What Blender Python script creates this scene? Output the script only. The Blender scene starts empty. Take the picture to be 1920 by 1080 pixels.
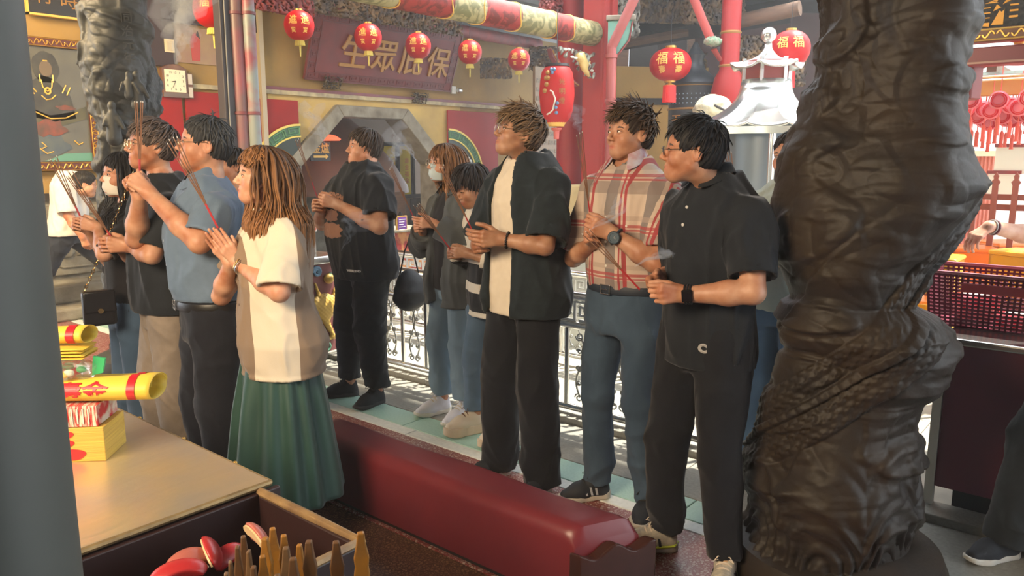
import bpy, bmesh, math, random
import numpy as np
from mathutils import Vector, Matrix, Euler
random.seed(7); rng = np.random.default_rng(7)
S = bpy.context.scene
COL = S.collection
# ---------------------------------------------------------------- camera
CAM_H = 1.55; PITCH = math.atan(250/1440.); HEAD = math.radians(50.1)
Fv = np.array([math.sin(HEAD)*math.cos(PITCH), math.cos(HEAD)*math.cos(PITCH), -math.sin(PITCH)])
Rv = np.array([math.cos(HEAD), -math.sin(HEAD), 0.]); Uv = np.cross(Rv, Fv)
C0 = np.array([0, 0, CAM_H])
cd = bpy.data.cameras.new('camera'); cam = bpy.data.objects.new('camera', cd); COL.objects.link(cam)
cd.lens = 27.0; cd.sensor_width = 36.0; cd.clip_start = 0.02; cd.clip_end = 200
cam.matrix_world = Matrix(((Rv[0], Uv[0], -Fv[0], 0), (Rv[1], Uv[1], -Fv[1], 0), (Rv[2], Uv[2], -Fv[2], CAM_H), (0, 0, 0, 1)))
S.camera = cam
# ---------------------------------------------------------------- light
S.view_settings.view_transform = 'Standard'; S.view_settings.look = 'None'
S.view_settings.gamma = 1.0; S.view_settings.use_curve_mapping = False
S.view_settings.exposure = 1.0
w = bpy.data.worlds.new('sky'); S.world = w; w.use_nodes = True
wn = w.node_tree; bg = wn.nodes['Background']
bg.inputs[0].default_value = (0.88, 0.94, 1.0, 1); bg.inputs[1].default_value = 2.4
def lamp(name, kind, loc, energy, color, size=1.0, aim=None, sy=None):
    l = bpy.data.lights.new(name, kind); l.energy = energy; l.color = color
    o = bpy.data.objects.new(name, l); o.location = loc; COL.objects.link(o)
    if kind == 'AREA':
        l.size = size
        if sy: l.shape = 'RECTANGLE'; l.size_y = sy
    elif kind == 'SUN': l.angle = size
    else: l.shadow_soft_size = size
    if aim is not None:
        o.rotation_euler = (Vector(aim)-Vector(loc)).to_track_quat('-Z', 'Y').to_euler()
    return o
lamp('sun', 'SUN', (8, -4, 9), 7.0, (1.0, 0.93, 0.80), 0.03, (8-3.4, -4+1.6, 9-8))
# warm lamps of the altar hall, behind and to the left of the viewer
lamp('altar_lamp', 'AREA', (-1.2, 1.6, 2.5), 100, (1.0, 0.76, 0.50), 1.8, (2.6, 3.2, 1.2), 1.0)
lamp('hall_lamp', 'AREA', (0.6, 6.2, 3.3), 190, (1.0, 0.74, 0.42), 1.6, (3.2, 8.6, 1.8), 1.2)
# ---------------------------------------------------------------- pixel helpers (photo frame 1920x1080)
def ray(px, py): return Fv + Rv*(px-960)/1440. - Uv*(py-540)/1440.
def onz(px, py, z=0.): d = ray(px, py); return C0 + d*((z-CAM_H)/d[2])
def onx(px, py, X): d = ray(px, py); return C0 + d*(X/d[0])
def ony(px, py, Y): d = ray(px, py); return C0 + d*(Y/d[1])
def atd(px, py, D): return C0 + ray(px, py)*D
def proj(P):
    v = np.asarray(P, float)-C0; z = v@Fv; return (960+1440*(v@Rv)/z, 540-1440*(v@Uv)/z, z)
# ---------------------------------------------------------------- scene helpers
def tag(o, label=None, cat=None, group=None, kind=None):
    if label: o['label'] = label
    if cat: o['category'] = cat
    if group: o['group'] = group
    if kind: o['kind'] = kind
    return o
def thing(name, label, cat, loc=(0, 0, 0), rz=0, group=None):
    o = bpy.data.objects.new(name, None); COL.objects.link(o); o.empty_display_size = .1
    o.location = tuple(float(v) for v in loc); o.rotation_euler = (0, 0, rz)
    return tag(o, label, cat, group)
def link_mesh(name, me, parent=None, mat=None, loc=None, rot=None):
    o = bpy.data.objects.new(name, me); COL.objects.link(o)
    if mat is not None and not me.materials:
        for m in (mat if isinstance(mat, (list, tuple)) else [mat]): me.materials.append(m)
    if parent: o.parent = parent
    if loc is not None: o.location = tuple(float(v) for v in loc)
    if rot is not None: o.rotation_euler = rot
    return o
def copy_tree(o, parent=None):
    c = o.copy(); COL.objects.link(c)
    if parent: c.parent = parent
    for ch in list(o.children): copy_tree(ch, c)
    return c
def npmesh(name, V, F, smooth=True, quads=True):
    """V (n,3) float, F (m,4) or (m,3) int"""
    me = bpy.data.meshes.new(name)
    V = np.asarray(V, np.float32); F = np.asarray(F, np.int32); k = F.shape[1]
    me.vertices.add(len(V)); me.vertices.foreach_set('co', V.ravel())
    me.loops.add(F.size); me.loops.foreach_set('vertex_index', F.ravel())
    me.polygons.add(len(F))
    me.polygons.foreach_set('loop_start', np.arange(0, F.size, k, dtype=np.int32))
    me.polygons.foreach_set('use_smooth', np.full(len(F), smooth))
    me.update(calc_edges=True)
    return me
def set_col(me, C):
    a = me.color_attributes.new('Col', 'FLOAT_COLOR', 'POINT')
    C = np.asarray(C, np.float32)
    if C.shape[1] == 3: C = np.c_[C, np.ones(len(C), np.float32)]
    a.data.foreach_set('color', C.ravel())
class MB:
    """collects simple shapes into one mesh"""
    def __init__(s): s.V = []; s.F = []; s.n = 0; s.mi = []; s.cur = 0
    def add(s, V, F):
        s.V += [tuple(map(float, v)) for v in V]; s.F += [tuple(i+s.n for i in f) for f in F]
        s.mi += [s.cur]*len(F); s.n += len(V)
    def box(s, lo, hi, M=None):
        (a, b, c), (d, e, f) = lo, hi
        V = [(a, b, c), (d, b, c), (d, e, c), (a, e, c), (a, b, f), (d, b, f), (d, e, f), (a, e, f)]
        if M is not None: V = [tuple(M @ Vector(v)) for v in V]
        s.add(V, [(0, 3, 2, 1), (4, 5, 6, 7), (0, 1, 5, 4), (1, 2, 6, 5), (2, 3, 7, 6), (3, 0, 4, 7)])
    def bar(s, a, b, r, r2=None, n=8, cap=True): s.tube([a, b], [r, r if r2 is None else r2], n, cap)
    def tube(s, P, R, n=8, cap=True, flat=None):
        P = np.asarray(P, float); m = len(P)
        if np.isscalar(R): R = [R]*m
        T = np.gradient(P, axis=0); T /= np.linalg.norm(T, axis=1)[:, None]+1e-12
        up = np.array([0, 0, 1.]) if abs(T[0][2]) < .9 else np.array([1., 0, 0])
        if flat is not None: up = np.asarray(flat, float)
        V = []
        for i in range(m):
            a = np.cross(T[i], up); a /= np.linalg.norm(a)+1e-12; b = np.cross(a, T[i])
            if flat is None: up = b
            for k in range(n):
                t = 2*math.pi*k/n; rr = R[i] if not isinstance(R[i], tuple) else None
                if rr is not None: V.append(P[i]+rr*(a*math.cos(t)+b*math.sin(t)))
                else: V.append(P[i]+R[i][0]*a*math.cos(t)+R[i][1]*b*math.sin(t))
        F = [(i*n+k, i*n+(k+1) % n, (i+1)*n+(k+1) % n, (i+1)*n+k) for i in range(m-1) for k in range(n)]
        if cap: F += [tuple(range(n))[::-1], tuple(range((m-1)*n, m*n))]
        s.add(V, F)
    def lathe(s, prof, c=(0, 0, 0), n=24, axis='z', cap=True, sq=None):
        V = []
        for (r, z) in prof:
            for k in range(n):
                t = 2*math.pi*k/n; x, y = r*math.cos(t), r*math.sin(t)
                v = (x, y, z) if axis == 'z' else ((z, x, y) if axis == 'x' else (x, z, -y))
                V.append((c[0]+v[0], c[1]+v[1], c[2]+v[2]))
        m = len(prof)
        F = [(i*n+k, i*n+(k+1) % n, (i+1)*n+(k+1) % n, (i+1)*n+k) for i in range(m-1) for k in range(n)]
        if cap: F += [tuple(range(n))[::-1], tuple(range((m-1)*n, m*n))]
        s.add(V, F)
    def prism(s, pts, lo, hi, axis='z', M=None):
        """pts 2D outline, extruded lo..hi; axis z:(x,y) y:(x,z) x:(y,z)"""
        n = len(pts)
        def mk(p, h): return (p[0], p[1], h) if axis == 'z' else ((p[0], h, p[1]) if axis == 'y' else (h, p[0], p[1]))
        V = [mk(p, lo) for p in pts]+[mk(p, hi) for p in pts]
        if M is not None: V = [tuple(M @ Vector(v)) for v in V]
        F = [tuple(range(n))[::-1], tuple(range(n, 2*n))]+[(i, (i+1) % n, n+(i+1) % n, n+i) for i in range(n)]
        s.add(V, F)
    def ball(s, c, r, n=12, m=8):
        if np.isscalar(r): r = (r, r, r)
        V = []; F = []
        for j in range(m+1):
            ph = math.pi*j/m
            for k in range(n):
                t = 2*math.pi*k/n
                V.append((c[0]+r[0]*math.sin(ph)*math.cos(t), c[1]+r[1]*math.sin(ph)*math.sin(t), c[2]-r[2]*math.cos(ph)))
        F = [(j*n+k, j*n+(k+1) % n, (j+1)*n+(k+1) % n, (j+1)*n+k) for j in range(m) for k in range(n)]
        s.add(V, F)
    def build(s, name, mat=None, parent=None, smooth=False, bevel=0, loc=None, rot=None, seg=2, weld=False):
        me = bpy.data.meshes.new(name); me.from_pydata(s.V, [], s.F); 
        bm = bmesh.new(); bm.from_mesh(me)
        if weld or bevel: bmesh.ops.remove_doubles(bm, verts=bm.verts, dist=1e-5)
        bmesh.ops.recalc_face_normals(bm, faces=bm.faces); bm.to_mesh(me); bm.free()
        if s.mi and len(me.polygons) == len(s.mi): me.polygons.foreach_set('material_index', s.mi)
        me.polygons.foreach_set('use_smooth', [smooth]*len(me.polygons))
        o = link_mesh(name, me, parent, mat, loc, rot)
        if bevel:
            b = o.modifiers.new('b', 'BEVEL'); b.width = bevel; b.segments = seg; b.limit_method = 'ANGLE'; b.angle_limit = .6
        if smooth:
            try: me.set_sharp_from_angle(angle=.7)
            except Exception: pass
        return o
# ---------------------------------------------------------------- material helper
def mat(name, col=(.5, .5, .5), rough=.5, metal=0., noise=None, bump=None, emit=None, vcol=False, spec=None, sheen=0, trans=0, alpha=None, coord='Object', sss=0, mottle=None):
    """noise=(col2, scale, contrast) mixes a second colour; bump=(scale, strength, dist)"""
    m = bpy.data.materials.new(name); m.use_nodes = True; nt = m.node_tree; N = nt.nodes; L = nt.links
    b = N['Principled BSDF']; b.inputs['Roughness'].default_value = rough; b.inputs['Metallic'].default_value = metal
    b.inputs['Base Color'].default_value = (*col, 1)
    tc = N.new('ShaderNodeTexCoord'); src = tc.outputs[coord]; last = None
    if vcol:
        va = N.new('ShaderNodeVertexColor'); va.layer_name = 'Col'; last = va.outputs[0]
        if vcol == 'mul':
            mx = N.new('ShaderNodeMix'); mx.data_type = 'RGBA'; mx.blend_type = 'MULTIPLY'; mx.inputs[0].default_value = 1
            L.new(last, mx.inputs[6]); mx.inputs[7].default_value = (*col, 1); last = mx.outputs[2]
    if noise:
        c2, sc, ct = noise[:3]
        nz = N.new('ShaderNodeTexNoise'); nz.inputs['Scale'].default_value = sc; nz.inputs['Detail'].default_value = 6
        if len(noise) > 3:
            mp = N.new('ShaderNodeMapping'); mp.inputs['Scale'].default_value = noise[3]; L.new(src, mp.inputs[0]); L.new(mp.outputs[0], nz.inputs[0])
        else: L.new(src, nz.inputs[0])
        rp = N.new('ShaderNodeMapRange'); rp.inputs[1].default_value = .5-ct; rp.inputs[2].default_value = .5+ct
        L.new(nz.outputs[0], rp.inputs[0])
        mx = N.new('ShaderNodeMix'); mx.data_type = 'RGBA'; L.new(rp.outputs[0], mx.inputs[0])
        if last: L.new(last, mx.inputs[6])
        else: mx.inputs[6].default_value = (*col, 1)
        if vcol:
            m2 = N.new('ShaderNodeMix'); m2.data_type = 'RGBA'; m2.blend_type = 'MULTIPLY'; m2.inputs[0].default_value = 1
            L.new(last, m2.inputs[6]); m2.inputs[7].default_value = (*c2, 1); L.new(m2.outputs[2], mx.inputs[7])
        else: mx.inputs[7].default_value = (*c2, 1)
        last = mx.outputs[2]
    if last: L.new(last, b.inputs['Base Color'])
    if bump:
        nz = N.new('ShaderNodeTexNoise'); nz.inputs['Scale'].default_value = bump[0]; nz.inputs['Detail'].default_value = 5
        if len(bump) > 3:
            mp = N.new('ShaderNodeMapping'); mp.inputs['Scale'].default_value = bump[3]; L.new(src, mp.inputs[0]); L.new(mp.outputs[0], nz.inputs[0])
        else: L.new(src, nz.inputs[0])
        bp = N.new('ShaderNodeBump'); bp.inputs['Strength'].default_value = bump[1]; bp.inputs['Distance'].default_value = bump[2]
        L.new(nz.outputs[0], bp.inputs['Height']); L.new(bp.outputs[0], b.inputs['Normal'])
    if emit:
        b.inputs['Emission Color'].default_value = (*emit[0], 1); b.inputs['Emission Strength'].default_value = emit[1]
    if sheen: b.inputs['Sheen Weight'].default_value = sheen
    if trans: b.inputs['Transmission Weight'].default_value = trans
    if sss:
        b.inputs['Subsurface Weight'].default_value = sss; b.inputs['Subsurface Radius'].default_value = (.02, .008, .004); b.inputs['Subsurface Scale'].default_value = .4
    if spec is not None: b.inputs['Specular IOR Level'].default_value = spec
    if alpha is not None: b.inputs['Alpha'].default_value = alpha
    return m
# ---------------------------------------------------------------- implicit surfaces -> meshes
f32 = np.float32
def unit(v): v = np.asarray(v, float); return v/(np.linalg.norm(v)+1e-12)
def smin(a, b, k):
    if k <= 0: return np.minimum(a, b)
    h = np.maximum(k-np.abs(a-b), 0)/k; return np.minimum(a, b)-h*h*k*.25
def cone(a, b, r1, r2=None):
    a = np.asarray(a, f32); b = np.asarray(b, f32); r2 = r1 if r2 is None else r2; ba = b-a; L2 = float(ba@ba)+1e-12
    def f(P):
        pa = P-a; t = np.clip(pa@ba/L2, 0, 1)
        q = pa-t[:, None]*ba; return np.sqrt((q*q).sum(1))-(r1+(r2-r1)*t)
    return f
def ell(c, r, ax=None):
    """ellipsoid; ax = 3x3 rows local axes"""
    c = np.asarray(c, f32); r = np.asarray(r, f32); A = None if ax is None else np.asarray(ax, f32)
    def f(P):
        q = P-c
        if A is not None: q = q@A.T
        q = q/r; k0 = np.sqrt((q*q).sum(1))+1e-6; g = q/r; k1 = np.sqrt((g*g).sum(1))+1e-6
        return k0*(k0-1)/k1
    return f
def stack(Z, A, B, X=None, Y=None, ends=True, p=2.0):
    """elliptic sections along z: half depth A (x), half width B (y), centre X,Y"""
    Z = np.asarray(Z, float); X = np.zeros(len(Z)) if X is None else X; Y = np.zeros(len(Z)) if Y is None else Y
    def f(P):
        z = P[:, 2]; a = np.interp(z, Z, A); b = np.interp(z, Z, B)
        qx = np.abs((P[:, 0]-np.interp(z, Z, X))/a); qy = np.abs((P[:, 1]-np.interp(z, Z, Y))/b)
        if p == 2.0: k = np.sqrt(qx*qx+qy*qy)
        else: k = (qx**p+qy**p)**(1/p)
        d = (k-1)*np.minimum(a, b)
        if ends: d = np.maximum(d, np.maximum(z-Z[-1], Z[0]-z))
        return d.astype(f32)
    return f
def uni(fs, k=0.01):
    def f(P):
        d = fs[0](P)
        for g in fs[1:]: d = smin(d, g(P), k)
        return d
    return f
def uni_k(pairs):
    def f(P):
        d = None
        for g, k in pairs: d = g(P) if d is None else smin(d, g(P), k)
        return d
    return f
def sub(f1, f2, k=.004): return lambda P: -smin(-f1(P), f2(P), k)
def inter(f1, f2): return lambda P: np.maximum(f1(P), f2(P))
def plane(n, c):
    """negative on the side opposite to n; keeps n.p < c"""
    n = unit(n).astype(f32); return lambda P: P@n-f32(c)
def mesh_sdf(f, lo, hi, h, B=4, margin=1.35):
    lo = np.asarray(lo, float); hi = np.asarray(hi, float)
    nb = np.maximum(1, np.ceil((hi-lo)/(h*B)).astype(int)); n = nb*B
    g = [lo[i]+h*np.arange(n[i], dtype=f32) for i in range(3)]
    cb = [lo[i]+h*(B*np.arange(nb[i])+(B-1)/2) for i in range(3)]
    CP = np.stack(np.meshgrid(*cb, indexing='ij'), -1).reshape(-1, 3).astype(f32)
    cd_ = f(CP).reshape(nb)
    act = np.abs(cd_) < h*B*.87*margin+h*2
    V = np.repeat(np.repeat(np.repeat(np.where(cd_ > 0, 1e3, -1e3).astype(f32), B, 0), B, 1), B, 2)
    m = np.repeat(np.repeat(np.repeat(act, B, 0), B, 1), B, 2)
    I = np.argwhere(m); P = np.stack([g[0][I[:, 0]], g[1][I[:, 1]], g[2][I[:, 2]]], 1).astype(f32)
    V[m] = f(P)
    inside = V < 0
    # surface nets
    cnt = np.zeros(n-1, np.int8)
    cor = [(i, j, k) for i in (0, 1) for j in (0, 1) for k in (0, 1)]
    sl = lambda A, o: A[o[0]:A.shape[0]-1+o[0], o[1]:A.shape[1]-1+o[1], o[2]:A.shape[2]-1+o[2]]
    for o in cor: cnt += sl(inside, o)
    ca = (cnt > 0) & (cnt < 8); idx = np.argwhere(ca)
    if len(idx) == 0: return np.zeros((0, 3)), np.zeros((0, 4), int)
    vid = np.full(ca.shape, -1, np.int64); vid[ca] = np.arange(len(idx))
    cv = np.stack([sl(V, o)[ca] for o in cor], 1)
    acc = np.zeros((len(idx), 3)); num = np.zeros(len(idx))
    for a in range(8):
        for ax in range(3):
            o = cor[a]
            if o[ax]: continue
            o2 = list(o); o2[ax] = 1; b = cor.index(tuple(o2))
            va, vb = cv[:, a], cv[:, b]; cr = (va < 0) != (vb < 0)
            t = np.where(cr, va/(np.where(cr, va-vb, 1)), 0)
            p = np.tile(np.array(o, float), (len(idx), 1)); p[:, ax] = t
            acc += p*cr[:, None]; num += cr
    Vt = lo+h*(idx+acc/num[:, None])
    Fs = []
    for ax in range(3):
        a1, a2 = (ax+1) % 3, (ax+2) % 3
        s0 = [slice(None)]*3; s1 = [slice(None)]*3; s0[ax] = slice(0, -1); s1[ax] = slice(1, None)
        x0, x1 = inside[tuple(s0)], inside[tuple(s1)]
        E_ = np.argwhere(x0 != x1)
        ok = (E_[:, a1] > 0) & (E_[:, a2] > 0) & (E_[:, a1] < ca.shape[a1]) & (E_[:, a2] < ca.shape[a2]); E_ = E_[ok]
        fl = x0[E_[:, 0], E_[:, 1], E_[:, 2]]
        def c(d1, d2):
            q = E_.copy(); q[:, a1] -= d1; q[:, a2] -= d2; return vid[q[:, 0], q[:, 1], q[:, 2]]
        q = np.stack([c(1, 1), c(0, 1), c(0, 0), c(1, 0)], 1)
        q[~fl] = q[~fl][:, ::-1]; Fs.append(q)
    F = np.concatenate(Fs); F = F[(F >= 0).all(1)]
    return Vt, F
def vnormals(V, F):
    n = np.cross(V[F[:, 2]]-V[F[:, 0]], V[F[:, 3]]-V[F[:, 1]]); N = np.zeros_like(V)
    for k in range(4): np.add.at(N, F[:, k], n)
    return N/(np.linalg.norm(N, axis=1)[:, None]+1e-12)
def relax(V, F, it=2, lam=.5):
    for _ in range(it):
        A = np.zeros_like(V); c = np.zeros(len(V))
        for k in range(4):
            i, j = F[:, k], F[:, (k+1) % 4]
            np.add.at(A, i, V[j]); np.add.at(c, i, 1); np.add.at(A, j, V[i]); np.add.at(c, j, 1)
        V = V+lam*(A/np.maximum(c, 1)[:, None]-V)
    return V
def wav(P, s, seed, warp=1.2):
    """cheap smooth noise -1..1"""
    r = np.random.default_rng(seed); o = np.zeros(len(P)); Q = P*s
    for i in range(4):
        k = r.normal(size=3); k /= np.linalg.norm(k); k2 = r.normal(size=3)
        o += np.sin(Q@k*(3+i*1.7)+r.uniform(0, 6)+warp*np.sin(Q@k2*1.9+r.uniform(0, 6)))
    return o/4
def ridge(P, s, seed): return 1-np.abs(wav(P, s, seed))*2.2
def rot_axes(yaw, pitch=0, roll=0):
    """rows = forward, left, up of a frame turned by yaw, pitch up, roll"""
    return np.array((Matrix.Rotation(yaw, 3, 'Z') @ Matrix.Rotation(-pitch, 3, 'Y') @ Matrix.Rotation(roll, 3, 'X'))).T
# ---------------------------------------------------------------- lettering helpers
from collections import Counter
def text_geo(txt, size=1.0, bold=0.0, res=3):
    cu = bpy.data.curves.new('t', 'FONT'); cu.body = txt; cu.size = size; cu.align_x = 'CENTER'; cu.align_y = 'CENTER'; cu.resolution_u = res; cu.offset = bold
    o = bpy.data.objects.new('t', cu); COL.objects.link(o); bpy.context.view_layer.update()
    me = bpy.data.meshes.new_from_object(o.evaluated_get(bpy.context.evaluated_depsgraph_get()))
    V = [tuple(v.co) for v in me.vertices]; F = [tuple(p.vertices) for p in me.polygons]
    bpy.data.objects.remove(o); bpy.data.curves.remove(cu); bpy.data.meshes.remove(me); return V, F
def text_on(txt, size, parent, mt, origin, right, up, thick=.002, name='lettering', bold=0, vertical=False, curve=None, sx=1.0):
    """raised lettering centred at origin on the plane right/up; curve=fn(x,y)->point,normal bends it on a surface"""
    right = unit(right); up = unit(up); n = np.cross(right, up); O = np.asarray(origin, float); mb = MB()
    items = [(c, 0, -i*size*1.12+size*1.12*(len(txt)-1)/2) for i, c in enumerate(txt)] if vertical else [(txt, 0, 0)]
    for c, dx, dy in items:
        V, F = text_geo(c, size, bold)
        if not V: continue
        if curve: PN = [curve(x*sx+dx, y+dy) for x, y, z in V]; V2 = [a for a, b in PN]; V3 = [a+b*thick for a, b in PN]
        else: V2 = [O+right*(x*sx+dx)+up*(y+dy)+n*.0005 for x, y, z in V]; V3 = [v+n*thick for v in V2]
        k = len(V2); ed = Counter()
        for f in F:
            for a, b in zip(f, f[1:]+f[:1]): ed[(a, b)] += 1
        mb.add(V2+V3, [tuple(i+k for i in f) for f in F]+[f[::-1] for f in F]+[(a, b, b+k, a+k) for (a, b) in ed if (b, a) not in ed])
    return tag(mb.build(name, mt, parent), kind='stuff' if len(txt) > 1 or name == 'character' else None)
X_, Y_, Z_ = np.eye(3)
def W(p, q): # world -> local of an unrotated thing
    return np.asarray(q, float)-np.asarray(p, float)
# ---------------------------------------------------------------- materials
M = {}
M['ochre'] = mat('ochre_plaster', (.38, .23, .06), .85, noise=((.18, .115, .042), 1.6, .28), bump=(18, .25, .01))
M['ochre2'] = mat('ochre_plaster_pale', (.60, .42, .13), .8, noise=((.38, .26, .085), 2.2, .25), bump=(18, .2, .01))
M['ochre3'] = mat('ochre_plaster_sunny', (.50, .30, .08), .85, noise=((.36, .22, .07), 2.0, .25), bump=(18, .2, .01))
M['red'] = mat('red_lacquer_panel', (.32, .012, .009), .55, noise=((.23, .011, .009), 2.5, .25), spec=.25)
M['redcol'] = mat('red_column_paint', (.28, .012, .012), .4, noise=((.20, .012, .013), 3, .25), spec=.3)
M['maroon'] = mat('maroon_paint', (.20, .045, .055), .5, noise=((.12, .04, .05), 6, .2), bump=(30, .2, .004))
M['dkwood'] = mat('dark_smoked_timber', (.028, .021, .018), .7, noise=((.022, .018, .017), 4, .25, (1, 1, 4)), bump=(14, .4, .01))
M['wood'] = mat('brown_timber', (.16, .085, .045), .65, noise=((.08, .045, .028), 5, .25, (1, 1, 5)), bump=(16, .3, .006))
M['carve'] = mat('carved_dark_wood', (.055, .042, .036), .7, noise=((.20, .12, .05), 7, .12))
M['carvered'] = mat('carved_red_wood', (.30, .04, .035), .6, noise=((.12, .03, .03), 7, .2))
M['gold'] = mat('gold_leaf', (.72, .44, .10), .35, .75, noise=((.45, .27, .07), 20, .2))
M['goldp'] = mat('gold_paint', (.75, .45, .10), .5, .2)
M['dgold'] = mat('dull_gold_paint', (.34, .17, .04), .55, .3)
M['stone'] = mat('grey_granite', (.30, .29, .25), .6, noise=((.20, .19, .16), 60, .3), bump=(50, .15, .003))
M['stonew'] = mat('weathered_stone', (.30, .28, .22), .85, noise=((.13, .11, .08), 5, .2), bump=(12, .6, .02))
M['black'] = mat('black_lacquer', (.015, .014, .014), .4)
M['lred'] = mat('red_lantern_silk', (.48, .006, .008), .45, spec=.25, noise=((.34, .005, .007), 12, .3))
M['yel'] = mat('yellow_tassel', (.62, .50, .10), .7)
M['steel'] = mat('stainless_steel', (.62, .62, .60), .24, 1, noise=((.50, .50, .48), 30, .3))
M['dark'] = mat('black_void_paint', (.01, .01, .01), .9)
# ---------------------------------------------------------------- floor
def terrazzo(name, base, c1, c2, sc, rough=.35):
    m = bpy.data.materials.new(name); m.use_nodes = True; nt = m.node_tree; N = nt.nodes; L = nt.links; b = N['Principled BSDF']; b.inputs['Roughness'].default_value = rough
    tc = N.new('ShaderNodeTexCoord'); v = N.new('ShaderNodeTexVoronoi'); v.inputs['Scale'].default_value = sc; v.feature = 'DISTANCE_TO_EDGE'; L.new(tc.outputs['Object'], v.inputs[0])
    v2 = N.new('ShaderNodeTexVoronoi'); v2.inputs['Scale'].default_value = sc; L.new(tc.outputs['Object'], v2.inputs[0])
    mr = N.new('ShaderNodeMapRange'); mr.inputs[1].default_value = .10; mr.inputs[2].default_value = .16; L.new(v.outputs['Distance'], mr.inputs[0])
    sp = N.new('ShaderNodeSeparateColor'); L.new(v2.outputs['Color'], sp.inputs[0])
    m1 = N.new('ShaderNodeMix'); m1.data_type = 'RGBA'; L.new(sp.outputs[0], m1.inputs[0]); m1.inputs[6].default_value = (*c1, 1); m1.inputs[7].default_value = (*c2, 1)
    mx = N.new('ShaderNodeMix'); mx.data_type = 'RGBA'; L.new(mr.outputs[0], mx.inputs[0]); mx.inputs[6].default_value = (*base, 1); L.new(m1.outputs[2], mx.inputs[7]); L.new(mx.outputs[2], b.inputs['Base Color']); return m
M['terr'] = terrazzo('red_terrazzo', (.20, .035, .03), (.50, .40, .34), (.26, .10, .08), 70)
M['terr2'] = terrazzo('brown_terrazzo', (.08, .035, .02), (.26, .16, .08), (.16, .08, .04), 80)
M['green'] = mat('green_terrazzo', (.30, .50, .42), .4, noise=((.38, .58, .50), 90, .2))
M['white'] = mat('white_marble_strip', (.74, .76, .70), .4, noise=((.60, .62, .58), 40, .2))
M['court'] = mat('pale_court_stone', (.50, .47, .38), .7, noise=((.36, .34, .28), 9, .25), bump=(30, .3, .005))
mb = MB(); mb.box((-3, -4, -.12), (13, 12.5, -.006)); floor = tag(mb.build('floor', mat('joint_mortar', (.09, .085, .075), .9)), kind='structure')
tc_ = {}
def tile(name, x0, y0, x1, y1, m, z=0., gap=.0025, th=.02):
    w_, l_ = x1-x0-2*gap, y1-y0-2*gap; key = (name, round(w_, 3), round(l_, 3), m.name)
    if key not in tc_:
        mb = MB(); b = .003
        mb.prism([(0, 0), (w_, 0), (w_, l_), (0, l_)], -th, -b); n = 4
        V = [(0, 0, -b), (w_, 0, -b), (w_, l_, -b), (0, l_, -b), (b, b, 0), (w_-b, b, 0), (w_-b, l_-b, 0), (b, l_-b, 0)]
        mb.add(V, [(4, 5, 6, 7)]+[(i, (i+1) % 4, 4+(i+1) % 4, 4+i) for i in range(4)]); o = mb.build(name, m, floor, loc=(x0+gap, y0+gap, z)); tc_[key] = o.data
    else: o = link_mesh(name, tc_[key], floor, None, (x0+gap, y0+gap, z))
    return o
for i in range(6):
    for j in range(9): tile('floor_slab', -2.0+i*.795, -.6+j*1.1, -2.0+(i+1)*.795, -.6+(j+1)*1.1, M['terr'] if (i >= 5) else M['terr2'])
for j in range(8): tile('border_strip', 2.77, -.5+j*1.2, 2.86, -.5+(j+1)*1.2, M['white'])
for j in range(11): tile('green_tile', 2.86, -.3+j*.88, 3.06, -.3+(j+1)*.88, M['green'])
for j in range(11): tile('granite_slab', 3.06, -.1+j*.88, 3.50, -.1+(j+1)*.88, M['stone'])
for j in range(6): tile('kerb_stone', 3.50, -.1+j*.95, 3.66, -.1+(j+1)*.95, M['stone'], z=.035, th=.05)
for i in range(8):
    for j in range(12): tile('court_slab', 3.66+i*.62, -1.6+j*.62, 3.66+(i+1)*.62, -1.6+(j+1)*.62, M['court'], z=0)
# ---------------------------------------------------------------- back wall (parallel to X at Y = 8.5) with the octagonal doorway
YB = 8.5
def poly_wall(name, outer, hole, y0, y1, m, kind='structure', parent=None):
    """wall slab in XZ with a hole open to the bottom"""
    mb = MB(); x0, x1, z0, z1 = outer
    h = hole; mb.prism([(x0, z0), (h[0][0], z0), h[0], h[1], (h[1][0], z1), (x0, z1)], y0, y1, 'y')
    mb.prism([(h[1][0], z1), h[1], h[2], (h[2][0], z1)], y0, y1, 'y'); mb.prism([(h[2][0], z1), h[2], h[3], (h[3][0], z0), (x1, z0), (x1, z1)], y0, y1, 'y')
    o = mb.build(name, m, parent)
    if kind: o['kind'] = kind
    return o
hole = [(5.86, 1.42), (6.58, 2.07), (7.66, 2.07), (8.36, 1.42)]
mb = MB()
h = [(5.86, 0), *hole, (8.36, 0)]
mb.prism([(5.50, 0), (5.86, 0), hole[0], hole[1], (6.58, 2.31), (5.50, 2.31)], YB, YB+.3, 'y'); mb.prism([(6.58, 2.31), (6.58, 2.07), (7.66, 2.07), (7.66, 2.31)], YB, YB+.3, 'y')
mb.prism([(7.66, 2.31), hole[2], hole[3], (8.36, 0), (8.9, 0), (8.9, 2.31)], YB, YB+.3, 'y')
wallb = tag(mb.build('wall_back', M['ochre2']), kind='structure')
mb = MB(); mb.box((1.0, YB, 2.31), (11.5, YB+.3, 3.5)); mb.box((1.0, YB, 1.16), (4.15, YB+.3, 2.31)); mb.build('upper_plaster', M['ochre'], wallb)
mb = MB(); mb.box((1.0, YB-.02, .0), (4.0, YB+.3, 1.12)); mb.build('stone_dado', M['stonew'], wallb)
mb = MB(); mb.box((4.0, YB, 0), (5.5, YB+.3, 2.31)); mb.box((8.9, YB, 0), (11.5, YB+.3, 2.31)); mb.build('lower_plaster', M['ochre'], wallb)
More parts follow.
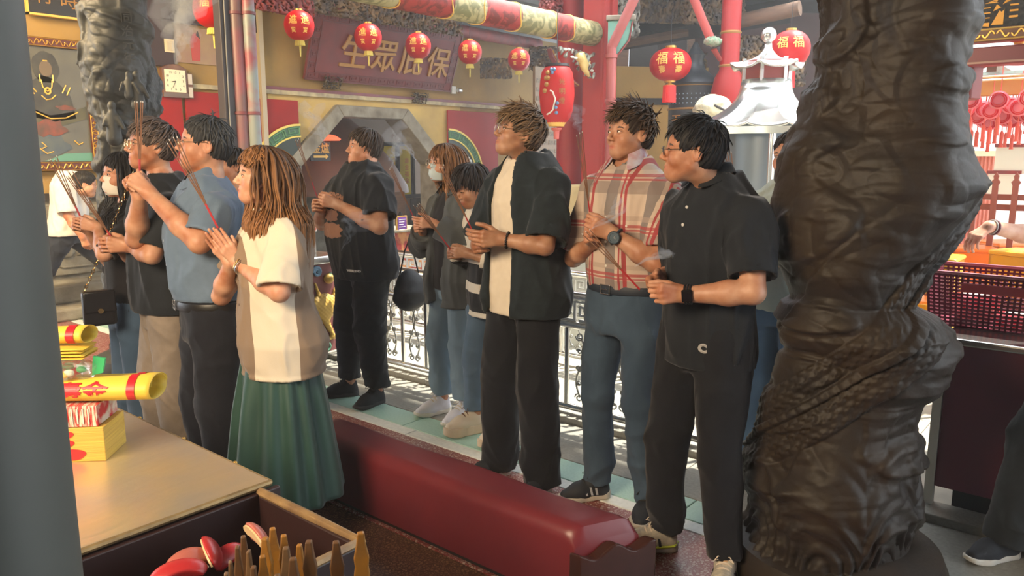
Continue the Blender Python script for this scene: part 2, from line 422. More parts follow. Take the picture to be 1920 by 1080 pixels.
# stone frame of the doorway
fo = [(5.70, 0), (5.70, 1.47), (6.50, 2.20), (7.76, 2.20), (8.53, 1.47), (8.53, 0)]; fi = [(5.90, 0), (5.90, 1.40), (6.60, 2.05), (7.64, 2.05), (8.32, 1.40), (8.32, 0)]
df = MB().box
names = []
for i in range(5):
    mb = MB(); mb.prism([fo[i], fo[i+1], fi[i+1], fi[i]], YB-.07, YB+.32, 'y'); o = mb.build('door_frame_stone', M['stonew'], wallb, bevel=.012)
# stepped edge board and trims
mb = MB(); mb.box((1.0, YB-.06, 1.10), (4.05, YB, 1.17)); tag(mb.build('trim_1', M['dkwood']), kind='structure')
mb = MB(); mb.box((3.4, YB-.06, 2.98), (5.36, YB, 3.9)); mb.box((4.0, YB-.05, 2.50), (4.33, YB, 2.98)); tag(mb.build('trim_7', mat('dark_board', (.045, .03, .035), .8)), kind='structure')  # dark sheet added over the upper ochre plaster, narrow dark strip below it
mb = MB(); mb.box((4.0, YB-.05, 2.285), (10.4, YB, 2.335)); tag(mb.build('trim_2', mat('pale_batten', (.48, .40, .22), .7, noise=((.22, .18, .12), 8, .2))), kind='structure')
mb = MB(); mb.box((5.42, YB-.035, 2.335), (10.4, YB, 2.375)); tag(mb.build('trim_3', M['maroon']), kind='structure')
for i, (z0, z1, x0) in enumerate(((0, .12, 2.2), (.12, .3, 2.3))): mb = MB(); mb.box((x0-1.2, YB-.75+.3*i, z0), (4.6, YB-.02, z1)); tag(mb.build('trim_%d' % (4+i), M['stonew'], bevel=.02), kind='structure')
# carved stone dado panels on the left
for i in range(2):
    x = 2.35+i*.85; t = thing('stone_relief_panel', ('carved stone panel in the lower wall behind the striding man', 'carved stone panel in the lower wall beside the left dragon column')[i], 'wall panel', (x, YB-.02, .34))
    mb = MB(); mb.prism([(-.36, 0), (.36, 0), (.36, .70), (-.36, .70)], -.03, 0, 'y'); mb.build('panel', M['stonew'], t, bevel=.01)
    mb = MB(); out = [(-.28+.0, .12), (-.31, .2), (-.31, .5), (-.28, .58), (-.2, .62), (.2, .62), (.28, .58), (.31, .5), (.31, .2), (.28, .12), (.2, .08), (-.2, .08), (-.28, .12)]
    mb.tube([(a, -.035, b) for a, b in out], .012, 6); mb.build('moulding', M['stonew'], t, True)
    V, F = mesh_sdf(lambda P: np.maximum(np.abs(P[:, 1]+.035)-.02-.012*wav(P, 9, 5+i), np.maximum(np.abs(P[:, 0])-.2, np.abs(P[:, 2]-.35)-.18))+.02*np.clip(wav(P, 7, 9+i), -1, 1), (-.25, -.08, .1), (.25, .0, .6), .012)
    link_mesh('carving', npmesh('carving', V, F), t, M['stonew'])
# red panels (door leaves) with half medallions
DG = mat('panel_dark_green', (.02, .035, .03), .45); GR = mat('fret_green', (.10, .25, .13), .5); CL = mat('cloud_white', (.62, .68, .70), .6); CB = mat('cloud_blue', (.10, .22, .30), .6); GY = mat('yellow_line', (.70, .55, .12), .5)
def arc_band(mb, r0, r1, a0, a1, y0, y1, n=20, c=(0, 0)):
    for i in range(n):
        t0 = a0+(a1-a0)*i/n; t1 = a0+(a1-a0)*(i+1)/n
        mb.prism([(c[0]+r0*math.cos(t0), c[1]+r0*math.sin(t0)), (c[0]+r1*math.cos(t0), c[1]+r1*math.sin(t0)), (c[0]+r1*math.cos(t1), c[1]+r1*math.sin(t1)), (c[0]+r0*math.cos(t1), c[1]+r0*math.sin(t1))], y0, y1, 'y')
def leaf(x0, x1, cx, r, side, lab):
    t = thing('door_leaf', lab, 'door panel', (cx, YB-.02, 1.16))
    mb = MB(); mb.box((x0-cx, -.03, -1.16), (x1-cx, 0, 1.06)); mb.build('board', M['red'], t, bevel=.006)
    a0, a1 = (math.pi/2, math.pi*1.5) if side < 0 else (-math.pi/2, math.pi/2); rx = r
    mb = MB(); n = 28; pts = [(0, 0)]+[(rx*math.cos(a0+(a1-a0)*i/n), r*math.sin(a0+(a1-a0)*i/n)) for i in range(n+1)]
    mb.prism(pts, -.045, -.03, 'y'); md = mb.build('medallion', DG, t)
    mb = MB(); arc_band(mb, r*.985, r*1.02, a0, a1, -.06, -.045, 28); arc_band(mb, r*.80, r*.825, a0, a1, -.06, -.045, 28); tag(mb.build('ring', GY, md), kind='stuff')
    mb = MB(); arc_band(mb, r*.825, r*.985, a0, a1, -.05, -.045, 28); mb.build('ring_band', mat('band_green', (.045, .12, .07), .5), md)
    mb = MB(); kN = 9
    for i in range(kN): # fret hooks around the ring
        t0 = a0+(a1-a0)*(i+.08)/kN; dt = (a1-a0)/kN
        def P_(u, v): tt = t0+dt*u; rr_ = r*(.845+.12*v); return (rr_*math.cos(tt), -.055, rr_*math.sin(tt))
        for a, b in (((0, .05), (0, .95)), ((0, .95), (.62, .95)), ((.62, .95), (.62, .30)), ((.62, .30), (.28, .30)), ((.28, .30), (.28, .62)), ((0, .05), (.86, .05)), ((.86, .05), (.86, .95)), ((.86, .95), (1.0, .95))):
            mb.bar(P_(*a), P_(*b), .008, n=4)
    tag(mb.build('fret', GR, md), kind='stuff')
    for k_ in range(3):
        q = [(.42*r, .38*r), (.36*r, -.1*r), (.5*r, -.5*r)][k_]; cxx = side*q[0]; czz = q[1]; mb = MB()
        for (dx, dz, rr_) in ((0, 0, .075), (.085, .02, .06), (-.085, .01, .06), (.03, .07, .055), (-.045, .065, .05), (.15, -.01, .035), (-.15, -.01, .035)):
            mb.tube([(cxx+dx+rr_*.8*(1-w_/14)*math.cos(w_), -.052, czz+dz+rr_*.8*(1-w_/14)*math.sin(w_)) for w_ in np.linspace(0, 9, 20)], .0085, 5)
        mb.build('cloud_scroll', CL if k_ < 2 else CB, md, True)
    return t
leaf(4.93, 5.90, 5.90, .76, -1, 'left red door leaf with half round dragon medallion beside the octagonal doorway')
leaf(8.58, 9.75, 8.58, .77, 1, 'right red door leaf with half round green fret medallion beside the octagonal doorway')
for x0, x1, l in ((4.02, 4.38, 'narrow red board under the wall clock'), (4.42, 4.90, 'plain red board between the clock and the maroon posts')):
    t = thing('wall_board', l, 'wall board', (x0, YB-.02, 0)); mb = MB(); mb.box((0, -.03, 1.2), (x1-x0, 0, 2.25)); mb.build('board', M['red'], t, bevel=.006)
# bright ochre panel faces behind arch
# ---------------------------------------------------------------- framed deity painting
t = thing('framed_painting', 'large gold-framed temple painting of a dark robed guardian on the left wall', 'painting', (3.02, YB-.02, 2.03))
FR = mat('dark_red_frame', (.09, .02, .012), .45); hw, hh = .43, .64
for (a, b, c, d) in ((-hw, hw, hh-.09, hh), (-hw, hw, -hh, -hh+.09), (-hw, -hw+.07, -hh+.09, hh-.09), (hw-.07, hw, -hh+.09, hh-.09)):
    mb = MB(); mb.box((a, -.06, c), (b, 0, d)); f_ = mb.build('frame_rail', FR, t, bevel=.008); mb = MB(); hz = (b-a) > (d-c); L_ = (b-a) if hz else (d-c); n = int(L_/.075); cc = ((a+b)/2, (c+d)/2)
    for i in range(n):
        u = -L_/2+(i+.5)*L_/n; s_ = .024*(1 if i % 2 else -1)
        pts = [(u-.032+.064*v, s_*math.sin(v*2*math.pi)) for v in np.linspace(0, 1, 8)]; pts += [(u+.030-.012*w_*math.cos(w_*3), s_*.5*math.sin(w_*3)) for w_ in np.linspace(.2, 1, 6)]
        mb.tube([(cc[0]+p_, -.063, cc[1]+q_) if hz else (cc[0]+q_, -.063, cc[1]+p_) for p_, q_ in pts], .006, 4)
    mb.tube([((a, -.062, c+.008)), ((b, -.062, c+.008))] if hz else [(a+.006, -.062, c), (a+.006, -.062, d)], .005, 4); mb.tube([((a, -.062, d-.008)), ((b, -.062, d-.008))] if hz else [(b-.006, -.062, c), (b-.006, -.062, d)], .005, 4)
    tag(mb.build('gilt_scroll', M['gold'], f_), kind='stuff')
CAN = mat('aged_canvas', (.13, .125, .085), .35, noise=((.055, .055, .05), 3.5, .3), spec=.6)
mb = MB(); mb.box((-hw+.06, -.025, -hh+.08), (hw-.06, -.01, hh-.08)); pc = mb.build('canvas', CAN, t)
def flat_shape(name, pts, m, y=-.028, th=.003, par=None): mb = MB(); mb.prism(pts, y-th, y, 'y'); return mb.build(name, m, par or t)
def oval(cx, cz, a, b, n=20, w=0): return [(cx+a*math.cos(i*2*math.pi/n)*(1+w*math.sin(5*i)), cz+b*math.sin(i*2*math.pi/n)*(1+w*math.cos(4*i))) for i in range(n)]
DK = mat('paint_dark', (.025, .025, .028), .5, noise=((.06, .06, .05), 9, .2)); OL = mat('paint_olive', (.09, .085, .045), .5, noise=((.05, .05, .03), 9, .2)); PB = mat('paint_blue', (.05, .07, .10), .5, noise=((.10, .12, .11), 9, .2)); PRD = mat('paint_red', (.20, .05, .03), .5, noise=((.08, .05, .04), 14, .2)); FC = mat('paint_face', (.13, .095, .06), .5); PT = mat('paint_teal', (.10, .26, .20), .5)
flat_shape('robe', [(-.22, .05), (-.14, .22), (-.02, .29), (.10, .22), (.20, .10), (.24, -.12), (.05, -.16), (-.15, -.12)], DK, par=pc); flat_shape('halo', oval(.0, .36, .12, .15, w=.05), DK, par=pc); flat_shape('face', oval(.0, .345, .058, .075), FC, -.032, par=pc)
flat_shape('shawl', [(-.34, -.06), (-.2, -.02), (0, -.10), (.2, -.06), (.34, .0), (.34, -.12), (.1, -.20), (-.2, -.16), (-.34, -.14)], OL, par=pc); flat_shape('red_figures', oval(-.02, -.22, .16, .08, w=.25), PRD, -.031, par=pc); flat_shape('blue_figures', oval(-.08, -.38, .24, .11, w=.2), PB, par=pc); flat_shape('teal_ground', [(-.1, -.545), (.36, -.545), (.36, -.46), (.1, -.47), (-.02, -.52)], PT, par=pc); flat_shape('red_book', oval(.15, -.02, .09, .025, w=.2), PRD, -.033, par=pc)
mb = MB()
for pts in ([(-.05, .24), (-.04, .17), (0, .13), (.04, .17), (.05, .24)], [(-.06, .09), (-.02, .05), (.03, .06), (.07, .1)], [(-.17, .16), (-.12, .10)], [(-.15, .18), (-.10, .12)], [(.13, .12), (.17, .20)], [(.17, .10), (.21, .18)], [(-.25, -.02), (-.15, -.06), (0, -.13), (.14, -.12), (.26, -.06)], [(-.3, .0), (-.24, -.01)], [(-.02, .42), (.02, .42)], [(-.12, -.42), (-.06, -.47), (.0, -.45)], [(-.10, -.36), (-.06, -.40), (-.10, -.42)], [(.2, -.34), (.24, -.38), (.28, -.36)], [(-.06, .29), (-.058, .22)], [(.06, .29), (.058, .22)]):
    mb.tube([(a, -.033, b) for a, b in pts], .006, 5)
mb.tube([(0+.025*math.cos(w_), -.034, .135+.03*math.sin(w_)) for w_ in np.linspace(0, 6.3, 14)], .009, 5); tag(mb.build('gold_lines', M['goldp'], pc), kind='stuff')
# ---------------------------------------------------------------- black plaque, clock, poster, box
t = thing('plaque', 'black plaque with gold characters hanging top left above the painting', 'plaque', (3.16, YB-.10, 3.05))
mb = MB(); mb.box((-.26, -.03, -.17), (.24, .03, .35)); mb.build('board', M['black'], t, bevel=.005); mb = MB(); mb.box((-.28, -.035, -.19), (.26, .03, -.17)); mb.box((.24, -.035, -.19), (.26, .03, .35)); mb.box((-.28, -.035, -.19), (-.26, .03, .35)); mb.build('border', M['goldp'], t)
text_on('行', .17, t, M['dgold'], (-.12, -.032, -.01), X_, Z_, .006); text_on('時', .17, t, M['dgold'], (.10, -.032, -.03), X_, Z_, .006)
ck = thing('wall_clock', 'square wooden wall clock with cream dial beside the left dragon column', 'clock', (4.31, YB-.06, 2.34))
CW = mat('clock_wood', (.18, .085, .045), .4, noise=((.10, .045, .03), 8, .2)); mb = MB(); mb.prism([(-.16, -.17), (.12, -.17), (.12, .14), (.05, .175), (-.02, .185), (-.09, .175), (-.16, .14)], -.04, .02, 'y'); mb.build('case', CW, ck, bevel=.006)
mb = MB(); mb.box((-.135, -.046, -.115), (.10, -.03, .125)); mb.build('dial', mat('cream_dial', (.72, .66, .46), .4), ck, bevel=.002); BK = M['black']
for i in range(12):
    a = math.radians(90-30*(i+1)); rr_ = .088/max(abs(math.cos(a)), abs(math.sin(a)), .82); text_on(str(i+1), .034, ck, BK, (-.018+rr_*math.cos(a), -.047, .005+rr_*math.sin(a)), X_, Z_, .001, 'numeral')
mb = MB(); mb.bar((-.018, -.05, .005), (-.065, -.05, -.008), .003, n=4); mb.build('hour_hand', BK, ck); mb = MB(); mb.bar((-.018, -.051, .005), (-.052, -.051, -.068), .0025, n=4); mb.build('minute_hand', BK, ck)
mb = MB(); mb.box((-.16, -.048, -.17), (.12, -.038, -.125)); mb.build('lower_glass', mat('clock_glass', (.12, .08, .06), .1), ck)
mb = MB(); mb.box((.125, -.03, -.17), (.19, .02, .10)); mb.build('side_box', CW, ck, bevel=.004); mb = MB(); mb.box((.135, -.036, -.16), (.18, -.028, -.05)); mb.box((.135, -.036, -.02), (.18, -.028, .09)); mb.build('side_box_frame', mat('clock_cream', (.5, .45, .38), .5), ck)
t = thing('light_switch_box', 'small cream metal box on the wall above the clock', 'switch box', (4.28, YB-.03, 2.72)); mb = MB(); mb.box((-.055, -.03, -.07), (.055, .0, .07)); mb.build('box', mat('cream_box', (.62, .52, .33), .4), t, bevel=.006); mb = MB(); mb.box((-.03, -.036, -.05), (.035, -.03, .05)); mb.build('lid', mat('cream_lid', (.50, .43, .30), .5), t, bevel=.003)
t = thing('poster', 'faded poster of a red robed figure on the ochre wall', 'poster', (4.60, YB-.012, 2.75)); mb = MB(); mb.box((-.24, -.004, -.19), (.24, 0, .20)); mb.build('sheet', mat('faded_paper', (.33, .24, .12), .6, noise=((.26, .15, .11), 4, .2)), t)
mb = MB(); mb.prism([(-.05, -.16), (.045, -.16), (.06, .06), (.03, .12), (.0, .15), (-.03, .12), (-.06, .05)], -.007, -.004, 'y'); mb.build('figure', mat('faded_red', (.40, .06, .05), .6), t)
# ---------------------------------------------------------------- maroon posts and pipes left of the doorway
t = thing('steel_post', 'dark square post rising behind the long-haired woman', 'post', (*atd(424, 150, 6.5)[:2], 0)); mb = MB(); mb.box((-.05, -.05, 0), (.06, .06, 3.9)); mb.build('post', mat('dark_post_paint', (.035, .028, .030), .5), t, bevel=.008); mb = MB(); mb.tube([(-.02, -.055, .4), (-.02, -.06, 2.0), (.0, -.06, 3.8)], .006, 5); mb.build('cable', mat('grey_cable', (.2, .2, .19), .6), t)
for i, (px_, r_, l) in enumerate(((450, .063, 'wider maroon pipe beside the dark square post'), (473, .050, 'thinner maroon pipe with worn grey patch beside the post'))):
    b = atd(px_, 150, 6.55); t = thing('down_pipe', l, 'pipe', (b[0], b[1], 0)); mb = MB(); mb.bar((0, 0, 0), (0, 0, 3.9), r_, n=20); mb.build('pipe', mat('maroon_pipe', (.26, .075, .095), .45, noise=((.14, .10, .10), 3.0, .12) if i == 0 else ((.22, .25, .24), 2.2, .05)), t, True)
    for z in (2.72, 1.9): mb = MB(); mb.lathe([(r_, z-.014), (r_+.009, z-.012), (r_+.009, z+.012), (r_, z+.014)], n=20, cap=False); mb.build('collar', M['maroon'], t, True)
mb = MB(); mb.box((5.36, YB-.10, 0), (5.42, YB, 3.3)); tag(mb.build('trim_6', mat('pale_strip', (.40, .34, .24), .7)), kind='structure')
# ---------------------------------------------------------------- signboard over the doorway
c = np.array([7.30, YB-.20, 2.90]); t = thing('signboard', 'big red wooden signboard with four gold characters above the octagonal doorway', 'signboard', c)
til = math.radians(20); R_ = lambda x, y, z: (x, y*math.cos(til)-z*math.sin(til)*1.0, z*math.cos(til)+y*math.sin(til)); up = unit(R_(0, 0, 1)); nn = unit(np.cross(X_, up))
SB = mat('signboard_red', (.17, .024, .020), .6, noise=((.11, .02, .018), 4, .25), bump=(20, .15, .004))
def sp(x, y, z): return np.array([x, 0, 0])+up*z+nn*y
def sbox(mb, x0, x1, z0, z1, y0, y1):
    V = [sp(x, y, z) for y in (y0, y1) for x, z in ((x0, z0), (x1, z0), (x1, z1), (x0, z1))]; mb.add(V, [(0, 3, 2, 1), (4, 5, 6, 7), (0, 1, 5, 4), (1, 2, 6, 5), (2, 3, 7, 6), (3, 0, 4, 7)])
hx, hz = 1.31, .43; mb = MB(); sbox(mb, -hx, hx, -hz, hz, -.02, .02); mb.build('board', SB, t, bevel=.006)
mb = MB()
for z0 in (-hz, hz-.02): sbox(mb, -hx, hx, z0, z0+.02, .02, .032)
for z0 in (-hz+.10, hz-.12): sbox(mb, -hx+.13, hx-.13, z0, z0+.012, .02, .028)
for x0 in (-hx, hx-.02): sbox(mb, x0, x0+.02, -hz, hz, .02, .032)
for x0 in (-hx+.13, hx-.142): sbox(mb, x0, x0+.012, -hz+.1, hz-.1, .02, .028)
def fret(mb, x, z, w_, h_, th, y0, y1):
    for a in ((0, 0, 1, .12), (0, 0, .12, 1), (0, .88, 1, 1), (.88, .28, 1, 1), (.3, .28, 1, .4), (.3, .28, .42, .68), (.3, .58, .7, .68)): sbox(mb, x+a[0]*w_, x+a[2]*w_, z+a[1]*h_, z+a[3]*h_, y0, y1)
for i in range(15):
    x = -hx+.04+i*.165; fret(mb, x, hz-.095, .12, .065, .01, .02, .027); fret(mb, x, -hz+.03, .12, .065, .01, .02, .027)
for i in range(4):
    fret(mb, -hx+.03, -hz+.13+i*.15, .09, .10, .01, .02, .027); fret(mb, hx-.12, -hz+.13+i*.15, .09, .10, .01, .02, .027)
tag(mb.build('fret_border', mat('signboard_fret', (.11, .018, .016), .5), t), kind='stuff')
for i, ch in enumerate('生眾庇保'): text_on(ch, .46, t, M['dgold'], sp((-.62, -.10, .40, .92)[i], .022, -.05), X_, up, .022, 'character', bold=.004)
for x_, z_ in ((6.42, 2.47), (7.98, 2.36)):
    b = thing('gilt_bracket', 'small black carved bracket under the %s part of the red signboard' % ('left' if x_ < 7 else 'right'), 'bracket', (x_, YB-.08, z_))
    V, F = mesh_sdf(lambda P: np.maximum(np.maximum(np.abs(P[:, 0])-.15, np.maximum(np.abs(P[:, 2])-.08, np.abs(P[:, 1])-.05)), .02-.05*np.abs(wav(P, 26, 3))), (-.18, -.07, -.1), (.18, .07, .1), .009); link_mesh('carving', npmesh('carving', V, F), b, mat('smoked_gilt', (.015, .012, .010), .5, noise=((.12, .07, .02), 30, .1)))
t = thing('security_camera', 'small white security camera on the ochre wall right of the signboard', 'camera', (8.72, YB-.03, 2.52)); mb = MB(); mb.box((-.06, -.04, -.05), (.03, 0, .06)); mb.build('mount', mat('white_plastic', (.6, .6, .55), .4), t, bevel=.006); mb = MB(); mb.lathe([(.0001, -.03), (.03, -.028), (.035, .0), (.03, .05), (.0001, .055)], (.05, -.08, 0), 14, 'x'); mb.build('housing', M['steel'], t, True)
t = thing('switch_plate', 'tiny white plate beside the lower right corner of the signboard', 'switch plate', (8.52, YB-.012, 2.62)); mb = MB(); mb.box((-.03, -.01, -.06), (.03, 0, .06)); mb.build('plate', mat('white_plastic', (.6, .6, .55), .4), t, bevel=.004); mb = MB(); mb.box((-.012, -.016, -.02), (.012, -.01, .02)); mb.build('rocker', mat('white_plastic', (.5, .5, .46), .4), t)
# ---------------------------------------------------------------- room behind the doorway
mb = MB(); mb.box((4.6, 12.2, 0), (12.5, 12.4, 3.4)); tag(mb.build('wall_far', mat('far_room_wall', (.13, .09, .06), .8)), kind='structure')
mb = MB(); mb.box((4.4, YB+.3, 0), (4.6, 12.4, 3.4)); tag(mb.build('wall_left', M['dkwood']), kind='structure')
mb = MB(); mb.box((4.4, YB+.3, 2.45), (12.5, 12.4, 2.6)); tag(mb.build('ceiling_1', M['dkwood']), kind='structure')
p0 = ony(600, 284, 8.98); t = thing('direction_sign', 'black sign with two gold characters and arrow seen through the doorway', 'sign', p0)
mb = MB(); mb.box((-.17, -.012, -.13), (.17, .012, .13)); mb.build('board', M['black'], t, bevel=.004); text_on('金爐', .15, t, M['goldp'], (0, -.014, .035), X_, Z_, .004); mb = MB(); mb.prism([(-.12, -.085), (.08, -.085), (.08, -.105), (.13, -.07), (.08, -.035), (.08, -.055), (-.12, -.055)], -.018, -.012, 'y'); mb.build('arrow', M['goldp'], t)
mb = MB(); mb.bar((0, 0, .13), (0, 0, .95), .004, n=4); mb.build('hanger', M['black'], t)
c0 = ony(640, 330, 10.3); t = thing('kiln_hood', 'brown conical furnace hood seen through the octagonal doorway', 'furnace hood', (c0[0], 10.3, 0))
mb = MB(); mb.lathe([(1.35, .95), (1.34, 1.05), (1.1, 1.45), (.75, 1.85), (.35, 2.2), (.2, 2.4), (.2, 2.44)], (-.35, 0, 0), 32); mb.build('hood', mat('brown_clay', (.26, .11, .05), .6, noise=((.18, .075, .04), 3, .2)), t, True); mb = MB(); mb.lathe([(1.2, 0), (1.2, .95)], (-.35, 0, 0), 32); mb.build('drum', M['stonew'], t, True)
lp = ony(612, 258, 9.0); t = thing('red_lamp', 'dim red lamp glowing at the upper left inside the doorway', 'lamp', lp); mb = MB(); mb.lathe([(.0001, .05), (.12, .03), (.20, -.02), (.18, -.04), (.0001, -.03)], n=20); mb.build('shade', mat('lamp_shade_red', (.35, .04, .03), .5, emit=((1, .10, .04), 1.2)), t, True); mb = MB(); mb.bar((0, 0, .05), (0, 0, .3), .006); mb.build('cord', M['black'], t)
# glazed booth with yellow banner
bb_ = ony(748, 340, 9.7); t = thing('glazed_booth', 'black framed glass booth inside the doorway holding a yellow banner', 'booth', (bb_[0], 9.7, 0))
BF = mat('black_frame', (.02, .016, .014), .4)
for x_ in (-.62, -.02, .32, 1.0): mb = MB(); mb.box((x_-.025, -.03, 0), (x_+.025, .03, 1.75)); mb.build('mullion', BF, t, bevel=.004)
for z_ in (.86, 1.72): mb = MB(); mb.box((-.65, -.035, z_-.03), (1.03, .035, z_+.03)); mb.build('transom', BF, t, bevel=.004)
mb = MB(); mb.box((-.65, -.02, .0), (1.03, .02, .83)); mb.build('lower_panel', M['wood'], t)
b = thing('yellow_banner', 'bright yellow paper banner hanging in the glass booth', 'banner', (ony(746, 340, 10.0)[0], 10.0, 1.22)); mb = MB(); mb.box((-.34, -.01, -.38), (.34, .01, .5)); mb.build('sheet', mat('yellow_banner_paper', (.85, .68, .02), .6), b)
text_on('壽金福金', .10, b, mat('orange_ink', (.75, .25, .02), .6), (.20, -.012, .05), X_, Z_, .002, vertical=True); text_on('平安', .16, b, mat('orange_ink', (.75, .25, .02), .6), (-.08, -.012, .1), X_, Z_, .002, vertical=True)
# posts and dark carved boards right of the booth
for (px0, px1, y0, y1, Yd, m_, l) in ((735, 762, 360, 520, 9.0, M['wood'], 'brown carved panel behind the woman in the blazer'), (770, 800, 372, 470, 9.1, M['dkwood'], 'dark carved board next to the masked woman')):
    a = ony(px0, y0, Yd); b_ = ony(px1, y1, Yd); t = thing('carved_board', l, 'carved board', (a[0], Yd, 0)); mb = MB(); mb.box((0, -.02, b_[2]), (b_[0]-a[0], .02, a[2])); mb.build('board', m_, t, bevel=.01)
    w_ = b_[0]-a[0]; V, F = mesh_sdf(ell((w_/2, -.03, (a[2]+b_[2])/2+.1), (w_*.25, .03, .3)), (0, -.08, b_[2]), (w_, .03, a[2]+.2), .02); link_mesh('carving', npmesh('carving', V, F), t, M['dkwood'])
# framed purple notice and red carved panel under it
Yd = 6.6; a = ony(742, 400, Yd); t = thing('framed_notice', 'small purple notice in a gold frame standing behind the woman in the blazer', 'notice', ony(752, 421, Yd))
mb = MB(); mb.box((-.075, -.012, -.095), (.085, .012, .10)); mb.build('frame', M['gold'], t, bevel=.005); mb = MB(); mb.box((-.06, -.016, -.08), (.07, -.01, .085)); mb.build('sheet', mat('purple_paper', (.12, .03, .22), .5), t)
mb = MB()
for i in range(5): mb.box((-.045, -.019, .055-i*.028), (.05-.015*(i % 3), -.016, .062-i*.028))
mb.build('print_lines', mat('white_ink', (.6, .6, .6), .6), t)
q0 = ony(737, 437, Yd); q1 = ony(775, 545, Yd); t = thing('carved_red_cabinet', 'red lacquered cabinet front with gold scrolls between the two posts', 'cabinet', (q0[0], Yd, 0))
mb = MB(); mb.box((0, 0, .1), (.55, .4, q0[2])); mb.build('body', mat('cabinet_red', (.22, .02, .02), .4, noise=((.40, .18, .06), 9, .06)), t, bevel=.01); mb = MB(); mb.box((-.03, -.03, q0[2]), (.58, .43, q0[2]+.03)); mb.build('top', M['stonew'], t, bevel=.006); mb = MB(); mb.box((-.045, -.03, .0), (-.0, .03, q0[2]+.35)); mb.build('stile', M['steel'], t, bevel=.004)
# ---------------------------------------------------------------- painted altar panel and box left of the railing
t = thing('altar_block', 'low altar block with painted dragon relief and steel top behind the stocky man', 'altar', (3.00, 4.80, 0))
mb = MB(); mb.box((-.2, 0, .02), (.62, .5, .74)); mb.build('body', mat('block_red', (.13, .035, .04), .5, noise=((.20, .06, .06), 6, .25)), t, bevel=.008); mb = MB(); mb.box((-.25, -.05, .74), (.66, .55, .80)); mb.build('top', M['steel'], t, bevel=.01)
mb = MB(); mb.box((-.22, -.03, 0), (.64, .52, .05)); mb.build('plinth', M['stone'], t, bevel=.008)
GO = mat('relief_gold', (.55, .36, .08), .45); TG = mat('relief_green', (.08, .25, .16), .5); TB = mat('relief_blue', (.10, .20, .30), .5)
def swirl(name, cx, cz, r, m_, turns=1.7, th=.014, sx=1, par=None): mb = MB(); mb.tube([(cx+sx*r*(1-.8*v)*math.cos(v*turns*6.28), -.012, cz+r*(1-.8*v)*math.sin(v*turns*6.28)) for v in np.linspace(0, 1, 22)], [th*(1-.4*v) for v in np.linspace(0, 1, 22)], 6); return mb.build(name, m_, par or t, True)
V, F = mesh_sdf(uni([ell((.50, 0, .40), (.10, .05, .11)), cone((.42, -.01, .45), (.33, 0, .36), .035, .025), cone((.50, -.01, .30), (.57, -.01, .16), .028, .014), cone((.57, -.01, .16), (.48, -.01, .14), .014, .010), cone((.58, -.01, .42), (.60, -.01, .53), .022, .012), cone((.45, -.01, .50), (.42, -.01, .60), .015, .008)], .03), (.2, -.08, .05), (.66, .04, .66), .008); V = V+vnormals(V, F)*(np.sin(V[:, 0]*190)*np.sin(V[:, 2]*190)*.003)[:, None]; link_mesh('dragon_relief', npmesh('dragon_relief', V, F), t, GO)
for a in ((.30, .62, .05, TG, 1), (.44, .68, .04, TB, -1), (.30, .50, .045, TB, 1), (.35, .20, .05, TG, -1), (.25, .28, .05, TB, 1), (.56, .62, .035, TG, 1), (.50, .09, .04, TG, -1), (.25, .12, .04, GO, 1), (.1, .4, .06, TG, 1), (.05, .2, .05, GO, -1), (.08, .62, .05, TB, 1)): swirl('cloud_relief', a[0], a[1], a[2], a[3], sx=a[4])
mb = MB(); mb.ball((.54, -.02, .62), .04, 14, 10); mb.build('pearl', GO, t, True)
t = thing('carton', 'plain cardboard box with white lid on the altar block', 'box', (3.30, 4.95, .802)); mb = MB(); mb.box((0, 0, 0), (.26, .25, .17)); mb.build('body', mat('grey_card', (.38, .35, .30), .8), t, bevel=.003); mb = MB(); mb.box((-.008, -.008, .165), (.268, .258, .20)); mb.build('lid', mat('white_card', (.6, .56, .5), .7), t, bevel=.003); mb = MB(); mb.box((.0, -.0095, .175), (.26, -.008, .195)); mb.build('stripe', mat('red_tape', (.55, .1, .05), .6), t)
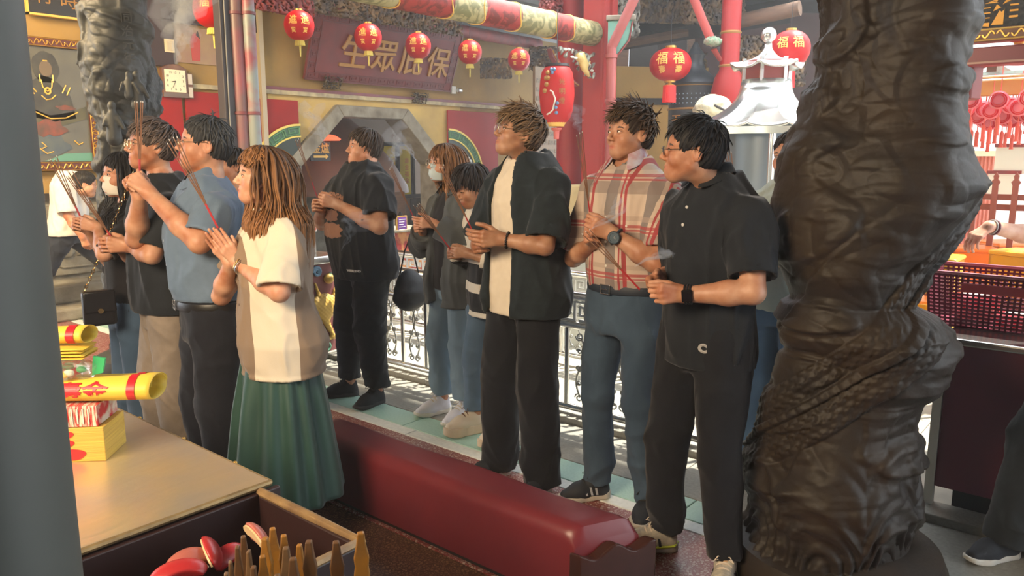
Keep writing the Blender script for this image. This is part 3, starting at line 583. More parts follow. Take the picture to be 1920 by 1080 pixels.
# ---------------------------------------------------------------- steel railings
def railing(X, y0, y1, lab, sc=1.0):
    t = thing('railing', lab, 'railing', (X, y0, 0)); L_ = y1-y0; zt = .71*sc+.035; zs = .54*sc+.035; st = M['steel']
    for z_, r_, nm in ((zt, .028, 'top_rail'), (zs, .024, 'middle_rail'), (.075, .020, 'bottom_rail')): mb = MB(); mb.bar((0, 0, z_), (0, L_, z_), r_, n=12); mb.build(nm, st, t, True)
    fm = mat('fret_steel', (.55, .56, .54), .35, .7); n = int(L_/.20); w_ = L_/n; first = None
    for i in range(n): # Greek key plates between the two upper rails
        if first is None:
            mb = MB(); h_ = zt-zs-.05; th = .006
            def b(a0, b0, a1, b1): mb.box((-th, a0*w_, zs+.025+b0*h_), (th, a1*w_, zs+.025+b1*h_))
            b(0, 0, .90, .10); b(0, 0, .08, 1); b(0, .90, .42, 1); b(.34, .30, .42, 1); b(.18, .30, .42, .40); b(.18, .30, .26, .70)
            b(.50, .90, 1.0, 1.0); b(.50, .25, .58, 1); b(.50, .25, .90, .35); b(.82, .25, .90, .75); b(.66, .65, .90, .75); b(.66, .48, .74, .75)
            first = mb.build('key_fret', fm, t); 
        else: o = first.copy(); COL.objects.link(o); o.parent = t; o.location = (0, i*w_, 0)
    m = max(2, int(L_/.235)); bp = L_/m; fb = None; fsv = None
    for i in range(m+1):
        if fb is None: mb = MB(); mb.bar((0, 0, .075), (0, 0, zs), .0145, n=10); fb = mb.build('baluster', st, t, True)
        else: o = fb.copy(); COL.objects.link(o); o.parent = t; o.location = (0, i*bp, 0)
    for i in range(m):
        if fsv is None:
            mb = MB(); cz = (zs+.075)/2; hh_ = (zs-.075)/2-.02
            for s_ in (1, -1): # mirrored S scrolls
                pts = [(0, bp/2+s_*(.020+.030*math.sin(v*math.pi*2)), cz-hh_*.78+v*hh_*1.56) for v in np.linspace(0, 1, 18)]; mb.tube(pts, (.0065), 6)
                for zc, rr_, dr in ((cz-hh_*.80, .028, 1), (cz+hh_*.80, .028, -1), (cz-.01, .022, 1), (cz-hh_*.40, .018, -1), (cz+hh_*.42, .018, 1)):
                    mb.tube([(0, bp/2+s_*(.030+rr_*(1-.75*v)*math.cos(v*9*dr)), zc+rr_*(1-.75*v)*math.sin(v*9*dr)) for v in np.linspace(0, 1, 14)], .0055, 6)
            fsv = mb.build('scroll', mat('scroll_steel', (.40, .41, .40), .35, .8), t, True); fsv['kind'] = 'stuff'
        else: o = fsv.copy(); COL.objects.link(o); o.parent = t; o.location = (0, i*bp, 0)
    return t
railing(3.58, .9, 4.72, 'near steel railing with key fret and scrolls behind the standing people')
railing(4.55, 1.2, 5.2, 'far steel railing seen through the near railing', .92)
# ---------------------------------------------------------------- dragon columns
COLM = mat('dark_bronze_stone', (.022, .019, .016), .55, noise=((.042, .029, .018), 3.5, .22), bump=(60, .35, .004), spec=.3)
COLG = mat('grey_dark_stone', (.028, .031, .031), .55, noise=((.060, .062, .060), 5, .25), bump=(60, .35, .004), spec=.4)
def dragon_column(name, lab, pos, R0, zt, m_, seed, z0=.12, h=.0, prof=None, coils=2.2, nt=420, nz=560, ph=0., amp=1.0, off=0.):
    t = thing(name, lab, 'column', (pos[0], pos[1], 0)); z = np.linspace(z0, zt, nz)[:, None]; th = np.linspace(0, 2*np.pi, nt, endpoint=False)[None, :]
    Zg = z+0*th; Tg = th+0*z; r = np.full(Zg.shape, R0)
    P = np.stack([np.cos(Tg)*R0, np.sin(Tg)*R0, Zg], -1).reshape(-1, 3)
    def nz_(s, sd): return wav(P, s, sd, 1.6).reshape(Zg.shape)
    # dragon body coiling round the shaft
    pitch = (zt-z0)/coils; u = (Tg+ph+.5*np.sin(Zg*2.3+seed))/(2*np.pi)-Zg/pitch; d = np.abs(u-np.round(u))*pitch*.9
    wd = .13+.025*np.sin(Zg*4); body = np.sqrt(np.clip(1-(d/wd)**2, 0, 1))
    arc = Tg*R0*1.3+Zg*.8; scal = np.abs(np.sin(arc*62+np.where(np.floor(d*48) % 2 > 0, 1.57, 0)))*np.abs(np.cos(d*75)); r = r+body*(.060*amp)+np.where(body > .2, scal*.006, 0)
    r = r+np.where(d < .016, .016, 0)*np.clip(body, 0, 1)
    # clouds and rocks: terraced lumps
    c1 = nz_(3.6, seed); r = r+np.clip(c1*1.5, 0, .6)*.05*amp*(1-body*.8); c2 = nz_(7.5, seed+1); r = r+(np.clip(c2, -.1, .35)+.1)*.03*amp*(1-body*.5)
    st = nz_(3., seed+2); r = r+.010*amp*np.abs(np.sin(st*7))**.5*(1-body)
    figs = nz_(11, seed+4); r = r+.016*amp*np.clip(figs*1.6, 0, .7)*(1-body); c3 = nz_(2.2, seed+7); r = r+.05*amp*np.clip(c3, -.5, .8); r = r+.02*amp*(np.tanh((c3-.12)*30)+1)/2+.018*amp*(np.tanh((c1-.25)*25)+1)/2
    # rolling waves at the foot
    wz = np.clip((z0+.55-Zg)/.4, 0, 1); arcs = np.abs(np.sin(Tg*3.5+.4*seed)); rr_ = np.sqrt((((Tg*3.5+.4*seed+np.pi/2) % np.pi-np.pi/2)*.16)**2+(Zg-z0)**2)
    r = r*(1-wz*.0)+wz*(.026+.009*np.sin(rr_*75+c2*3))*(amp+.3)+off
    if prof is not None: r = r+prof(Tg, Zg)
    V = np.stack([r*np.cos(Tg), r*np.sin(Tg), Zg], -1).reshape(-1, 3)
    i = np.arange(nz-1)[:, None]*nt; j = np.arange(nt)[None, :]; F = np.stack([i+j, i+(j+1) % nt, i+nt+(j+1) % nt, i+nt+j], -1).reshape(-1, 4)
    me = npmesh('shaft', V, F); o = link_mesh('shaft', me, t, m_)
    mb = MB(); mb.lathe([(R0*1.8, 0), (R0*1.88, .03), (R0*1.85, .08), (R0*1.75, .13), (R0*1.35, .16), (R0*1.22, .17), (R0*1.2, .22)], n=64); mb.build('plinth', m_, t, True)
    mb = MB()
    for k in range(9):
        a = k*2*math.pi/9; mb.tube([((R0*(1.76-.06*w_/3))*math.cos(a+.10*w_-.02*w_*w_), (R0*(1.76-.06*w_/3))*math.sin(a+.10*w_-.02*w_*w_), .085+.02*math.sin(w_*2)+.01*w_) for w_ in np.linspace(0, 3.2, 14)], .006, 6)
    tag(mb.build('wave_carving', m_, t, True), kind='stuff'); return t
PC = atd(1600, 560, 2.72); LS = [(0, 118), (100, 120), (200, 136), (300, 168), (400, 182), (500, 175), (560, 146), (615, 166), (660, 140), (720, 150), (800, 160), (900, 178), (1000, 160), (1080, 165)]; RS = [(0, 178), (50, 194), (90, 182), (130, 178), (240, 190), (300, 212), (340, 230), (400, 204), (450, 172), (500, 138), (560, 124), (580, 170), (605, 196), (650, 203), (700, 190), (730, 148), (800, 130), (880, 142), (930, 152), (1000, 138), (1080, 140)]
dh_ = math.hypot(PC[0], PC[1]); zpy = lambda py_: (lambda d: CAM_H+d[2]*dh_/math.hypot(d[0], d[1]))(ray(1600, py_)); zl_ = np.array([zpy(y) for y, _ in LS][::-1]); rl_ = np.array([v*(atd(1600, 540, 1)[2]*0+(np.array([PC[0], PC[1], zpy(y)])-C0)@Fv)/1440 for y, v in LS][::-1]); zr_ = np.array([zpy(y) for y, _ in RS][::-1]); rr0_ = np.array([v*((np.array([PC[0], PC[1], zpy(y)])-C0)@Fv)/1440 for y, v in RS][::-1])
pa = math.atan2(-Fv[1], -Fv[0]) # direction to the viewer
def bump_at(Tg, Zg, side, z, w_, h_, a): # lump on a side: +1 right, -1 left (as seen by the viewer)
    c_ = pa+side*1.45; d = (Tg-c_+np.pi) % (2*np.pi)-np.pi; return a*np.exp(-(d/w_)**2-((Zg-z)/h_)**2)
def prof_main(T, Z): # carved masses differ on the two flanks of the shaft
    w_ = .5+.5*np.sin(np.clip(((T-(pa+math.pi/2)+np.pi) % (2*np.pi)-np.pi), -np.pi, np.pi)*-1+math.pi/2); w_ = np.clip((w_-.2)/.6, 0, 1); w_ = w_*w_*(3-2*w_)
    return (np.interp(Z, zl_, rl_)*(1-w_)+np.interp(Z, zr_, rr0_)*w_)-.205
dragon_column('dragon_column', 'massive dark carved dragon column in the right foreground', PC, .205, 3.9, COLM, 3, prof=prof_main, coils=2.6, ph=.6, nt=560, nz=900, amp=.55, off=-.060)
PL = atd(231, 230, 5.3)
dragon_column('dragon_column', 'grey black carved dragon column standing before the gold framed painting', PL, .175, 3.9, COLG, 8, coils=2.4, ph=2.0, nt=360, nz=620, amp=.72, prof=lambda T, Z: -.035*np.clip((1.95-Z)/.4, 0, 1))
# small standing figures and inscription carved on the left column
lc = [o for o in bpy.data.objects if o.name == 'dragon_column.001'][0]
for (px_, py_, s_) in ((262, 155, 1.0), (212, 215, 1.1), (240, 150, .7)):
    q = atd(px_, py_, 5.05)-np.array([PL[0], PL[1], 0]); rr_ = np.hypot(q[0], q[1]); q[:2] *= .27/rr_
    f = uni([cone(q+(0, 0, .0), q+(0, 0, -.14*s_), .030*s_, .045*s_), ell(q+(0, 0, .05*s_), (.024*s_, .024*s_, .030*s_)), cone(q+(.02, -.03, -.02), q+(.04, -.06, -.09), .016*s_, .012*s_), cone(q+(-.03, .02, -.02), q+(-.06, -.0, -.07), .016*s_, .012*s_)], .015)
    V, F = mesh_sdf(f, q-.16*s_-.06, q+.12*s_+.05, .008); link_mesh('carved_figure', npmesh('carved_figure', V, F), lc, COLG)
dv = unit(-atd(240, 60, 5.1)+C0); dv[2] = 0; dv = unit(dv); rt = np.cross(Z_, dv)
text_on('同治元年', .075, lc, COLG, atd(240, 72, 5.02)-np.array([PL[0], PL[1], 0]), rt, Z_, .008, 'inscription', vertical=True)
# rounded stone beside the left column foot
q = onz(196, 690); t = thing('drum_stone', 'rounded dark stone at the foot of the left dragon column', 'stone', (q[0]+.1, q[1]-.4, 0)); V, F = mesh_sdf(uni([ell((0, 0, .22), (.20, .17, .14)), ell((.1, -.05, .12), (.24, .2, .13))], .08), (-.35, -.35, -.02), (.45, .35, .5), .012); V = V+vnormals(V, F)*(wav(V, 8, 4)*.012)[:, None]; link_mesh('stone', npmesh('stone', V, F), t, COLM)
# near grey column at the left edge
q = atd(-112, 500, .62); t = thing('grey_column', 'smooth grey painted round column cutting the left edge of the view', 'column', (q[0], q[1], 0)); mb = MB(); mb.lathe([(.085, 0), (.077, .03), (.077, 3.9)], n=64); mb.build('shaft', mat('grey_green_paint', (.085, .090, .078), .55, noise=((.065, .072, .062), 3, .3), bump=(5, .1, .01)), t, True); mb = MB(); mb.lathe([(.11, 0), (.11, .05), (.09, .07)], n=48); mb.build('base', M['stone'], t, True)
# ---------------------------------------------------------------- red kneeling bench
B0 = np.array([1.985, 1.385, 0]); t = thing('kneeling_bench', 'long low kneeling bench upholstered in dark red vinyl', 'bench', B0)
VN = mat('dark_red_vinyl', (.20, .028, .036), .36, noise=((.15, .022, .03), 3, .25), bump=(2.5, .10, .02), spec=.5)
w_, hgt, L_ = .225, .300, 1.57; sec = []
for (cx, cz, a0, a1, rr_) in ((.055, hgt-.055, 180, 90, .055), (w_-.045, hgt-.045, 90, 0, .045)):
    for i in range(7): a = math.radians(a0+(a1-a0)*i/6); sec.append((cx+rr_*math.cos(a), cz+rr_*math.sin(a)))
sec = [(0, .02), (0, .12)]+sec+[(w_, .12), (w_, .02)]; V = []; ns = 60
for j in range(ns+1):
    v = j/ns
    for k_, (x, z) in enumerate(sec):
        skew = -.52*x*(1-v)
        e = min(v, .0+1-v)*L_; rnd = .05; dz = 0
        if e < rnd: s_ = 1-math.sqrt(max(0, 1-((rnd-e)/rnd)**2)); dz = s_*.05*(z > .2)*((z-.2)/.1)
        pz = z-dz+.003*math.sin(v*14+x*9)*(z > .2); V.append((x, L_*v+skew, pz))
nk = len(sec); F = [(j*nk+k_, j*nk+k_+1, (j+1)*nk+k_+1, (j+1)*nk+k_) for j in range(ns) for k_ in range(nk-1)]+[tuple(range(nk)), tuple(range(ns*nk, (ns+1)*nk))[::-1]]
mb = MB(); mb.add(V, F); mb.build('cushion', VN, t, True)
def endboard(y0, sk, lab=None):
    n = 26; top = [(-.02+(w_+.045)*i/n, .215+.016*math.cos(i/n*4*math.pi+.4)+.012*(1-abs(2*i/n-1))) for i in range(n+1)]; mb = MB()
    pts = [(-.02, 0)]+[(w_+.025, 0)]+top[::-1]; m_ = len(pts); V = []
    for d_ in (0, -.045): V += [(x, y0-.52*sk*x+d_, z) for x, z in pts]
    mb.add(V, [tuple(range(m_)), tuple(range(m_, 2*m_))[::-1]]+[(i, (i+1) % m_, m_+(i+1) % m_, m_+i) for i in range(m_)]); return mb.build('end_board', mat('polished_dark_wood', (.06, .022, .016), .2, noise=((.03, .014, .012), 6, .25)), t, bevel=.007, seg=3)
endboard(-.002, 1); endboard(L_+.047, 0)
mb = MB(); mb.box((.01, .02, 0), (w_-.01, L_, .03)); mb.build('base', M['dkwood'], t)
# ---------------------------------------------------------------- altar table with steel top and bin of divination blocks
ZT = .85; t = thing('altar_table', 'altar table with scratched sheet-metal top in the left foreground', 'table', (.3, 1.42, 0))
MTOP = mat('brushed_brass_sheet', (.74, .62, .38), .30, .75, noise=((.56, .54, .50), 3.5, .18), bump=(14, .18, .01, (1, 3, 1)))
mb = MB(); mb.box((-.55, 0, ZT-.012), (.575, 1.75, ZT)); mb.build('metal_top', MTOP, t, bevel=.004)
mb = MB(); mb.bar((-.55, .0, ZT-.006), (.575, 0, ZT-.006), .007, n=8); mb.bar((.575, .0, ZT-.006), (.575, 1.75, ZT-.006), .006, n=8); mb.build('rolled_edge', mat('brass_edge', (.36, .26, .12), .55, .6, noise=((.20, .14, .07), 30, .2)), t, True)
mb = MB(); mb.box((-.52, .02, .30), (.555, 1.72, ZT-.012)); mb.build('apron', mat('dark_red_wood', (.045, .012, .010), .5, noise=((.025, .010, .008), 6, .3)), t)
for x_ in (-.5, .5):
    for y_ in (.05, 1.66): mb = MB(); mb.box((x_-.04, y_-.03, 0), (x_+.04, y_+.04, .30)); mb.build('leg', M['dkwood'], t, bevel=.006)
for i in range(7): mb = MB(); mb.ball((.579, .15+i*.24, ZT-.004), .006, 8, 5); mb.build('nail_head', M['gold'], t, True)
t = thing('block_bin', 'open dark wooden bin for divination blocks in front of the table', 'bin', (.05, 1.09, 0)); BW = mat('worn_dark_wood', (.022, .007, .007), .5, noise=((.020, .008, .008), 7, .25), bump=(20, .2, .004)); ED = mat('worn_edge', (.36, .24, .11), .5, .4, noise=((.18, .11, .06), 18, .25), bump=(60, .6, .004))
for nm, lo, hi, ang in (('back_board', (-.30, .315, .60), (.84, .33, ZT-.015), 0), ('right_board', (.785, -.0, .60), (.805, .315, ZT-.02), 0), ('front_board', (-.30, -.02, .60), (.805, .0, ZT-.02), 0), ('floor_board', (-.30, -.0, .60), (.785, .315, .62), 0)):
    mb = MB(); mb.box(lo, hi); mb.build(nm, BW, t, bevel=.003)
mb = MB(); mb.tube([(.795, .325, ZT-.016), (.795, .15, ZT-.015), (.797, -.012, ZT-.017), (.6, -.012, ZT-.018), (.2, -.012, ZT-.018)], .010, 8); mb.build('metal_edging', ED, t, True)
mb = MB(); mb.box((-.30, -.02, 0), (.805, .33, .60)); mb.build('stand', BW, t)
RB = mat('red_lacquer_block', (.42, .025, .03), .35, noise=((.28, .02, .02), 9, .25)); RB2 = mat('pale_red_block', (.42, .13, .10), .4, noise=((.30, .07, .05), 9, .25)); CRM = mat('block_edge', (.62, .46, .26), .5)
def moon_block(px_, py_, D, lab, m_, rz, rx, s_=1.0):
    s_ *= .66
    q = atd(px_, py_, D); o = thing('divination_block', lab, 'divination block', q, rz, 'divination blocks in the bin'); o.rotation_euler = (rx, 0, rz)
    def f(P):
        x, y, z = P.T; a = (x/ (.075*s_))**2+((y)/(.050*s_))**2+(np.maximum(z, 0)/(.034*s_))**2; b = (x/(.08*s_))**2+((y+.055*s_)/(.030*s_))**2
        return np.maximum(np.maximum((np.sqrt(a)-1)*.03, -z), (1-np.sqrt(b))*.03)*s_
    V, F = mesh_sdf(f, (-.1*s_, -.06*s_, -.01), (.1*s_, .06*s_, .04*s_), .003, margin=3); link_mesh('block', npmesh('block', relax(V, F, 1), F), o, m_)
    mb = MB(); mb.prism([(.078*s_*math.cos(a), .040*s_*math.sin(a)) for a in np.linspace(.05, math.pi-.05, 16)]+[(.055*s_*math.cos(a), -.012*s_+.012*s_*math.sin(a)) for a in np.linspace(math.pi-.2, .2, 10)], -.003, .0005); mb.build('flat_face', CRM, o)
moon_block(352, 1060, 1.42, 'pinkish worn divination block lying at the left of the bin', RB2, .3, .5); moon_block(392, 1040, 1.46, 'bright red divination block standing on edge', RB, 1.2, 1.2); moon_block(430, 1045, 1.50, 'small dark red divination block behind the wooden lots', RB, .2, .9, .8)
moon_block(478, 1010, 1.44, 'pink divination block leaning upright behind the lots', RB2, 1.4, 1.3, .9); moon_block(335, 1078, 1.36, 'red divination block at the bottom edge of the bin', RB, -.3, .2)
# oracle lots
LM = mat('lot_wood', (.15, .065, .013), .45, noise=((.10, .055, .03), 12, .2), bump=(40, .4, .004)); LM2 = mat('lot_wood_bright', (.42, .18, .012), .4, noise=((.20, .10, .03), 12, .2), bump=(40, .4, .004)); LM3 = mat('lot_wood_dark', (.040, .023, .014), .5, noise=((.16, .09, .04), 12, .15), bump=(40, .4, .004))
lots = [(445, 1012, 1.02, 0, 18), (432, 1040, 1.0, 2, 16), (456, 993, 1.12, 0, 20), (466, 1020, 1.0, 2, 16), (475, 1050, .98, 0, 20), (492, 1030, 1.04, 1, 24), (497, 996, 1.06, 1, 26), (511, 978, 1.10, 1, 24), (532, 991, 1.08, 1, 24), (536, 1014, 1.0, 2, 26), (549, 1034, .98, 0, 28), (561, 1009, 1.08, 1, 22), (579, 1002, 1.02, 0, 28), (604, 1072, .95, 2, 24), (630, 1003, 1.06, 0, 28), (676, 986, 1.04, 1, 30), (520, 1066, .93, 2, 24), (424, 1062, .96, 2, 18)]
order_ = {v: n for n, v in enumerate(sorted(range(len(lots)), key=lambda n: lots[n][0]))}; ORD = 'first second third fourth fifth sixth seventh eighth ninth tenth eleventh twelfth thirteenth fourteenth fifteenth sixteenth seventeenth eighteenth'.split()
for i, (px_, py_, D, k_, wp) in enumerate(lots):
    q = atd(px_, py_, D); w2_ = wp*D/1440/2; H_ = .31; q = atd(px_, py_+12, D); o = thing('oracle_lot', ('brown', 'bright amber', 'dark brown')[k_]+' wooden oracle lot, '+ORD[order_[i]]+' from the left in the foreground bundle', 'oracle lot', (q[0], q[1], q[2]-H_), math.radians(-40+rng.uniform(-14, 14)), 'oracle lots in the foreground')
    mb = MB(); pr_ = [(-w2_*.86, 0), (w2_*.86, 0), (w2_*.9, H_*.70), (w2_*1.0, H_*.73), (w2_*.82, H_*.76), (w2_*1.0, H_*.80), (w2_*.84, H_*.84), (w2_*.96, H_*.88), (w2_*.62, H_*.94), (w2_*.42, H_), (-w2_*.42, H_), (-w2_*.62, H_*.94), (-w2_*.96, H_*.88), (-w2_*.84, H_*.84), (-w2_*1.0, H_*.80), (-w2_*.82, H_*.76), (-w2_*1.0, H_*.73), (-w2_*.9, H_*.70)]
    mb.prism(pr_, -.0045, .0045, 'y'); mb.build('slat', (LM, LM2, LM3)[k_], o, bevel=.0018)
q = atd(545, 1180, 1.02); t = thing('lot_holder', 'round tin holder of the oracle lots below the frame', 'holder', (q[0], q[1], .52)); mb = MB(); mb.lathe([(.12, 0), (.12, .30), (.113, .30), (.113, .006), (.0001, .006)], n=32, cap=False); mb.lathe([(.0001, 0), (.12, 0)], n=32, cap=False); mb.build('tin', M['maroon'], t, True); mb = MB(); mb.lathe([(.123, .285), (.123, .30), (.11, .30)], n=32, cap=False); mb.build('rim', M['gold'], t, True)
t2 = thing('low_stand', 'small dark stand under the holder of oracle lots', 'stand', (q[0], q[1], 0)); mb = MB(); mb.box((-.15, -.15, .48), (.15, .15, .519)); mb.build('shelf', BW, t2, bevel=.004)
for sx_ in (-1, 1):
    for sy_ in (-1, 1): mb = MB(); mb.box((sx_*.13-.015, sy_*.13-.015, 0), (sx_*.13+.015, sy_*.13+.015, .48)); mb.build('leg', BW, t2)
# ---------------------------------------------------------------- joss paper and candy on the table
YP = mat('yellow_joss_paper', (.72, .50, .05), .55, noise=((.62, .42, .05), 6, .3)); YE = mat('paper_edges', (.62, .42, .07), .6, noise=((.42, .27, .05), 4, .3, (1, 1, 40)), bump=(6, .5, .004, (1, 1, 60))); RI = mat('red_print_ink', (.50, .01, .02), .45)
fx = unit([Rv[0], Rv[1], 0]); fy = unit([Fv[0], Fv[1], 0]); rzv = math.atan2(fx[1], fx[0])+.10
def on_table(px_, py_): return onz(px_, py_, ZT)
q = on_table(152, 866); zc = ZT
t = thing('joss_paper_stack', 'thick square block of yellow joss paper sheets on the metal table', 'joss paper', (q[0], q[1], zc), rzv)
mb = MB(); mb.box((-.065, 0, 0), (.056, .12, .082)); mb.build('sheets', YE, t, bevel=.002)
for k_, (x_, z_, r_) in enumerate(((-.018, .018, .022), (-.03, .045, .014), (-.03, .066, .014))): mb = MB(); mb.prism([(x_+r_*1.4*math.cos(a)*(1+.1*math.sin(3*a)), z_+r_*.62*math.sin(a)) for a in np.linspace(0, 6.28, 18)[:-1]], -.0015, .0, 'y'); mb.build('stamp', RI, t)
t = thing('joss_paper_pack', 'pack of red and white printed joss paper on top of the yellow block', 'joss paper', (q[0], q[1], zc+.083), rzv)
mb = MB(); mb.box((-.07, .002, 0), (.044, .115, .050)); mb.build('sheets', mat('striped_pack_edge', (.50, .03, .035), .5, noise=((.62, .55, .45), 30, .08, (8, 1, 1))), t, bevel=.002)
for k_ in range(8): mb = MB(); mb.box((-.06+.012*k_, -.0005, .008), (-.057+.012*k_, .001, .044)); mb.build('white_print', mat('white_ink', (.65, .6, .52), .6), t)
def roll(nm, lab, c, rz, L_, r0, r1, sq=.62, flap=True, chars='壽金'):
    t = thing(nm, lab, 'joss paper roll', c, rz, 'yellow joss paper rolls'); V = []; n, m_ = 28, 14
    for j in range(m_+1):
        v = j/m_; rr_ = r0+(r1-r0)*v
        for i in range(n): a = 2*math.pi*i/n; V.append((-L_/2+L_*v+.006*math.cos(a)*(v > .95), rr_*math.cos(a), r1*sq+rr_*sq*math.sin(a)*(1+.06*math.sin(3*a+v*3))))
    F = [(j*n+i, j*n+(i+1) % n, (j+1)*n+(i+1) % n, (j+1)*n+i) for j in range(m_) for i in range(n)]; mb = MB(); mb.add(V, F); o = mb.build('paper', YP, t, True); s_ = o.modifiers.new('s', 'SOLIDIFY'); s_.thickness = .0012
    def cur(x, y): # wrap lettering on the roll: x along, y around
        v = (x+L_/2)/L_; rr_ = r0+(r1-r0)*v+.0012; a = math.pi*1.22-y/rr_; a = -math.pi*.62+y/rr_*1.0; a = -a-math.pi*.0
        a = math.pi*.86-y/rr_
        p_ = np.array([x, rr_*math.cos(a), r1*sq+rr_*sq*math.sin(a)*(1+.06*math.sin(3*a+v*3))]); n_ = unit([0, math.cos(a), math.sin(a)/sq]); return p_, n_
    for k_, ch in enumerate(chars): text_on(ch, .060, t, RI, (0, 0, 0), X_, Z_, .0008, 'printed_character', bold=.0012, curve=lambda x, y, k_=k_: cur(x-L_*.28+k_*.058, y-.012))
    mb = MB(); V = []; n2 = 22; sx0 = L_*.26
    for j in range(2):
        for i in range(n2+1): p_, n_ = cur(sx0+j*.018, -.055+.13*i/n2); V.append(p_+n_*.0006)
    mb.add(V, [(i, i+1, n2+2+i, n2+1+i) for i in range(n2)]); mb.build('red_band', RI, t, True); return t
roll('joss_paper_roll', 'large printed yellow joss paper roll pointing right over the packs', (q[0]+fx[0]*.045+fy[0]*.05, q[1]+fx[1]*.045+fy[1]*.05, zc+.134), rzv+.02, .235, .040, .046)
roll('joss_paper_roll', 'second yellow joss paper roll just behind the large printed roll', (q[0]+fx[0]*.035+fy[0]*.125, q[1]+fx[1]*.035+fy[1]*.125, zc+.134), rzv-.05, .20, .03, .033)
# candy bag
t = thing('candy_bag', 'clear plastic bag of wrapped sweets lying on the joss paper', 'sweets bag', (q[0]-fx[0]*.03+fy[0]*.05, q[1]-fx[1]*.03+fy[1]*.05, zc+.182), rzv)
V, F = mesh_sdf(uni([ell((-.015, .0, .024), (.060, .042, .026)), cone((.03, 0, .02), (.055, 0, .035), .022, .006)], .02), (-.1, -.07, -.01), (.09, .07, .08), .004); V = V+vnormals(V, F)*(wav(V, 60, 3)*.0025)[:, None]; link_mesh('wrapper', npmesh('wrapper', V, F), t, mat('clear_film', (.9, .95, .92), .12, trans=.9, alpha=.45))
for k_ in range(14):
    c_ = rng.uniform((-.055, -.028, .008), (.025, .028, .036)); cc_ = [(.6, .05, .04), (.75, .5, .1), (.55, .22, .05), (.1, .4, .18), (.7, .66, .55)][k_ % 5]
    mb = MB(); mb.ball(c_, (.012, .009, .008), 8, 6); mb.build('sweet', mat('sweet_wrap', cc_, .3), t, True)
mb = MB(); mb.prism([(.045, .010), (.070, .016), (.078, .050), (.052, .056)], -.004, .004, 'y'); mb.build('label', mat('green_label', (.03, .36, .14), .4), t)
roll('joss_paper_roll', 'topmost yellow joss paper roll with red band above the sweets', (q[0]-fx[0]*.075+fy[0]*.06, q[1]-fx[1]*.075+fy[1]*.06, zc+.268), rzv, .17, .030, .032, chars='金')
t = thing('joss_paper_fold', 'folded yellow joss papers between the sweets and the top roll', 'joss paper', (q[0]-fx[0]*.07+fy[0]*.06, q[1]-fx[1]*.07+fy[1]*.06, zc+.236), rzv)
for k_ in range(4): mb = MB(); mb.prism([(-.09, .001+k_*.007), (.075+.005*(k_ % 2), k_*.0075), (.080-.008*k_, k_*.0075+.0035), (-.09, k_*.007+.004)], -.04, .04, 'y'); mb.build('folded_sheet', YP, t)
# ---------------------------------------------------------------- people
def head_sdf(o=None):
    o = o or {}; jw = o.get('jaw', 1.0); fat = o.get('fat', 0.0); nz = o.get('nose', 1.0); W = 1+fat*.1
    A = uni_k([
        (ell((-.014, 0, .034), (.096, .076, .086)), 0),
        (ell((.028, 0, -.024), (.058, .056*W, .075)), .03),
        (cone((.069, .0, -.080), (.060, 0, -.086), .0180+.004*fat), .03),
        (cone((.008, .049*jw*W, -.046), (.056, .018*jw, -.081), .0165+.006*fat), .025),
        (cone((.008, -.049*jw*W, -.046), (.056, -.018*jw, -.081), .0165+.006*fat), .025),
        (ell((.050, .036, -.026), (.030, .027+.005*fat, .028)), .02),
        (ell((.050, -.036, -.026), (.030, .027+.005*fat, .028)), .02),
        (cone((.068, .012, .030), (.058, .048, .026), .012), .014),
        (cone((.068, -.012, .030), (.058, -.048, .026), .012), .014),
        (ell((.059, 0, -.056), (.029, .028, .026)), .02),
    ])
    A = sub(A, ell((.098, .032, .008), (.022, .019, .012)), .014)
    A = sub(A, ell((.098, -.032, .008), (.022, .019, .012)), .014)
    F = uni_k([(A, 0),
        (cone((.080, 0, .014), (.1045*nz, 0, -.021), .0062, .0092), .009),
        (ell((.091, .011, -.027), (.012, .0085, .0075)), .006),
        (ell((.091, -.011, -.027), (.012, .0085, .0075)), .006),
        (ell((.072, .031, .0055), (.0155, .0155, .0125)), .004),
        (ell((.072, -.031, .0055), (.0155, .0155, .0125)), .004),
        (ell((.0835, 0, -.0525), (.0080, .021, .0050)), .006),
        (ell((.0820, 0, -.0635), (.0090, .017, .0060)), .006),
        (ell((-.010, .074, -.004), (.017, .0065, .030), rot_axes(math.radians(-20), 0, 0)), .006),
        (ell((-.010, -.074, -.004), (.017, .0065, .030), rot_axes(math.radians(20), 0, 0)), .006),
    ])
    for s_ in (1, -1):
        F = sub(F, ell((.088, .031*s_, .0045), (.012, .0132, .0026+o.get('eye', 0)), rot_axes(0, 0, .09*s_)), .001)
        F = sub(F, ell((-.004, .083*s_, -.004), (.009, .008, .018)), .003)
    F = sub(F, ell((.097, 0, -.0578), (.010, .022, .0016)), .003)
    return F
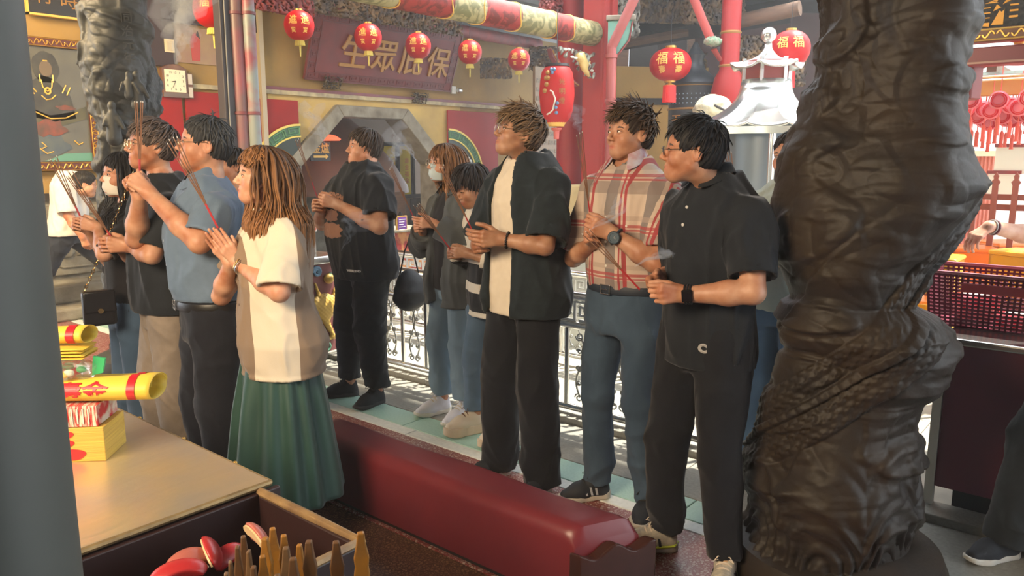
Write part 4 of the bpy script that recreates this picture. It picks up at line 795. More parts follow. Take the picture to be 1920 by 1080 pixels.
def hand_prims(wr, d, n, side, pose='hold', s=1.0):
    """side +1 left, -1 right. returns list of sdf"""
    wr = np.asarray(wr, float); d = unit(d); n = unit(np.asarray(n, float)-d*np.dot(n, d)); t = np.cross(d, n)*(-side)
    Pt = lambda a, b, c: wr+s*(a*d+b*t+c*n)
    out = []
    ys = [.027, .009, -.009, -.026]
    palm = [cone(Pt(.0, .010, 0), Pt(.084, .027, 0), .016*s, .0125*s), cone(Pt(0, .003, 0), Pt(.088, .009, 0), .016*s, .0125*s),
            cone(Pt(0, -.004, 0), Pt(.084, -.009, 0), .015*s, .0118*s), cone(Pt(0, -.010, 0), Pt(.078, -.026, 0), .014*s, .0108*s),
            ell(Pt(.035, .018, .010), (.030*s, .018*s, .014*s), np.array([d, t, n]))]
    out.append(uni(palm, .008*s))
    LL = [(.043, .026, .021), (.047, .029, .022), (.043, .027, .021), (.034, .020, .018)]
    curls = {'hold': [(48, 55, 25), (56, 60, 30), (62, 62, 32), (66, 62, 34)], 'flat': [(4, 4, 3), (2, 4, 3), (2, 4, 3), (4, 6, 4)],
             'relax': [(28, 30, 18), (32, 34, 20), (36, 36, 22), (38, 36, 22)], 'fist': [(75, 85, 40), (78, 88, 40), (80, 88, 40), (82, 88, 40)],
             'loose': [(34, 40, 20), (42, 46, 24), (50, 50, 26), (58, 52, 28)]}[pose]
    spread = {'flat': .02}.get(pose, .0)
    for i in range(4):
        a = 0.; p = Pt(.084 if i < 3 else .077, ys[i], 0); r = (.0092, .0095, .0090, .0080)[i]*s; seg = []
        dd = unit(d+t*spread*(1.5-i))
        for j in range(3):
            a += math.radians(curls[i][j]); v = dd*math.cos(a)+n*math.sin(a); q = p+v*LL[i][j]*s
            seg.append(cone(p, q, r, r*.9)); p = q; r *= .9
        out.append(uni(seg, .003))
    if pose == 'flat': th = [(.9, .38, .12), (.96, .28, .05), (.98, .2, 0)]
    elif pose == 'hold': th = [(.72, .42, .55), (.85, .12, .52), (.88, -.08, .45)]
    else: th = [(.72, .55, .42), (.88, .30, .38), (.94, .12, .30)]
    p = Pt(.018, .018, .008); seg = []
    for j, (a, b, c) in enumerate(th):
        v = unit(a*d+b*t+c*n); q = p+v*(.042, .034, .027)[j]*s; seg.append(cone(p, q, (.0145, .0115, .0105)[j]*s, (.0115, .0105, .0085)[j]*s)); p = q
    out.append(uni(seg, .004))
    return out
def hand_join(pr): # fingers rooted in the palm, separate from each other
    palm = pr[0]
    def f(P):
        d = palm(P); r = None
        for g in pr[1:]:
            e = smin(g(P), d, .010); r = e if r is None else smin(r, e, .0012)
        return r
    return f
def hair_mesh(name, parent, M, HC, N, style, mt, seed=1):
    """locks of hair: tapered flat strands simulated over the scalp. M rows = head axes, HC head centre, in the person's frame"""
    r = np.random.default_rng(seed)
    c = np.array([-.014, 0, .034]); R = np.array([.100, .081, .092])*style.get('vol', 1.0)
    k = unit(style.get('crown', (-.45, .05, .85)))
    u = r.normal(size=(N*8, 3)); u /= np.linalg.norm(u, axis=1)[:, None]
    hl = style.get('hairline', .56); low = style.get('low', -.42)
    x, z = u[:, 0], u[:, 2]
    ok = np.where(x > .35, z > hl, np.where(x > -.05, z > .15+(x+.05)*(hl-.15)/.4, z > low+np.maximum(x+.4, 0)*(.15-low)/.35))
    u = u[ok][:N]; N = len(u)
    K = style.get('K', 9); Ln = style.get('len', .06)*(r.uniform(.75, 1.2, N))
    if 'front' in style: Ln = np.where((u[:, 0] > .25), style['front']*r.uniform(.7, 1.15, N), Ln)
    if 'bang' in style: Ln = np.where((u[:, 0] > .10) & (np.abs(u[:, 1]) < .62), style['bang']*r.uniform(.6, 1.2, N)*(.25+np.clip((u[:, 0]*-1.+1.0), 0, 1)*1.3), Ln)
    if 'top' in style: Ln = np.where((u[:, 2] > .75) & (u[:, 0] < (.10 if 'bang' in style else .5)), style['top']*r.uniform(.8, 1.2, N), Ln)
    off = style.get('off', .05)*r.uniform(.3, 1.2, N)+style.get('lift', 0)*np.clip(u[:, 2], 0, 1)
    p = c+R*u*(1.0-.01); P = [p.copy()]; O = [u.copy()]
    bias = np.array(style.get('comb', (0, 0, 0)), float); g = style.get('grav', .5); d = None
    side = np.sign(u[:, 1]+r.normal(size=N)*.1)
    jit = r.normal(size=(N, 3))*style.get('mess', .15)
    for i in range(1, K):
        q = (p-c)/R; q /= np.linalg.norm(q, axis=1)[:, None]
        e = (q@k)[:, None]*q-k; e /= np.linalg.norm(e, axis=1)[:, None]+.15
        v = e+bias+jit+np.array([0, 0, -1])*g*i/K
        if style.get('part'): v[:, 1] += side*style['part']*np.clip(q[:, 2], 0, 1)
        v -= (np.maximum(-(v*q).sum(1), 0)*-1)[:, None]*q*0
        vn = (v*q).sum(1); v = v-np.minimum(vn, 0)[:, None]*q
        v /= np.linalg.norm(v, axis=1)[:, None]
        d = v if d is None else unit_rows(d*.55+v*.45)
        p = p+d*(Ln/(K-1))[:, None]
        q = (p-c)/R; rho = np.linalg.norm(q, axis=1); tgt = 1+off*min(1, i/2.5)
        p = c+R*q*(np.maximum(rho, tgt)/rho)[:, None]
        if 'push' in style: p = style['push'](p)
        P.append(p.copy()); O.append(q/rho[:, None])
    P = np.stack(P, 1); O = np.stack(O, 1); T = np.gradient(P, axis=1); T /= np.linalg.norm(T, axis=2)[..., None]+1e-9
    if style.get('wave'):
        ph = r.uniform(0, 6, N)[:, None]; s_ = np.cross(T, O); tt = np.linspace(0, 1, K)[None]
        P = P+s_*(np.sin(ph+tt*style.get('wn', 9))*tt*style['wave'])[..., None]
    Sd = np.cross(T, O); Sd /= np.linalg.norm(Sd, axis=2)[..., None]+1e-9; O2 = np.cross(Sd, T)
    n = 5; tt = np.linspace(0, 1, K); prof = np.where(tt < .3, .6+tt*1.33, 1-((tt-.3)/.7)**1.8*.93)
    wd = style.get('w', .007)*r.uniform(.6, 1.3, N)
    an = 2*np.pi*np.arange(n)/n
    V = P[:, :, None]+(Sd[:, :, None]*np.cos(an)[None, None, :, None]+O2[:, :, None]*(np.sin(an)*.5)[None, None, :, None])*(wd[:, None]*prof[None])[:, :, None, None]
    base = np.arange(N)[:, None, None]*K*n+np.arange(K-1)[None, :, None]*n; j = np.arange(n)[None, None]
    F = np.stack([base+j, base+(j+1) % n, base+n+(j+1) % n, base+n+j], -1).reshape(-1, 4)
    bright = r.uniform(.6, 1.45, N)[:, None, None]*np.ones((1, K, n)); tip = tt[None, :, None]*np.ones((N, 1, n))
    c1 = np.array(style['col']); c2 = np.array(style.get('tip', style['col']))
    Cc = (c1*(1-tip[..., None])+c2*tip[..., None])*bright[..., None]
    V = V.reshape(-1, 3)
    me = npmesh(name, V@M+HC, F); set_col(me, Cc.reshape(-1, 3)); return link_mesh(name, me, parent, mt)
def unit_rows(v): return v/(np.linalg.norm(v, axis=1)[:, None]+1e-9)
MT = {}
def skinmat(c):
    if c not in MT: MT[c] = mat('skin', c, .5, vcol='mul', bump=(120, .12, .002), sss=.12, noise=((c[0]*.9, c[1]*.86, c[2]*.84), 14, .25))
    return MT[c]
HAIRM = None
def hairmat():
    global HAIRM
    if HAIRM is None: HAIRM = mat('hair', (1, 1, 1), .55, vcol=True, bump=(300, .3, .001), spec=.25)
    return HAIRM
def wrinkle(m, sc=7., st=.55, dist=.03, scale=(1, 1, .6)):
    nt = m.node_tree; N = nt.nodes; L = nt.links; tc = N.new('ShaderNodeTexCoord'); mp = N.new('ShaderNodeMapping'); mp.inputs['Scale'].default_value = scale
    nz = N.new('ShaderNodeTexNoise'); nz.inputs['Scale'].default_value = sc; nz.inputs['Detail'].default_value = 3; nz.inputs['Distortion'].default_value = 1.2
    try: nz.noise_type = 'RIDGED_MULTIFRACTAL'; nz.inputs['Detail'].default_value = 2
    except Exception: pass
    L.new(tc.outputs['Object'], mp.inputs[0]); L.new(mp.outputs[0], nz.inputs[0])
    bp = N.new('ShaderNodeBump'); bp.inputs['Strength'].default_value = st; bp.inputs['Distance'].default_value = dist
    L.new(nz.outputs[0], bp.inputs['Height']); b = N['Principled BSDF']
    if b.inputs['Normal'].links: L.new(b.inputs['Normal'].links[0].from_socket, bp.inputs['Normal'])
    L.new(bp.outputs[0], b.inputs['Normal']); return m
def fabric(name, c, c2=None, rough=.85, sc=30, bump=(260, .25, .002), ct=.3):
    return wrinkle(mat(name, c, rough, noise=(c2 or tuple(v*.75 for v in c), sc, ct), bump=bump, sheen=.12, spec=.25))
SHOE_CACHE = {}
def shoe(parent, pos, yaw, side, upper, sole, lace, h=1.0, plat=0., stripes=None, res=.0045, accent=None, toe=None, high=0):
    """a sneaker: upper, sole, tongue and laces. pos = ankle ground point"""
    key = (round(plat, 3), res, high)
    if key not in SHOE_CACHE:
        out = uni([cone((-.065, 0, 0), (.0, .0, 0), .033, .033), cone((0, 0, 0), (.068, -.002, 0), .033, .045), cone((.068, -.002, 0), (.118, .004, 0), .045, .030)], .01)
        def sole_f(P):
            Q = P.copy(); zt = .026+plat+np.clip(-P[:, 0], 0, .1)*.12; toe_up = np.clip(P[:, 0]-.08, 0, 1)**2*4
            Q[:, 2] = 0; d = out(Q)-.0035+.006*np.exp(-((P[:, 0]-.015)/.03)**2)*0
            return np.maximum(d, np.maximum(P[:, 2]-zt-toe_up*.5, toe_up-P[:, 2]))
        up = uni([cone((-.062, 0, .045), (-.058, 0, .085+high), .0315, .032), cone((-.05, 0, .05), (-.02, 0, .085+high*.7), .036, .036), cone((-.03, 0, .072), (.045, 0, .046), .036, .037),
                  cone((.045, 0, .044), (.112, .003, .026), .039, .029), cone((-.06, 0, .03), (.06, 0, .03), .033, .042)], .018)
        hole = cone((-.045, 0, .08), (-.050, 0, .16), .030, .034)
        def up_f(P):
            Q = P-np.array([0, 0, plat], f32); d = up(Q); d = np.maximum(d, .016-Q[:, 2]); return -smin(-d, hole(Q), .004)
        tongue = lambda P: np.maximum(cone((.005, 0, .088), (-.022, 0, .128), .017, .017)(P-np.array([0, 0, plat], f32)), -cone((-.02, 0, .07), (-.05, 0, .15), .026)(P-np.array([0, 0, plat], f32)))
        r = {}
        for nm, f, zt in (('upper', up_f, .14+high), ('sole', sole_f, .07), ('tongue', tongue, .17)):
            V, F = mesh_sdf(f, (-.12, -.07, -.01), (.17, .07, zt+plat+.02), res); V = relax(V, F, 1)
            r[nm] = npmesh(nm, V, F)
        SHOE_CACHE[key] = r
    r = SHOE_CACHE[key]; R_ = (0, 0, yaw); P0 = (pos[0], pos[1], pos[2] if len(pos) > 2 else 0)
    e = []
    def inst(nm, m):
        me = r[nm].copy(); me.materials.clear(); o = link_mesh(nm, me, parent, m); o.location = P0; o.rotation_euler = R_; return o
    u = inst('shoe_upper', upper) if 'shoe_upper' in r else None
    for nm, m in (('upper', upper), ('sole', sole), ('tongue', accent or upper)):
        me = r[nm].copy(); me.materials.clear(); o = link_mesh('shoe_'+nm, me, parent, m); o.location = P0; o.rotation_euler = R_; e.append(o)
    mb = MB()
    for i in range(5):
        x = -.008+i*.017; zz = .116-i*.0115+plat
        mb.tube([(x, -.026, zz-.016), (x+.004, -.012, zz-.003), (x+.006, .0, zz+.001), (x+.004, .012, zz-.003), (x, .026, zz-.016)], .0038, 6)
    mb.tube([(-.01, 0, .118+plat), (.012, .02, .126+plat), (.022, .034, .112+plat), (.008, .022, .112+plat), (-.006, 0, .118+plat), (.014, -.022, .126+plat), (.024, -.034, .11+plat), (.008, -.02, .112+plat), (-.01, 0, .118+plat)], .0022, 6)
    o = mb.build('shoelace', lace, parent, True); o.location = P0; o.rotation_euler = R_
    if stripes:
        mb = MB()
        for sd in (1, -1):
            for i in range(3):
                x = -.018+i*.024
                A = [(x-.010, sd*.0425, .034+plat), (x, sd*.0425, .034+plat), (x+.006, sd*.033, .075-i*.006+plat), (x-.004, sd*.033, .075-i*.006+plat)]
                mb.add([(a[0], a[1], a[2]) for a in A]+[(a[0], a[1]+sd*.004, a[2]) for a in A], [(0, 1, 2, 3), (7, 6, 5, 4), (0, 4, 5, 1), (1, 5, 6, 2), (2, 6, 7, 3), (3, 7, 4, 0)])
        o = mb.build('shoe_stripe', stripes, parent, False, .001); o.location = P0; o.rotation_euler = R_
    if toe:
        mb = MB(); mb.tube([(-.10, .0, .032+plat), (-.08, .036, .034+plat), (-.02, .041, .030+plat), (.04, .047, .030+plat), (.10, .038, .034+plat), (.145, .005, .034+plat), (.10, -.036, .034+plat), (.04, -.048, .030+plat), (-.02, -.041, .030+plat), (-.08, -.036, .034+plat), (-.10, 0, .032+plat)], .005, 6)
        mb.tube([(.10, .036, .034+plat), (.05, .042, .052+plat), (.02, .044, .034+plat)], .004, 6); mb.tube([(.10, -.034, .034+plat), (.05, -.042, .052+plat), (.02, -.044, .034+plat)], .004, 6)
        o = mb.build('shoe_trim', toe, parent, True); o.location = P0; o.rotation_euler = R_
class Person:
    def __init__(s, label, base, yaw, h=1.72, g=1.0, fem=False, lean=0., twist=0.):
        s.h = h; s.k = h/1.72; s.g = g; s.fem = fem; s.yaw = yaw
        s.base = np.array([base[0], base[1], 0.]); s.root = thing('person', label, 'person', s.base, yaw, 'worshippers')
        s.cy, s.sy = math.cos(yaw), math.sin(yaw); k = s.k; sh = (.158 if fem else .178)*k*(1+(g-1)*.35)
        s.lean = lean
        L = lambda x, y, z: np.array([x+lean*max(0, z-.9*k), y, z])
        s.Lf = L; s.sh = {1: L(-.008, sh, 1.352*k), -1: L(-.008, -sh, 1.352*k)}
        if twist:
            for d in (1, -1): s.sh[d] = s.sh[d]+np.array([-d*math.sin(twist)*sh, d*(math.cos(twist)-1)*sh, 0])
        s.hip = {1: np.array([0, .088*k, .90*k]), -1: np.array([0, -.088*k, .90*k])}
        s.neck = L(-.02, 0, 1.45*k); s.hs = .98*(.96 if fem else 1.0)
        s.arm = {}; s.leg = {}; s.hands = {}
    def w2l(s, P): d = np.asarray(P, float)-s.base; return np.array([d[0]*s.cy+d[1]*s.sy, -d[0]*s.sy+d[1]*s.cy, d[2]])
    def l2w(s, p): return s.base+np.array([p[0]*s.cy-p[1]*s.sy, p[0]*s.sy+p[1]*s.cy, p[2]])
    def py(s, px, py, y):
        """local point on plane local-y = y seen at pixel"""
        d = ray(px, py); n = np.array([-s.sy, s.cy, 0]); t = (y+(s.base-C0)@n)/(d@n); return s.w2l(C0+d*t)
    def px(s, px, py, x):
        d = ray(px, py); n = np.array([s.cy, s.sy, 0]); t = (x+(s.base-C0)@n)/(d@n); return s.w2l(C0+d*t)
    def pd(s, px, py, dd=0.):
        """local point at pixel, at the depth of the body axis plus dd metres away from the viewer"""
        d0 = (s.base+np.array([0, 0, 1.2])-C0)@Fv; return s.w2l(atd(px, py, d0+dd))
    def set_arm(s, side, elbow, wrist, hd, hn, pose='hold'):
        s.arm[side] = (np.asarray(elbow, float), np.asarray(wrist, float)); s.hands[side] = (unit(hd), np.asarray(hn, float), pose)
    def ik_arm(s, side, wrist, hd, hn, pose='hold', out=.35, back=-.3):
        A = s.sh[side]; B = np.asarray(wrist, float); a, b = .285*s.k, .245*s.k; d = B-A; L = np.linalg.norm(d)
        if L > (a+b)*.98: B = A+d/L*(a+b)*.98; L = (a+b)*.98; d = B-A
        x = (a*a-b*b+L*L)/(2*L); hh = math.sqrt(max(a*a-x*x, 0)); u = d/L
        p = np.array([back, out*side, -1.]); p = unit(p-u*(p@u)); s.set_arm(side, A+u*x+p*hh, B, hd, hn, pose)
    def set_leg(s, side, foot, fyaw, knee_f=.03):
        foot = np.asarray(foot, float); an = np.array([foot[0], foot[1], .085+(foot[2] if len(foot) > 2 else 0)])
        H_ = s.hip[side]; m = (H_+an)/2; m[0] += knee_f; m[2] = .49*s.k+(an[2]-.085)*.5; s.leg[side] = (m, an, fyaw)
    def set_head(s, yaw=0., pitch=0., roll=0., at=None, fwd=.02, **o):
        s.HM = rot_axes(yaw, pitch, roll); k = s.k
        s.HC = np.asarray(at, float) if at is not None else s.Lf(fwd, 0, s.h-.128*s.hs)
        s.ho = o
    def torso_prof(s):
        k, g = s.k, s.g
        if s.fem: Z = [.78, .90, 1.05, 1.17, 1.26, 1.345, 1.42, 1.48]; A = [.10, .115, .095, .100, .118, .098, .072, .05]; B = [.155, .172, .135, .140, .150, .158, .092, .050]
        else: Z = [.78, .90, 1.05, 1.17, 1.28, 1.36, 1.43, 1.49]; A = [.10, .112, .105, .108, .118, .108, .082, .052]; B = [.155, .165, .155, .158, .172, .182, .105, .056]
        Z = np.array(Z)*k; gg = 1+(g-1)*1.0
        belly = np.array([0, .3, 1, .8, .3, 0, 0, 0])*(g-1)*.16
        A = np.array(A)*k*gg+belly*.5; B = np.array(B)*k*gg
        X = s.lean*np.maximum(Z-.9*k, 0)+belly*.5+np.array([-.01, -.012, 0, 0, 0, -.008, -.018, -.022])
        return Z, A, B, X
    def torso_f(s, off=0., z0=None, flare=0., ztop=None):
        Z, A, B, X = s.torso_prof(); Z = Z.copy(); A = A+off; B = B+off
        if z0 is not None:
            if z0 < Z[0]: Z = np.r_[z0, Z]; A = np.r_[A[0]+.01, A]; B = np.r_[B[0]+.01, B]; X = np.r_[X[0], X]
        lowm = np.clip((1.25*s.k-Z)/(.4*s.k), 0, 1); A = A+flare*lowm; B = B+flare*.8*lowm
        if off > 0: # clothes hang straight from the chest
            am = A[np.argmax(Z >= 1.26*s.k)]; bm = B[np.argmax(Z >= 1.26*s.k)]
            A = np.where(Z < 1.26*s.k, np.maximum(A, am*.96-.002), A); B = np.where(Z < 1.26*s.k, np.maximum(B, bm*.93), B)
        return stack(Z, A, B, X, ends=True)
    def build_body(s, skin, hq=1.0, legs=True, hand_res=.0029, head_res=.0033, tint=(1.0, .62, .58), brow=(.12, .09, .08), beard=0.):
        k, g = s.k, s.g; am = (.86 if s.fem else 1.0)*(1+(g-1)*.6)
        fs = [(s.torso_f(-.004), 0)]
        for d in (1, -1):
            E_, W_ = s.arm[d]; S_ = s.sh[d]
            fs += [(ell(S_+np.array([0, -.01*d, -.01]), (.050*am, .052*am, .054*am)), .05), (cone(S_, E_, .050*am, .041*am), .03), (cone(E_, E_+(W_-E_)*.35, .040*am, .042*am), .015), (cone(E_+(W_-E_)*.35, W_, .042*am, .0265*am), .02)]
            if legs:
                K_, A_, _ = s.leg[d]; H_ = s.hip[d]
                fs += [(cone(H_, K_, .078*am, .052*am), .03), (cone(K_, K_+(A_-K_)*.35, .050*am, .053*am), .015), (cone(K_+(A_-K_)*.35, A_, .053*am, .034), .02), (cone(A_, A_+np.array([.08*math.cos(s.leg[d][2]), .08*math.sin(s.leg[d][2]), -.045]), .032, .026), .02)]
        nb = s.HC+np.array([-.030, 0, -.060])@s.HM*s.hs; neckf = cone(s.neck-np.array([0, 0, .02]), nb, .055*am*k, .0475*am); fs += [(neckf, .04)]
        body = uni_k(fs)
        lo = np.array([-.6, -.6, 0.0]); hi = np.array([.75, .6, nb[2]+.02])
        pts = np.array([p for d in (1, -1) for p in (*s.arm[d], s.sh[d], *(s.leg[d][:2] if legs else ()))]+[[0, 0, .8*k]])
        lo = pts.min(0)-.16; hi = pts.max(0)+.14; lo[2] = max(lo[2], -.02) if legs else .75*k; hi[2] = nb[2]+.03
        cut_hi = nb[2]
        V, F = mesh_sdf(body, lo, hi, .0095/hq)
        Vs, Fs, Cs = [V], [F], [np.ones((len(V), 3))]
        n0 = len(V)
        hf0 = head_sdf(s.ho); HM32 = s.HM.astype(f32); HC32 = s.HC.astype(f32); hs = f32(s.hs)
        def headf(P): return hf0(((P-HC32)@HM32.T)/hs)*hs
        hd = uni_k([(headf, 0), (neckf, .035)])
        lo = s.HC-.15; hi = s.HC+.15; lo[2] = s.HC[2]-.165
        V, F = mesh_sdf(hd, lo, hi, head_res/hq); V = relax(V, F, 1, .35); F = F+n0; n0 += len(V)
        q = ((V-s.HC)@s.HM.T)/s.hs
        C = np.ones((len(V), 3)); lip = np.exp(-((q[:, 2]+.0578)/.0085)**4-(q[:, 1]/.0215)**4)*(q[:, 0] > .07)
        C = C*(1-lip[:, None])+np.array(tint)*lip[:, None]
        ck = np.exp(-((q[:, 2]+.022)/.022)**2-((np.abs(q[:, 1])-.043)/.02)**2)*.35; C = C*(1-ck[:, None])+np.array([1.02, .84, .80])*ck[:, None]
        er = np.clip((np.abs(q[:, 1])-.07)/.01, 0, 1)*.3; C = C*(1-er[:, None])+np.array([1.05, .78, .72])*er[:, None]
        if beard:
            bd = np.clip((-.035-q[:, 2])/.02, 0, 1)*(q[:, 0] > .0)*beard; C = C*(1-bd[:, None])+np.array([.62, .6, .62])*bd[:, None]
        Vs.append(V); Fs.append(F); Cs.append(C)
        HF = []
        for d in (1, -1):
            hd_, hn_, pose = s.hands[d]; hp = hand_join(hand_prims(s.arm[d][1], hd_, hn_, d, pose, .98*(.9 if s.fem else 1.0)*k))
            E_, W_ = s.arm[d]; u = unit(W_-E_); fa = cone(W_-u*.055, W_, .0305*am, .0265*am)
            HF.append((uni_k([(hp, 0), (fa, .02)]), W_, hd_))
        for i, (f, W_, hd_) in enumerate(HF):
            c = W_+hd_*.06; V, F = mesh_sdf(f, c-.15, c+.15, hand_res/hq); F = F+n0; n0 += len(V)
            C = np.ones((len(V), 3)); dist = np.linalg.norm(V-(W_+hd_*.12), axis=1); ff = np.clip(1-dist/.09, 0, 1)[:, None]*.4
            C = C*(1-ff)+np.array([1.02, .86, .80])*ff; Vs.append(V); Fs.append(F); Cs.append(C)
        me = npmesh('body', np.concatenate(Vs), np.concatenate(Fs)); set_col(me, np.concatenate(Cs)); s.body = link_mesh('body', me, s.root, skinmat(skin))
        # face details
        H = lambda p: (np.asarray(p, float)*s.hs)@s.HM+s.HC
        s.H = H
        ew = MT.setdefault('eyewhite', mat('eye_white', (.62, .60, .57), .25)); ed = MT.setdefault('eyedark', mat('iris', (.02, .013, .01), .12)); bh = MT.setdefault('brow'+str(brow), mat('brow_hair', brow, .7))
        for sd in (1, -1):
            c = np.array([.0735, .031*sd, .0048]); look = s.ho.get('look', (1, 0, 0)); lk = unit(look)
            mb = MB(); mb.ball(H(c), .0122*s.hs, 16, 12); e = mb.build('eye', ew, s.root, True)
            mb = MB(); mb.ball(H(c+lk*.0066), .0066*s.hs, 12, 8); mb.build('iris', ed, e, True)
            mb = MB(); y0 = .031*sd
            arc = [(-.0145, -.001), (-.009, .0042), (0, .0058), (.009, .0044), (.0150, .0004)]
            pts = [H((.0865-abs(a)**2*42, y0+a*sd, .0045+b+s.ho.get('eye', 0))) for a, b in arc]; mb.tube(pts, [.0006, .0012, .0015, .0013, .0007], 6)
            mb.build('eyelash', ed, s.root, True)
            mb = MB(); pts = [H((.0800-abs(a-.0)**2*34, y0+a*sd, .0215+b)) for a, b in [(-.017, -.003), (-.008, .001), (.003, .003), (.012, .001), (.021, -.005)]]
            mb.tube(pts, [(.0025, .002), (.0045, .0035), (.0045, .0035), (.0035, .0025), (.001, .001)], 6); mb.build('eyebrow', bh, s.root, True)
    def neck_hole(s, r=.07, drop=.0, fx=.0):
        n = s.neck; return cone(n+np.array([.012+fx, 0, -.035-drop]), n+np.array([.03, 0, .10]), r*s.k, r*s.k*1.15)
    def folds(s, V, F, amp, seed, vert=False, cuffs=()):
        N = vnormals(V, F); Q = V.copy()
        if vert: Q = Q*np.array([1.6, 1.6, .35])
        else: Q = Q*np.array([1, 1, .75])
        d = wav(Q, 5.5, seed)*.5+(np.clip(ridge(Q, 3.0, seed+3), 0, 1)**1.5)*1.3+(np.clip(ridge(Q+3, 5.2, seed+5), 0, 1)**1.5)*.7-.5
        m = np.ones(len(V))
        for sd in (1, -1): # more creases at the elbow
            if sd in s.arm:
                dd = np.linalg.norm(V-s.arm[sd][0], axis=1); m += .8*np.exp(-(dd/.12)**2)
        for e in cuffs: m *= np.clip((np.linalg.norm(V-e, axis=1)-.07)/.06, .06, 1)
        m *= np.clip((V[:, 2]-V[:, 2].min()-.005)/.05, .25, 1)
        return V+N*(d*amp*m)[:, None]
    def top(s, name, mt, z0=.88, off=.020, flare=.012, sleeve=.55, sw=1.0, cut=None, amp=.005, seed=1, neck=.062, drop=0., res=.0085, thick=None, vert=True, open_=None, wide=None, fn=None, label=None, part=None):
        k = s.k; gm = 1+(s.g-1)*.6; fs = [(s.torso_f(off, z0*k, flare), 0)]
        hole = []; cuffs = []
        for d in (1, -1):
            E_, W_ = s.arm[d]; S_ = s.sh[d]; u = unit(E_-S_); L1 = np.linalg.norm(E_-S_); L2 = np.linalg.norm(W_-E_)
            r0 = .057*gm*sw*(.9 if s.fem else 1); tot = sleeve*(L1+L2)
            fs.append((ell(S_+np.array([0, -.014*d, -.014]), (.054*gm, .052*gm, .054*gm)), .045))
            r1 = r0*(1.08 if wide is None else wide)
            if tot <= L1:
                e = S_+u*(tot+.0); cuffs.append(e); fc = lambda P, S_=S_, e=e, u=u, r0=r0, r1=r1: np.maximum(cone(S_, e+u*.03, r0, r1)(P), ((P-e.astype(f32))@u.astype(f32)))
                fs.append((sub(fc, inter(cone(e-u*.03, e+u*.05, r1-.017), plane(-u, -float(u@(e-u*.018)))), .002), .025))
            else:
                v = unit(W_-E_); e = E_+v*(tot-L1); cuffs.append(e); rm = r0*.95 if wide is None else r0*(1+wide)/2
                rc = (r0*.62 if wide is None else r1)
                fc = lambda P, E_=E_, e=e, v=v, rm=rm, rc=rc: np.maximum(cone(E_, e+v*.03, rm, rc)(P), (P-e.astype(f32))@v.astype(f32))
                fs += [(cone(S_, E_, r0, rm), .03), (fc if tot-L1 < .05 else sub(fc, inter(cone(e-v*.03, e+v*.05, rc-.014), plane(-v, -float(v@(e-v*.018)))), .002), .02)]
        f = uni_k(fs)
        f2 = sub(f, s.neck_hole(neck, drop), .004)
        for h_ in hole: f2 = sub(f2, h_, .002)
        f3 = inter(f2, lambda P: f32(z0*k)-P[:, 2])
        lowf = s.torso_f(off-.018, z0*k-.02, flare); f3 = sub(f3, lambda P: np.maximum(lowf(P), P[:, 2]-f32(z0*k+.018)), .002)
        if open_ is not None: f3 = sub(f3, open_, .004)
        if fn: f3 = fn(f3)
        pts = np.array([p for d in (1, -1) for p in (*s.arm[d], s.sh[d])]+[[0, 0, 1.1]]); lo = pts.min(0)-.18-flare; hi = pts.max(0)+.16+flare; lo[2] = z0*k-.03; hi[2] = 1.55*k
        lo[0] = min(lo[0], -.3); hi[0] = max(hi[0], .34); lo[1] = min(lo[1], -.34); hi[1] = max(hi[1], .34)
        V, F = mesh_sdf(f3, lo, hi, res); V = relax(V, F, 1, .4); V = s.folds(V, F, amp*1.9, seed, vert, cuffs)
        me = npmesh(name, V, F); o = link_mesh(name, me, s.root, mt)
        if label: o['label'] = label
        s.last = (V, F); return o
    def trousers(s, name, mt, zt=1.0, r=(.098, .072, .062), hem=.09, amp=.006, seed=5, res=.0095, off=.012, crotch=.78, label=None):
        k = s.k; gm = 1+(s.g-1)*.7; Z, A, B, X = s.torso_prof()
        m = Z <= 1.12*k; pel = stack(np.r_[crotch*k, Z[m]], np.r_[A[0]+off*.6, A[m]+off], np.r_[B[0]+off*.6, B[m]+off], np.r_[X[0], X[m]])
        fs = [(lambda P: np.maximum(pel(P), P[:, 2]-f32(zt*k)), 0)]
        for d in (1, -1):
            H_ = s.hip[d]+np.array([0, .004*d, 0]); K_, A_, _ = s.leg[d]; u = unit(A_-K_); e = K_+u*(np.linalg.norm(A_-K_)+.085-hem)
            a, b, c = (v*gm for v in r)
            fl = lambda P, K_=K_, e=e, u=u, b=b, c=c: np.maximum(cone(K_, e+u*.02, b, c)(P), (P-e.astype(f32))@u.astype(f32))
            fs += [(uni_k([(cone(H_, K_, a, b), 0), (fl, .02)]), .012 if d == -1 else .03)]
            if d == 1: firstleg = fs.pop()
            else:
                second = fs.pop(); legs = lambda P, f1=firstleg[0], f2=second[0]: smin(f1(P), f2(P), .004)
        f = lambda P: smin(fs[0][0](P), legs(P), .03)
        pts = np.array([p for d in (1, -1) for p in s.leg[d][:2]]); lo = pts.min(0)-.13; hi = pts.max(0)+.13
        lo = np.minimum(lo, [-.24, -.26, 0]); hi = np.maximum(hi, [.26, .26, 0]); lo[2] = pts[:, 2].min()-.10; hi[2] = zt*k+.02
        V, F = mesh_sdf(f, lo, hi, res); V = relax(V, F, 1, .4); N = vnormals(V, F)
        z = V[:, 2]; kn = .49*k; hemz = pts[:, 2].min()
        mm = .45+.8*np.exp(-((z-kn)/.10)**2)+1.1*np.exp(-((z-hemz-.05)/.09)**2)+.8*np.exp(-((z-crotch*k)/.07)**2)
        Q = V*np.array([1, 1, .9]); dsp = wav(Q, 5.0, seed)*.5+np.clip(ridge(Q, 3.0, seed+1), 0, 1)**1.5*1.3+np.clip(ridge(Q+2, 5.5, seed+2), 0, 1)**1.5*.8-.5
